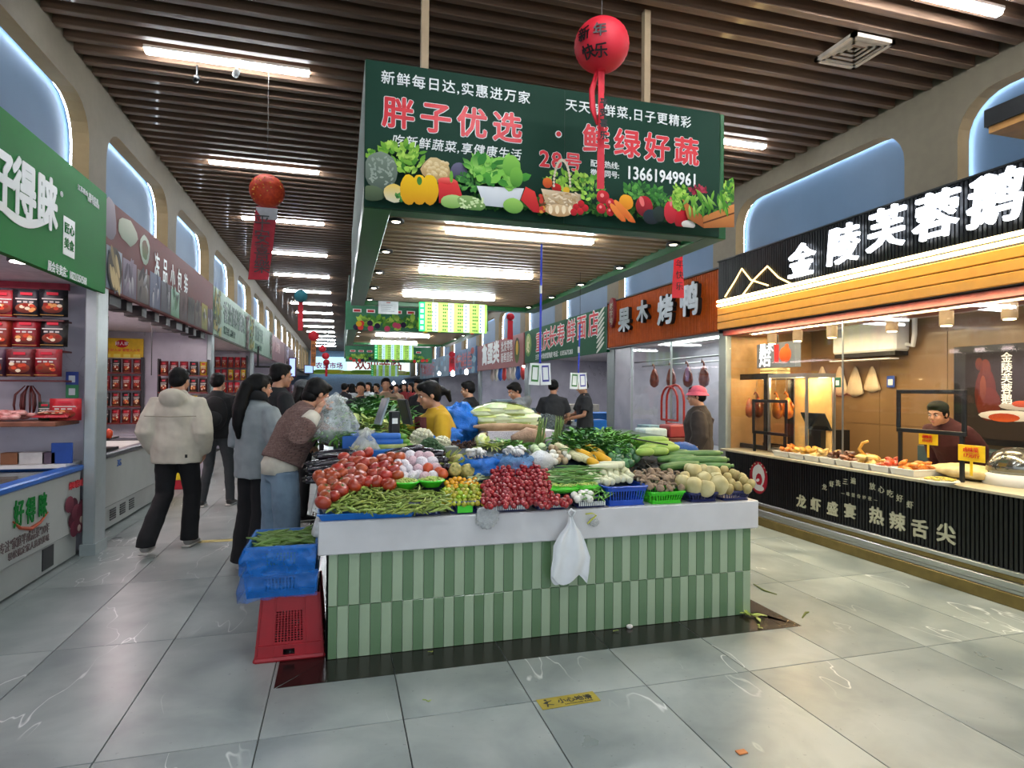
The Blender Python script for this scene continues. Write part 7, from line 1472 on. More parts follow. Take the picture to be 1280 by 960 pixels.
B.row('专注"家庭半成品菜"20年', (2, 682), (70, 658), .085, mat('print_brown', '#6a5a58', .5), sx=.8); B.row('轻松搞定家人喜爱美味', (12, 693), (60, 674), .06, MATS['print_brown'])
B.row('邮●联●搜', (88, 606), (103, 604), .07, T_red, bold=.03)
q = Print(-.002)
for k in range(16): x, z = B.p(96 + ru(-11, 11), 645 + ru(-16, 16)); q.ell(x, z, .09, .07, random.choice(['#6a2434', '#7d3040', '#8a4450', '#4a1a28']), '#5a2030')
for k in range(4): x, z = B.p(100 + ru(-6, 6), 655 + ru(-8, 8)); q.ell(x, z, .035, .03, '#c8b8a8', '#a89088')
q.build('meat_print', B.o)
# shelf and goods on the stall's side wall (faces the entrance)
YW = 6.28; M_wd = mat('shelf_wood', '#7a4a34', .5, var=.2)
P0, P1 = W(-40, 537, Y=YW), W(93, 530, Y=YW - .35); sf = cubething('wooden_shelf', (-3.6, -2.28, YW - .38, YW + .1, P1.z - .02, P1.z + .02), M_wd, 'wooden shelf with red packages in the nearest left stall', 'shelf')
sy = P1.z + .021
pk = [('#b81e28', '#e0c040', 'red package with a yellow print standing on the wooden shelf'), ('#9a2430', '#c86a6a', 'dark red soft packet lying on the wooden shelf'), ('#c03a44', '#e0a0a0', 'pinkish red packet beside the standing red package'), ('#1f3a26', '#5a7a4a', 'dark green packet behind the red packets')]
def packet(p, w, h, d, c, c2, label, rot=(0, 0, 0), cat='packet', group=None, text_=None, win=True):
    e = empty('food_packet', p, 0, label, cat, group, rot=rot); mb = MB(); n = 6
    vs = []; 
    for i in range(n + 1):
        t = i / n; dd = d * math.sin(PI * min(1, max(0, t))) ** .6 + .002
        for (x, y) in ((-w / 2, 0), (-w / 4, -dd / 2), (0, -dd / 2 * 1.1), (w / 4, -dd / 2), (w / 2, 0), (0, dd / 2)): vs.append((x, y, h * t))
    fs = [(i * 6 + j, i * 6 + (j + 1) % 6, (i + 1) * 6 + (j + 1) % 6, (i + 1) * 6 + j) for i in range(n) for j in range(6)]; mb.add(vs, fs); mb.build('pouch', mat('pack_' + c[1:], c, .45, coat=.1, bump=.2), e, True)
    q = Print(-d / 2 * 1.12 - .002); 
    if win: q.ell(0, h * .30, w * .36, h * .19, '#9a4a30', '#4a1810'); [q.rect(-w * .3 + w * .2 * z_, h * .5, -w * .16 + w * .2 * z_, h * .56, '#c8c0b8') for z_ in range(3)]; [q.ell(ru(-.25, .25) * w, h * (.33 + ru(-.12, .12)), w * .09, h * .06, random.choice(['#c8482c', '#8a2418', '#d89a5a', '#e0d0b0'])) for k in range(7)]
    q.rect(-w * .36, h * .62, w * .36, h * .66, '#cfc8c0'); q.rect(-w * .2, h * .78, w * .2, h * .88, '#c83040'); q.rect(-w * .4, h * .0 + .01, w * .4, h * .06, '#b8904a'); q.build('print', e)
    return e
packet((W(82, 520, Y=YW - .15).x, YW - .15, sy), .24, .19, .05, '#b81e28', '#e0c040', pk[0][2])
for i, (px, c, c2, lab, ry) in enumerate(((62, '#9a2430', '#c86a6a', pk[1][2], .9), (72, '#c03a44', '#e0a0a0', pk[2][2], 1.2), (50, '#a82c34', '#d88a7a', 'bright red soft packet at the middle of the wooden shelf', .7))): P = W(px, 524, Y=YW - .25); packet((P.x, YW - .27, sy + .03), .16, .18, .04, c, c2, lab, rot=(-1.3, 0, ry - 1))
P = W(58, 505, Y=YW - .1); packet((P.x, YW - .10, sy), .12, .16, .06, '#1f3a26', '#5a7a4a', pk[3][2])
mb = MB(); P = W(20, 520, Y=YW - .2)
for k in range(60): mb.ell((P.x + ru(-.45, .12), YW - .2 + ru(-.1, .1), sy + .02 + ru(0, .06)), (.05, .03, .02), 6, 4)
tag(mb.build('meat_slices', mat('pink_meat', '#b86a62', .5, col2='#d8a8a0', scale=20), None, True), 'pile of pink meat slices on the wooden shelf', 'meat', kind='stuff')
sb_ = empty('dried_sausages', W(36, 482, Y=YW - .05), 0, 'bundle of dark dried sausages hanging on the stall wall', 'sausages'); 
for k in range(8): x = -.09 + k * .025; m = MB(); m.tube([(x * .3, 0, 0), (x, -.02, -.08), (x * 1.1, -.02, -.17), (x, -.02, -.23 - .02 * (k % 3))], [.004, .010, .010, .004], 7); m.build('sausage', mat('sausage_dark', '#5a1c18', .4, var=.3), sb_, True, loc=(ru(-.02, .02), ru(-.03, .02), 0))
# packets pegged on three rows
rowc = [[('#a02028', '#d8a070'), ('#171a22', '#a04030'), ('#14161c', '#b03a2c')], [('#8a2a1c', '#d8b08a'), ('#8a1420', '#a8342c'), ('#1c1416', '#c8a07a')], [('#3a1c30', '#d0a070'), ('#5a1418', '#a83a2c'), ('#8a1a22', '#b84a34')]]
rowl = ['top', 'middle', 'bottom']
for r_, (pyt, pyb, xs_) in enumerate(((362, 396, (2, 34, 67)), (400, 434, (0, 36, 70)), (437, 471, (-2, 33, 66)))):
    for j, px in enumerate(xs_):
        Pt, Pb = W(px, pyt, Y=YW - .1), W(px, pyb, Y=YW - .1); packet((Pb.x, YW - .1 - .05 * r_, Pb.z), .215, Pt.z - Pb.z, .05, rowc[r_][j][0], rowc[r_][j][1], 'food pouch hanging in the %s row, %s, in the nearest left stall' % (rowl[r_], ('leftmost in view', 'second in view', 'rightmost')[j]), cat='food pouch', group='food pouches hanging in the nearest left stall', rot=(ru(-.06, .06), 0, ru(-.06, .06)))
    m = MB(); Pt = W(0, pyb + 3, Y=YW); m.box(-3.6, W(90, pyb, Y=YW).x, YW - .17, YW, Pt.z - .02, Pt.z - .005); tag(m.build('shelf_rail', mat('rail_red', '#5a2020', .5)), '%s dark red rail under the hanging pouches' % rowl[r_], 'rail')
m = MB(); Pt, Pb = W(40, 335, Y=YW), W(40, 361, Y=YW); m.box(-3.6, W(86, 350, Y=YW).x, YW, YW + .03, Pb.z, Pt.z + .08); tag(m.build('red_header', mat('header_red', '#a8283c', .5, var=.15)), 'red header board above the hanging pouches', 'board')
m = MB(); m.tube([(0, 0, 0), (0, 0, .05)], .075, 16); hl = m.build('meat_lamp', M_black, None, True, loc=W(25, 342, Y=5.0)); tag(hl, 'black round ceiling lamp glowing in the nearest left stall', 'lamp'); hl.location.z = 2.37; m = MB(); m.tube([(0, 0, -.006), (0, 0, .0)], .06, 16); m.build('lamp_face', lampmat('meat_lamp_face', '#fff0ee', 10), hl)
area_lamp('stall_lamp', (-2.9, 5.0, 2.38), .9, 2.2, 20, (1, .80, .86)); area_lamp('stall_lamp', (-2.75, 8.2, 2.38), .7, 2.6, 34, (1, .74, .74))
m = MB(); m.box(-3.6, -2.26, YW - .22, YW + .1, .80, .83); tag(m.build('ledge', M_white), 'white ledge behind the nearest freezer', 'ledge')
for i, (px, w, c, lab) in enumerate(((16, .14, '#8a5a3a', 'brown framed box on the white ledge'), (42, .2, '#c8c4c0', 'stack of white trays on the white ledge'), (64, .10, '#5a4a5a', 'small dark box on the white ledge'), (80, .16, '#1f4a9a', 'blue payment plate standing on the white ledge'))):
    P = W(px, 574, Y=YW - .1); h = .10 if i < 3 else .18; cubething('ledge_box', (P.x - w / 2, P.x + w / 2, YW - .15, YW - .05 if i < 3 else YW - .13, .831, .831 + h), mat('ledge_' + c[1:], c, .5), lab, 'box')
for i, (px, py, c, lab) in enumerate(((90, 473, '#2a3f8a', 'blue payment plate on the pillar side, the upper one'), (90, 489, '#2a7a4a', 'green payment plate on the pillar side, the lower one'))):
    P = W(px, py, Y=YW); B = Board('F', YW, 'payment_plate', lab, 'plate', a=P.x - .05, z0=P.z - .06); B.panel(.10, .12, mat('plate_' + c[1:], c, .4), .008); q = Print(-.002); q.rect(.025, .025, .075, .085, '#c8ccd0'); q.build('blank_field', B.o)
# second freezer
fz2 = empty('chest_freezer', (-2.26, 6.95, 0), 0, 'white chest freezer with a grey rim and meat inside, behind the pillar', 'freezer'); L = 2.35
m = MB(); m.box(-.75, -.06, .05, L, 0.02, .27, bev=.01); m.build('base', M_frz, fz2); m = MB(); m.box(-.80, 0, 0, L, .27, .78, bev=.015); m.build('body', M_frz, fz2); m = MB(); m.box(-.82, -.74, -.02, L + .02, .78, .83, bev=.01); m.box(-.08, .02, -.02, L + .02, .78, .83, bev=.01); m.box(-.74, -.08, -.02, .06, .78, .83, bev=.01); m.box(-.74, -.08, L - .05, L + .02, .78, .83, bev=.01); m.build('rim', mat('rim_grey', '#4a4a50', .4), fz2)
m = MB(); m.box(-.74, -.08, .06, L - .05, .70, .74); m.build('meat_display', mat('meat_pink', '#b0543c', .5, col2='#e0a48c', scale=16), fz2)
for k in range(3): m = MB(); [m.box(-.059, -.054, .35 + k * .3, .52 + k * .3, .09 + j * .025, .105 + j * .025) for j in range(5)]; m.build('vent', M_black, fz2)
text('3G ', fz2, 0, 0, .1, M_rimb).location = (.003, .35, .66); [setattr(o, 'rotation_euler', (PI / 2, 0, PI / 2)) for o in COL.objects if o.parent == fz2 and o.type == 'FONT']
sd = empty('heated_display', (-2.75, 6.98, .83), 0, 'low glass display with orange fried food on the second freezer', 'display case'); m = MB(); m.box(-.35, .45, 0, .5, 0, .03); m.build('base', M_black, sd); m = MB(); m.box(-.35, .45, 0, .5, .12, .14); m.build('top', M_black, sd)
for k in range(9): m = MB(); m.ell((-.3 + k * .085, .12 + .05 * (k % 2), .06), (.06, .09, .03), 8, 5); m.build('fried_piece', mat('fried_orange', '#c8441c', .4, var=.2, rand=.15), sd, True)
for k in range(8): o = copy_tree(COL.objects['cooked_piece'], (-3.0 + .1 * k, 7.15 + .04 * (k % 2), 1.01), R3(), 'orange fried piece on top of the low display in the second stall', 'orange fried pieces in the second stall', kids=[]); o.data = lump(.07, MATS['fried_orange'], k)
# racks of packets on the party walls
def rack(x0, x1, Y, z0, z1, rows, cols, label, cc, group, hdr=None):
    e = empty('packet_rack', (x0, Y, 0), 0, label, 'rack')
    w = x1 - x0; rh = (z1 - z0) / rows
    for r_ in range(rows): m = MB(); m.box(0, w, -.14, .0, z0 + r_ * rh, z0 + r_ * rh + .02); m.build('shelf', mat('rack_red', '#6a1c1c', .5), e)
    for x in (0, w): m = MB(); m.box(x - .01, x + .01, -.13, 0, .0, z1); m.build('post', M_black, e)
    for r_ in range(rows):
        for c_ in range(cols):
            c, c2 = random.choice(cc); pw = w / cols * .84; packet((x0 + w / cols * (c_ + .5), Y - .07, z0 + r_ * rh + .021), pw, rh * .8, .05, c, c2, 'packet on the %s, row %s from the top, %s in the row' % (group, ('one', 'two', 'three', 'four', 'five', 'six')[rows - 1 - r_], ('first', 'second', 'third', 'fourth', 'fifth', 'sixth')[c_]), cat='packet', group='packets on the ' + group)
    return e
a, b = W(127, 530, Y=11.3), W(180, 447, Y=11.3)
dk = [('#7a1c20', '#b89070'), ('#3a1416', '#a87850'), ('#5a2a20', '#c0a080'), ('#201618', '#8a4a38'), ('#901a24', '#c8a088')]
rack(a.x, b.x, 11.3, a.z, b.z, 4, 4, 'dark red rack of food packets against the marble wall', dk, 'dark red rack')
P = W(125, 447, Y=11.25); B = Board('F', 11.25, 'header_sign', 'yellow header sign with a red oval above the dark red rack', 'sign', a=P.x, z0=P.z); w = W(179, 447, Y=11.25).x - P.x; h = W(125, 422, Y=11.25).z - P.z; B.panel(w, h, mat('sign_yellow', '#d8b010', .5), .02); q = Print(-.003); q.ell(w * .5, h * .72, w * .15, h * .2, '#b8202c'); [q.rect(w * (.08 + .23 * k), h * .04, w * (.24 + .23 * k), h * .2, '#e0d060') for k in range(4)]; q.rect(0, 0, w, h * .02, '#e8e0c0'); q.build('print', B.o); text('好人家', B.o, w * .5, h * .66, h * .2, T_white, align='CENTER', y=-.007); text('有了好人家 餐餐人人夸', B.o, w * .5, h * .34, h * .16, T_red, align='CENTER', y=-.005)
a, b = W(200, 490, Y=11.2), W(262, 450, Y=11.2); rack(a.x, b.x, 11.2, a.z - .3, b.z, 3, 5, 'black rack of jars and packets beside the pillar', dk + [('#c8a020', '#e0d0a0')], 'black rack')
# black square fittings under the second left sign
for k in range(9): cubething('square_downlight', (-2.34, -2.16, 6.7 + k * .5, 6.88 + k * .5 + (.15 if k in (0, 5, 8) else 0), 2.30, 2.42), M_black, 'black square fitting under the seafood sign, %s from the near end' % ordn[k], 'downlight', 'black square fittings under the seafood sign')
for (px, py, Y) in ((190, 415, 9.4), (135, 400, 9.0)): P = W(px, py, Y=Y); m = MB(); m.tube([(P.x, Y, 2.42), (P.x, Y, P.z - .6)], .006, 5); tag(m.build('hanging_cable', M_black), 'dark cable hanging from the ceiling of the second left stall, the %s one' % ('right' if px > 160 else 'left'), 'cable')
# third left stall: coloured packages on shelves
cc3 = [('#b01c2a', '#e0c0a0'), ('#d8b820', '#a03020'), ('#c8c4bc', '#a84a3a'), ('#a82838', '#e8d8c8'), ('#2a6a4a', '#d0d0a0'), ('#d84a5a', '#f0e0d0')]
sh3 = empty('display_shelves', (-3.42, 11.7, 0), 0, 'long shelves of colourful packages in the third left stall', 'shelves')
for z in (.35, .75, 1.1, 1.45, 1.8): m = MB(); m.box(-.2, .25, 0, 4.4, z, z + .02); m.build('shelf', M_steel, sh3)
for y in (0, 1.5, 3, 4.4): m = MB(); m.box(.23, .25, y, y + .02, 0, 2.15); m.build('post', M_black, sh3)
nn = 0
rack(-3.1, -2.22, 16.25, .45, 2.3, 6, 6, 'tall rack of red and yellow packages facing the entrance in the third left stall', [('#b01c2a', '#e0c0a0'), ('#c81c30', '#e8d0c0'), ('#d8b820', '#a03020'), ('#a82838', '#e8d8c8')], 'tall red rack')
for zi, z in enumerate((.37, .77, 1.12, 1.47, 1.82)):
    for k in range(14):
        c, c2 = random.choice(cc3); packet((-3.22, 11.85 + k * .31, z + .003), .25, .27, .08, c, c2, 'colourful package in the third left stall, shelf %s from the top, %s along' % (('five', 'four', 'three', 'two', 'one')[zi], ordn[k]), rot=(0, 0, PI / 2), cat='package', group='colourful packages in the third left stall'); nn += 1
for k in range(8): c = ('#b02030', '#d8c020', '#2a7a3a', '#d8d0c8')[k % 4]; cubething('goods_carton', (-2.5 + .1 * (k % 2), -2.2, 9.9 + (k // 4) * .35, 10.2 + (k // 4) * .35, (k % 4) * .14, (k % 4) * .14 + .135), mat('goods_' + c[1:], c, .5), '%s carton stacked by the freezer end, %s stack, level %s' % (('red', 'yellow', 'green', 'white')[k % 4], ('near', 'far')[k // 4], ('one', 'two', 'three', 'four')[k % 4]), 'carton', 'cartons stacked by the freezer')
for k in range(12): y = 17 + k * 1.6 + (.75 if k >= 4 else 0); c = ('#5a2a3a', '#8a6a9a', '#b02838', '#c0b8c8')[k % 4]; cubething('goods_stand', (-2.9, -2.3, y, y + 1.3, 0, 1.0 + .35 * (k % 3)), mat('stand_' + c[1:], c, .6, var=.4, scale=9), 'stand of goods far along the left stalls, %s from the near end' % ordn[k], 'stand', 'stands far along the left stalls')
# ================================================================ CRATES BY THE ISLAND
def crate(name, x0, x1, y0, y1, z0, z1, mt, label, taper=.02, invert=False, grid=(9, 13), group=None, panel=(.28, .75)):
    c = empty(name, ((x0 + x1) / 2, (y0 + y1) / 2, z0), 0, label, 'crate', group); w, d, h = (x1 - x0) / 2, (y1 - y0) / 2, z1 - z0
    k0, k1 = (0, taper) if invert else (taper, 0); t = .008
    # walls with a perforated panel: a lattice of bars
    for (nm, hw, off, ax) in (('front_wall', w, -d, 'x'), ('back_wall', w, d, 'x'), ('side_wall', d, -w, 'y'), ('side_wall', d, w, 'y')):
        m = MB(); sgn = 1 if off > 0 else -1
        def P(u, v, q):       # u along -1..1, v 0..1 up, q depth outward
            inset = k0 + (k1 - k0) * v; a = u * (hw - inset); b = off - sgn * inset + sgn * q
            return (a, b, v * h) if ax == 'x' else (b, a, v * h)
        def slab(u0, u1, v0, v1, q=0.0, tt=t):
            vs = [P(u0, v0, q), P(u1, v0, q), P(u1, v1, q), P(u0, v1, q), P(u0, v0, q - tt), P(u1, v0, q - tt), P(u1, v1, q - tt), P(u0, v1, q - tt)]
            m.add(vs, [(0, 1, 2, 3), (7, 6, 5, 4), (0, 4, 5, 1), (1, 5, 6, 2), (2, 6, 7, 3), (3, 7, 4, 0)])
        a0, a1 = -.48, .42; b0, b1 = panel
        slab(-1, a0, 0, 1); slab(a1, 1, 0, 1); slab(a0, a1, b1, 1)
        if invert: slab(a0, -.2, 0, b0); slab(.15, a1, 0, b0); slab(-.2, .15, 0, b0 * .3); slab(-.2, .15, b0 * .62, b0)
        else: slab(a0, a1, 0, b0)
        n, r = grid
        for i in range(n + 1): u = a0 + (a1 - a0) * i / n; slab(u - .018, u + .018, b0, b1, -.001, .005)
        for i in range(r + 1): v = b0 + (b1 - b0) * i / r; slab(a0, a1, v - .006, v + .006, -.0012, .005)
        for u in (-1, -.52, .46, .97): slab(u, u + .035, 0, 1, .006, .008)
        slab(-1.0, 1.0, b0 - .055, b0 - .03, .007, .008)
        m.build(nm, mt, c)
    m = MB(); z = h - t if invert else 0; kk = taper if True else 0; m.box(-w + kk, w - kk, -d + kk, d - kk, z, z + t); m.build('bottom_panel', mt, c)
    m = MB(); zz = 0 if invert else h; r_ = .016
    for (a, b) in (((-w, -d), (w, -d)), ((w, -d), (w, d)), ((w, d), (-w, d)), ((-w, d), (-w, -d))): m.tube([(a[0], a[1], zz + (r_ * .6 if invert else -r_ * .2)), (b[0], b[1], zz + (r_ * .6 if invert else -r_ * .2))], [(.012, r_)] * 2, 6)
    m.build('rim', mt, c); return c
M_red = mat('red_crate_plastic', '#9c1420', .45, var=.08); M_bcr = mat('blue_crate_plastic', '#1560a8', .45, var=.08)
crate('plastic_crate', -.43, -.075, 3.56, 4.02, .0, .355, M_red, 'dark red plastic crate standing upside down on the floor', .028, True)
crate('plastic_crate', -.485, -.115, 3.54, 3.96, .357, .488, M_bcr, 'lower blue plastic crate on top of the red crate', .015, False, (9, 4), 'blue crates beside the counter', (.3, .8))
crate('plastic_crate', -.475, -.115, 3.52, 3.95, .492, .632, M_bcr, 'upper blue plastic crate filled with green beans', .015, False, (9, 4), 'blue crates beside the counter', (.3, .8))
def sheet(pts_fn, nu, nv, m_, name, label, cat, amp=.006, seed=0, fr=14):
    mb = MB(); vs = []
    for i in range(nv + 1):
        for j in range(nu + 1): p = Vector(pts_fn(j / nu, i / nv)); vs.append(p + Vector((1, 1, 1)) * amp * noise.noise(p * fr + Vector((seed, 0, 0))) + Vector((0, -1, 0)) * amp * noise.noise(p * fr * 2.2))
    mb.add(vs, [(i * (nu + 1) + j, i * (nu + 1) + j + 1, (i + 1) * (nu + 1) + j + 1, (i + 1) * (nu + 1) + j) for i in range(nv) for j in range(nu)])
    o = mb.build(name, m_, None, True); return tag(o, label, cat) if label else o
F_wrap = filmmat('blue_wrap_film', '#1470cc', .55)
def wrapf(x0, x1, y0, y1, zt, zb, sag):
    per = [(x1, y0), (x0, y0), (x0, y1)]
    def f(u, v):
        if u < .5: a = u / .5; x = x1 + (x0 - x1) * a; y = y0
        else: a = (u - .5) / .5; x = x0; y = y0 + (y1 - y0) * a
        o_ = .012 + .012 * math.sin(v * 3.1) ; s = sag * max(0, (u - .25)) * 1.2
        z = zt + (zb - s - zt) * v; return (x - (o_ if u > .4 else 0) - .02 * v * (u > .45), y - (o_ if u < .55 else 0), z)
    return f
sheet(wrapf(-.475, -.12, 3.515, 3.95, .642, .49, .0), 40, 10, F_wrap, 'plastic_film', 'crinkled blue film wrapped around the upper blue crate', 'plastic film', .010, 1)
sheet(wrapf(-.487, -.11, 3.535, 3.96, .49, .36, .05), 40, 10, filmmat('blue_wrap_film_b', '#1470cc', .45), 'plastic_film', 'torn blue film sagging around the lower blue crate', 'plastic film', .010, 5)
gb = [m_pod(.12, .009, mat('green_chili', '#5b7d34', .4, col2='#7d9a4a', rand=.2), b, 6, 6, 3) for b in (.2, .5, -.3)]
lay(gb, [((ru(-.43, -.16), ru(3.60, 3.88), .60 + ru(0, .05)), (ru(-.3, .3), ru(-.3, .3), ru(-.6, .8)), ru(.9, 1.25)) for k in range(80)], 'green_bean', 'green bean in the upper blue crate', 'green bean', 'green beans in the upper blue crate')
m = MB(); m.box(-.45, -.14, 3.56, 3.92, .50, .595); tag(m.build('beans_beneath', MATS['green_chili']), 'lower layer of green beans inside the upper blue crate', 'green beans', kind='stuff')
pouch('plastic_bag', (-.10, 3.70, .80), .10, .12, .17, F_white, 'small white plastic bag hanging at the left corner of the slab', 9, 0, sag=.8, lv=8, nu=20)
# bags on the slab front
P = W(712, 645, Y=3.44)
hb_ = empty('hanging_bag', (P.x, 3.435, P.z), 0, 'bunch of white plastic bags hanging on the front of the white slab', 'plastic bag')
mb = MB(); prof = [(0, .012, .015), (.03, .02, .02), (.06, .035, .02), (.10, .07, .028), (.17, .105, .035), (.25, .12, .035), (.33, .122, .03), (.38, .118, .02)]; nu = 40; vs = []
for i, (z, w, d) in enumerate(prof):
    for j in range(nu):
        a = 2 * PI * j / nu; fold = 1 + .45 * math.sin(a * 5 + z * 6) * (math.sin(a) < 0) ; zz = -z - (.03 * math.sin(a * 3 + 1) if i > 5 else 0); vs.append((w * math.cos(a) + .006 * math.sin(z * 30), -abs(d) * (.5 - .5 * math.sin(a)) * fold * .9 + .0, zz))
mb.add(vs, [(i * nu + j, (i + 1) * nu + j, (i + 1) * nu + (j + 1) % nu, i * nu + (j + 1) % nu) for i in range(len(prof) - 1) for j in range(nu)])
mb.build('bag_body', mat('white_bag', '#dddfe0', .45, var=.03), hb_, True); m = MB(); m.tube([(-.0, -.01, 0), (-.02, -.02, .03), (.0, -.02, .045), (.025, -.02, .03), (.01, -.012, 0)], .008, 7); m.build('knot', MATS['white_bag'], hb_, True)
P = W(608, 645, Y=3.45); o = blob((P.x, 3.43, P.z), (.065, .03, .065), filmmat('clear_film_d', '#e4e8e8', .45), 71, 'plastic_bag', 'small clear plastic bag stuck on the slab under the cherry tomatoes', 'plastic bag', .3, 3)
P = W(739, 648, Y=3.45); e = empty('tape_ribbon', (P.x, 3.455, P.z), 0, 'crumpled yellow and clear packing tape on the slab edge', 'tape'); m = MB(); m.tube([(-.04, -.01, .03), (0, -.02, .035), (.03, -.015, .02), (.0, -.02, .0), (-.03, -.015, -.03)], [(.012, .003)] * 5, 6); m.build('yellow_tape', mat('yellow_tape', '#c8cc3c', .4), e, True)
blob((P.x + .015, 3.44, P.z - .02), (.03, .018, .025), MATS['clear_film_d'], 77, 'plastic_wad', 'small clear plastic wad beside the yellow tape', 'plastic', .3, 3)
# ---------------------------------------------------------------- payment cards on blue lanyards
for (px, py, Y, pt, w, lab) in ((675, 466, 4.25, 305, .15, 'pair of white cards on a blue lanyard hanging over the tomatoes, the nearer pair'), (723, 475, 5.6, 405, .16, 'pair of white cards on a blue lanyard, the farther pair')):
    P = W(px, py, Y=Y); T = W(px + (2 if Y < 5 else 2), pt, Y=Y); e = empty('card_lanyard', P, 0, lab, 'card', 'cards on blue lanyards')
    m = MB(); m.tube([(0, 0, .07), (T.x - P.x, 0, T.z - P.z)], [(.008, .003)] * 2, 6); m.build('blue_lanyard', mat('lanyard_blue', '#1c34b8', .5), e); m = MB(); m.tube([(T.x - P.x, 0, T.z - P.z), (T.x - P.x, 0, 2.70 - P.z)], .0018, 4); m.build('thin_cord', M_black, e)
    m = MB(); zc = (W(px, 362, Y=Y).z - P.z) if Y < 5 else .3; m.tube([(0, 0, zc - .03), (0, 0, zc + .03)], .011, 8); m.build('clip', M_steel, e)
    for s, c in ((-1, '#3f7a3a'), (1, '#4a4a9a')):
        cd_ = MB(); M = Matrix.Translation((s * w * .27, 0, 0)) @ Matrix.Rotation(-s * .06, 4, 'Y'); cd_.box(-w * .27, w * .27, -.002 - .004 * (s > 0), .002 - .004 * (s > 0), -.09, .07, M=M); c_ = cd_.build('card', T_white, e)
        fm = MB(); 
        for b in ((-.6, .6, .42, .55), (-.6, .6, -.55, -.42), (-.6, -.45, -.42, .42), (.45, .6, -.42, .42)): fm.box(b[0] * w * .3, b[1] * w * .3, -.009, -.0075, b[2] * .11 - .005, b[3] * .11 - .005, M=M)
        fm.build('printed_border', mat('card_' + c[1:], c, .5), c_)
# ---------------------------------------------------------------- scale with two screens
P = W(498, 545, Y=4.43); e = empty('scale_terminal', (P.x - .03, 4.48, 1.08), .2, 'black market scale terminal with two tilted screens beside the vendor', 'scale')
m = MB(); m.box(-.03, .04, -.03, .03, 0, .26, bev=.006); m.build('stand', M_black, e); m = MB(); m.box(-.10, .22, -.10, .16, -.02, .02, bev=.01); m.build('platform', M_steel, e)
m = MB(); m.box(-.008, .008, -.13, .13, -.10, .10, M=Matrix.Translation((-.09, 0, .26)) @ Matrix.Rotation(.3, 4, 'Y') @ Matrix.Rotation(-.1, 4, 'Z'), bev=.004); m.build('customer_screen', mat('screen_pale', '#8d9aa2', .15), e)
m = MB(); m.box(-.012, .012, -.10, .10, -.10, .09, M=Matrix.Translation((.09, .02, .26)) @ Matrix.Rotation(-.25, 4, 'Y') @ Matrix.Rotation(.0, 4, 'Z'), bev=.004); m.build('vendor_screen', M_black, e)
m = MB(); m.box(-.02, .02, -.033, -.030, .17, .21); m.build('white_label', T_white, e)
blob((P.x + .22, 4.5, 1.12), (.08, .05, .04), F_blue, 88, 'plastic_bag', 'small blue plastic bag on the scale platform', 'plastic bag', .2, 3)
# ---------------------------------------------------------------- lanterns
M_lr = mat('lantern_red', '#c8182c', .6, var=.06, scale=5); M_lo = mat('lantern_orange', '#c03018', .6, col2='#d84a20', scale=40)
def lantern(px, py, rp, Y, mt, label, ribbon=None, zc=None, top=HC, squash=.95, rm=None, txt=None, tx=None):
    P = W(px, py, Y=Y); d = Vector((P.x, P.y, P.z - CAM_H)); zcam = Y * .9618 + P.x * .2735; r = rp * zcam / 756
    e = empty('paper_lantern', P, 0, label, 'lantern', 'paper lanterns hanging down the hall'); prof = []
    for i in range(33):
        t = PI * (.06 + .88 * i / 32); k = 1 + .014 * math.cos(i * PI); prof.append((r * math.sin(t) * k, r * squash * math.cos(t)))
    m = MB(); m.lathe(prof[::-1], 28); m.build('shade', mt, e, True)
    m = MB(); m.tube([(0, 0, r * squash * .95), (0, 0, top - P.z)], .0018, 4); m.build('hanging_cord', mat('cord_grey', '#6a6460', .7), e)
    m = MB(); m.lathe([(r * .17, -r * squash), (r * .2, -r * squash * .97), (r * .17, -r * squash * .94)], 16); m.build('lower_ring', mt, e)
    if ribbon:
        w, l, tilt = ribbon; w *= zcam / 756; l *= zcam / 756; m = MB(); n = 14; vs = []
        for i in range(n + 1):
            t = i / n; x = tilt * t * l; tw = .25 * math.sin(t * 5); c_, s_ = math.cos(tw), math.sin(tw); z = -r * squash * .95 - l * t
            vs += [(x - w / 2 * c_, -w / 2 * s_, z), (x + w / 2 * c_, w / 2 * s_, z), (x + w / 2 * c_, w / 2 * s_ + .003, z), (x - w / 2 * c_, -w / 2 * s_ + .003, z)]
        m.add(vs, [(4 * i + j, 4 * i + (j + 1) % 4, 4 * i + 4 + (j + 1) % 4, 4 * i + 4 + j) for i in range(n) for j in range(4)]); rb = m.build('ribbon', rm or M_lr, e)
        if txt: 
            sz = tx * zcam / 756; text('\n'.join(txt), e, tilt * l * .5 - sz * .5, -r * squash - l * .12 - sz * .8, sz, T_black, y=-w * .14 - .012, line=l * .8 / len(txt) / sz)
    return e, r
e, r = lantern(752, 57, 34, 3.2, M_lr, 'large plain red paper lantern with black characters before the banner', (9, 150, .0))
for ch, a, z in (('新', -.95, -.0), ('快', -.88, -.09), ('年', -.36, .0), ('乐', -.33, -.095)):
    s_ = .08 if ch in '新快年乐' else .03; t = text(ch, e, 0, 0, s_, T_black, ext=.001, bold=.02); a2 = a - .12; e2 = math.asin(z / r); nn_ = Vector((math.cos(e2) * math.sin(a2), -math.cos(e2) * math.cos(a2), math.sin(e2))); up_ = Vector((-math.sin(e2) * math.sin(a2), math.sin(e2) * math.cos(a2), math.cos(e2))); t.location = nn_ * (r + .006) - up_ * (.36 * s_) - Vector((math.cos(a2), math.sin(a2), 0)) * (.5 * s_); t.rotation_euler = (PI / 2 - e2, 0, a2)
for i, (z, s_) in enumerate(((-.36, .05), (-.42, .05), (-.48, .05), (-.55, .05))): text('平安喜乐'[i], e, -.022, z, s_, T_black, y=-.03, bold=.03)
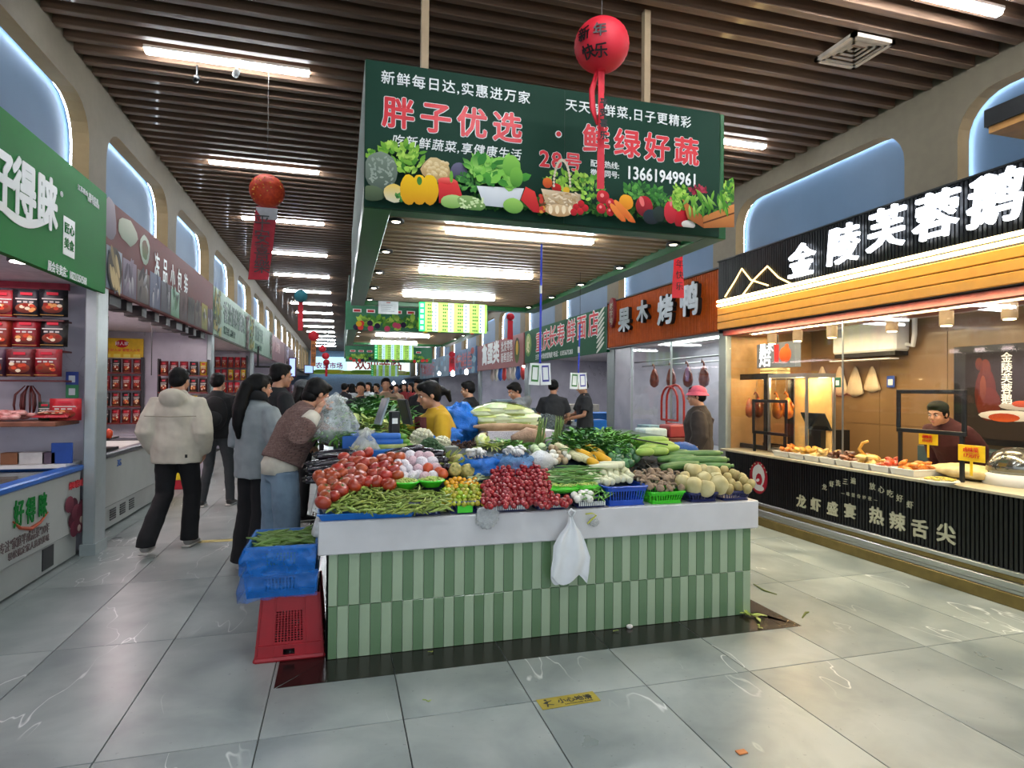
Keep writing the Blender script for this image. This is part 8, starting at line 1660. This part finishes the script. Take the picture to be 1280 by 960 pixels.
m = MB(); m.tube([(-.02, .01, -r * .9), (-.05, .02, -r - .1), (-.045, .02, -r - .2), (-.02, .01, -r - .3)], [(.012, .004), (.018, .004), (.02, .004), (.008, .004)], 6); m.build('loose_ribbon', M_lr, e, True)
e, r = lantern(334, 239, 21, 5.55, M_lo, 'orange red paper lantern with gold flecks over the left aisle', (25, 92, -.10), squash=.98, rm=mat('ribbon_red', '#c02838', .6), txt='平安喜樂', tx=20)
q = Print(-.012); 
for k in range(24): a = ru(-1.2, 1.2); z = ru(-.1, .1); m = MB(); rr = math.sqrt(max(.001, r * r - z * z)) + .001; m.ell((rr * math.sin(a), -rr * math.cos(a), z), .006, 6, 4); m.build('gold_fleck', mat('gold_fleck', '#e0a83c', .4), e)
m = MB(); m.box(-.085, .085, -.006, -.003, -r - .10, -r - .0); m.build('white_cat_print', mat('print_white', '#c8c4c8', .6), e)
lantern(848, 292, 12, 6.5, M_lr, 'red lantern half hidden by the banner, its ribbon hanging before the orange sign', (15, 70, 0), txt='新年快乐', tx=11)
lantern(376, 370, 8, 9.2, mat('lantern_teal', '#2f7d8a', .6), 'teal paper lantern over the left aisle', (6, 36, 0))
lantern(392, 420, 6.5, 11.5, M_lr, 'small dark red lantern over the left aisle, behind the teal one', (6, 32, 0), rm=mat('ribbon_orange', '#c87838', .6), txt='吉祥如意', tx=5)
lantern(403, 436, 4.5, 16, M_lr, 'tiny red lantern far down the left aisle, the first of three')
lantern(407, 445, 4.5, 18, M_lr, 'tiny red lantern far down the left aisle, the second of three')
lantern(408, 453, 4, 20, M_lr, 'tiny red lantern far down the left aisle, the third of three', (3, 14, 0))
lantern(638, 396, 5, 13, M_lr, 'small red lantern behind the canopy by the right niches', (7, 24, 0))
lantern(565, 443, 4, 17.5, M_lr, 'small red lantern before the blue picture sign', (7, 18, 0), txt='喜', tx=6)
# ---------------------------------------------------------------- ceiling fittings
P = W(1062, 61, Z=HC); v_ = empty('ceiling_vent', (3.93, P.y, HC - .03), 0, 'square white ventilation grille in the slatted ceiling', 'vent'); s_ = .20
m = MB(); [m.box(*b) for b in ((-s_, s_, -s_, -s_ + .035, 0, .03), (-s_, s_, s_ - .035, s_, 0, .03), (-s_, -s_ + .035, -s_, s_, 0, .03), (s_ - .035, s_, -s_, s_, 0, .03))]; m.build('frame', mat('vent_white', '#c0b2a4', .5), v_)
for k in range(4):
    a = s_ - .04 - k * .038; m = MB(); [m.box(*b) for b in ((-a, a, -a, -a + .022, .004 + k * .01, .012 + k * .01), (-a, a, a - .022, a, .004 + k * .01, .012 + k * .01), (-a, -a + .022, -a, a, .004 + k * .01, .012 + k * .01), (a - .022, a, -a, a, .004 + k * .01, .012 + k * .01))]; m.build('louvre_ring', mat('vent_shade', '#a89c90', .5), v_)
for (px, py, lab, mt) in ((296, 92, 'white surveillance camera under the ceiling by the first tube light', M_white), (246, 99, 'small black sensor under the ceiling left of the camera', M_black)):
    P = W(px, py, Z=HC - .12); c_ = empty('surveillance_camera', (P.x, P.y, HC), 0, lab, 'camera', 'ceiling cameras'); m = MB(); m.tube([(0, 0, 0), (0, 0, -.09)], .008, 6); m.build('stem', mt, c_); m = MB(); m.tube([(-.02, .05, -.11), (.01, -.05, -.13)], .024, 10); m.build('housing', mt, c_, True)
# ---------------------------------------------------------------- on the floor
B = empty('floor_sticker', (.93, 2.70, .0012), .03, 'yellow floor sticker with a slipping figure and black characters', 'sticker'); m = MB(); m.box(0, .30, 0, .095, 0, .0012); m.build('sticker_base', mat('sticker_yellow', '#9c8c24', .5, var=.15), B)
def ftext(s, x, y, sz, mt): 
    t = text(s, B, 0, 0, sz, mt, ext=.0002, bold=.03); t.location = (x, y, .0016); t.rotation_euler = (0, 0, 0); return t
ftext('小心地滑', .095, .035, .045, T_black); ftext('CAUTION WET FLOOR', .12, .012, .014, T_black)
m = MB()
def fq(pts): m.add([(x, y, .0018) for x, y in pts], [tuple(range(len(pts)))])
fq([(.035, .07), (.045, .07), (.048, .08), (.04, .085), (.033, .08)]); fq([(.02, .05), (.045, .068), (.052, .06), (.04, .04)]); fq([(.04, .04), (.07, .03), (.068, .024), (.036, .034)]); fq([(.036, .04), (.03, .015), (.036, .015), (.044, .038)]); fq([(.045, .062), (.07, .07), (.07, .064), (.05, .056)]); m.build('slipping_figure', T_black, B)
P = W(272, 676, Z=0); cubething('floor_sticker', (P.x - .17, P.x + .17, P.y - .05, P.y + .05, 0, .0015), mat('sticker_worn', '#a89a50', .6, var=.3), 'worn yellow floor sticker in the left aisle', 'sticker', bev=0)
M_st = mat('stalk_green', '#6a7432', .6)
for pts, r_, lab in ((((942, 730), (955, 738), (971, 743)), .006, 'thin green stalk lying on the floor right of the counter'), (((1003, 772), (1007, 766), (1011, 765)), .008, 'small yellow green leaf scrap on the right floor')):
    m = MB(); m.tube([W(a, b, Z=.007) for a, b in pts], [r_ * .6, r_, r_ * .5], 6); tag(m.build('stalk', M_st, None, True), lab, 'vegetable scrap')
o = link('leafy_scrap', leafmesh(10, .09, .03, (-.05, .25), .03, L_yel, 404, .1), None, W(940, 770, Z=.012)); tag(o, 'yellow green leaf scrap on the dark border by the counter end', 'vegetable scrap')
m = MB(); m.ell(W(787, 783, Z=.014), (.022, .016, .014), 10, 7); tag(m.build('garlic_clove', mat('clove', '#d8d4cc', .5), None, True), 'white garlic clove on the dark border before the counter', 'garlic')
cubething('carrot_piece', (1.60, 1.645, 2.155, 2.185, 0, .006), mat('carrot', '#c8783c', .5), 'small orange carrot slice on the floor near the entrance', 'vegetable scrap', bev=.002)
lay([leafmesh(3, .03, .012, (-.02, .1), .01, L_yel, 405, .05)], [(W(a, b, Z=.006), (0, 0, ru(0, 6)), ru(.6, 1.2)) for a, b in ((398, 808), (410, 806), (540, 815), (768, 789), (880, 771), (536, 877), (950, 785))], 'leaf_scrap', 'tiny leaf scrap lying on the floor around the counter', 'vegetable scrap', 'tiny leaf scraps on the floor')
# ================================================================ lettering to meshes
bpy.context.view_layer.update()
_dg = bpy.context.evaluated_depsgraph_get()
for o in [o for o in COL.objects if o.type == 'FONT']:
    me = bpy.data.meshes.new_from_object(o.evaluated_get(_dg))
    sw = o.get('swell', 0)
    if sw:      # heavier strokes: the letter laid over itself, stepped outwards
        vs = [v.co.copy() for v in me.vertices]; fs = [list(p.vertices) for p in me.polygons]; nv = len(vs); av = []; af = []
        for q in range(9):
            dx, dy = (0, 0) if q == 8 else (sw * math.cos(q * PI / 4), sw * math.sin(q * PI / 4))
            av += [(v.x + dx, v.y + dy, v.z + .00003 * q) for v in vs]; af += [[i + q * nv for i in f] for f in fs]
        ms = list(me.materials); me = bpy.data.meshes.new('lettering'); me.from_pydata(av, [], af)
        for m_ in ms: me.materials.append(m_)
    nm = o.name.split('.')[0]; n = bpy.data.objects.new(nm, me); COL.objects.link(n)
    n.parent = o.parent; n.location = o.location; n.rotation_euler = o.rotation_euler; n.scale = o.scale
    for k in o.keys():
        if k in ('label', 'kind'): n[k] = o[k]
    bpy.data.objects.remove(o)
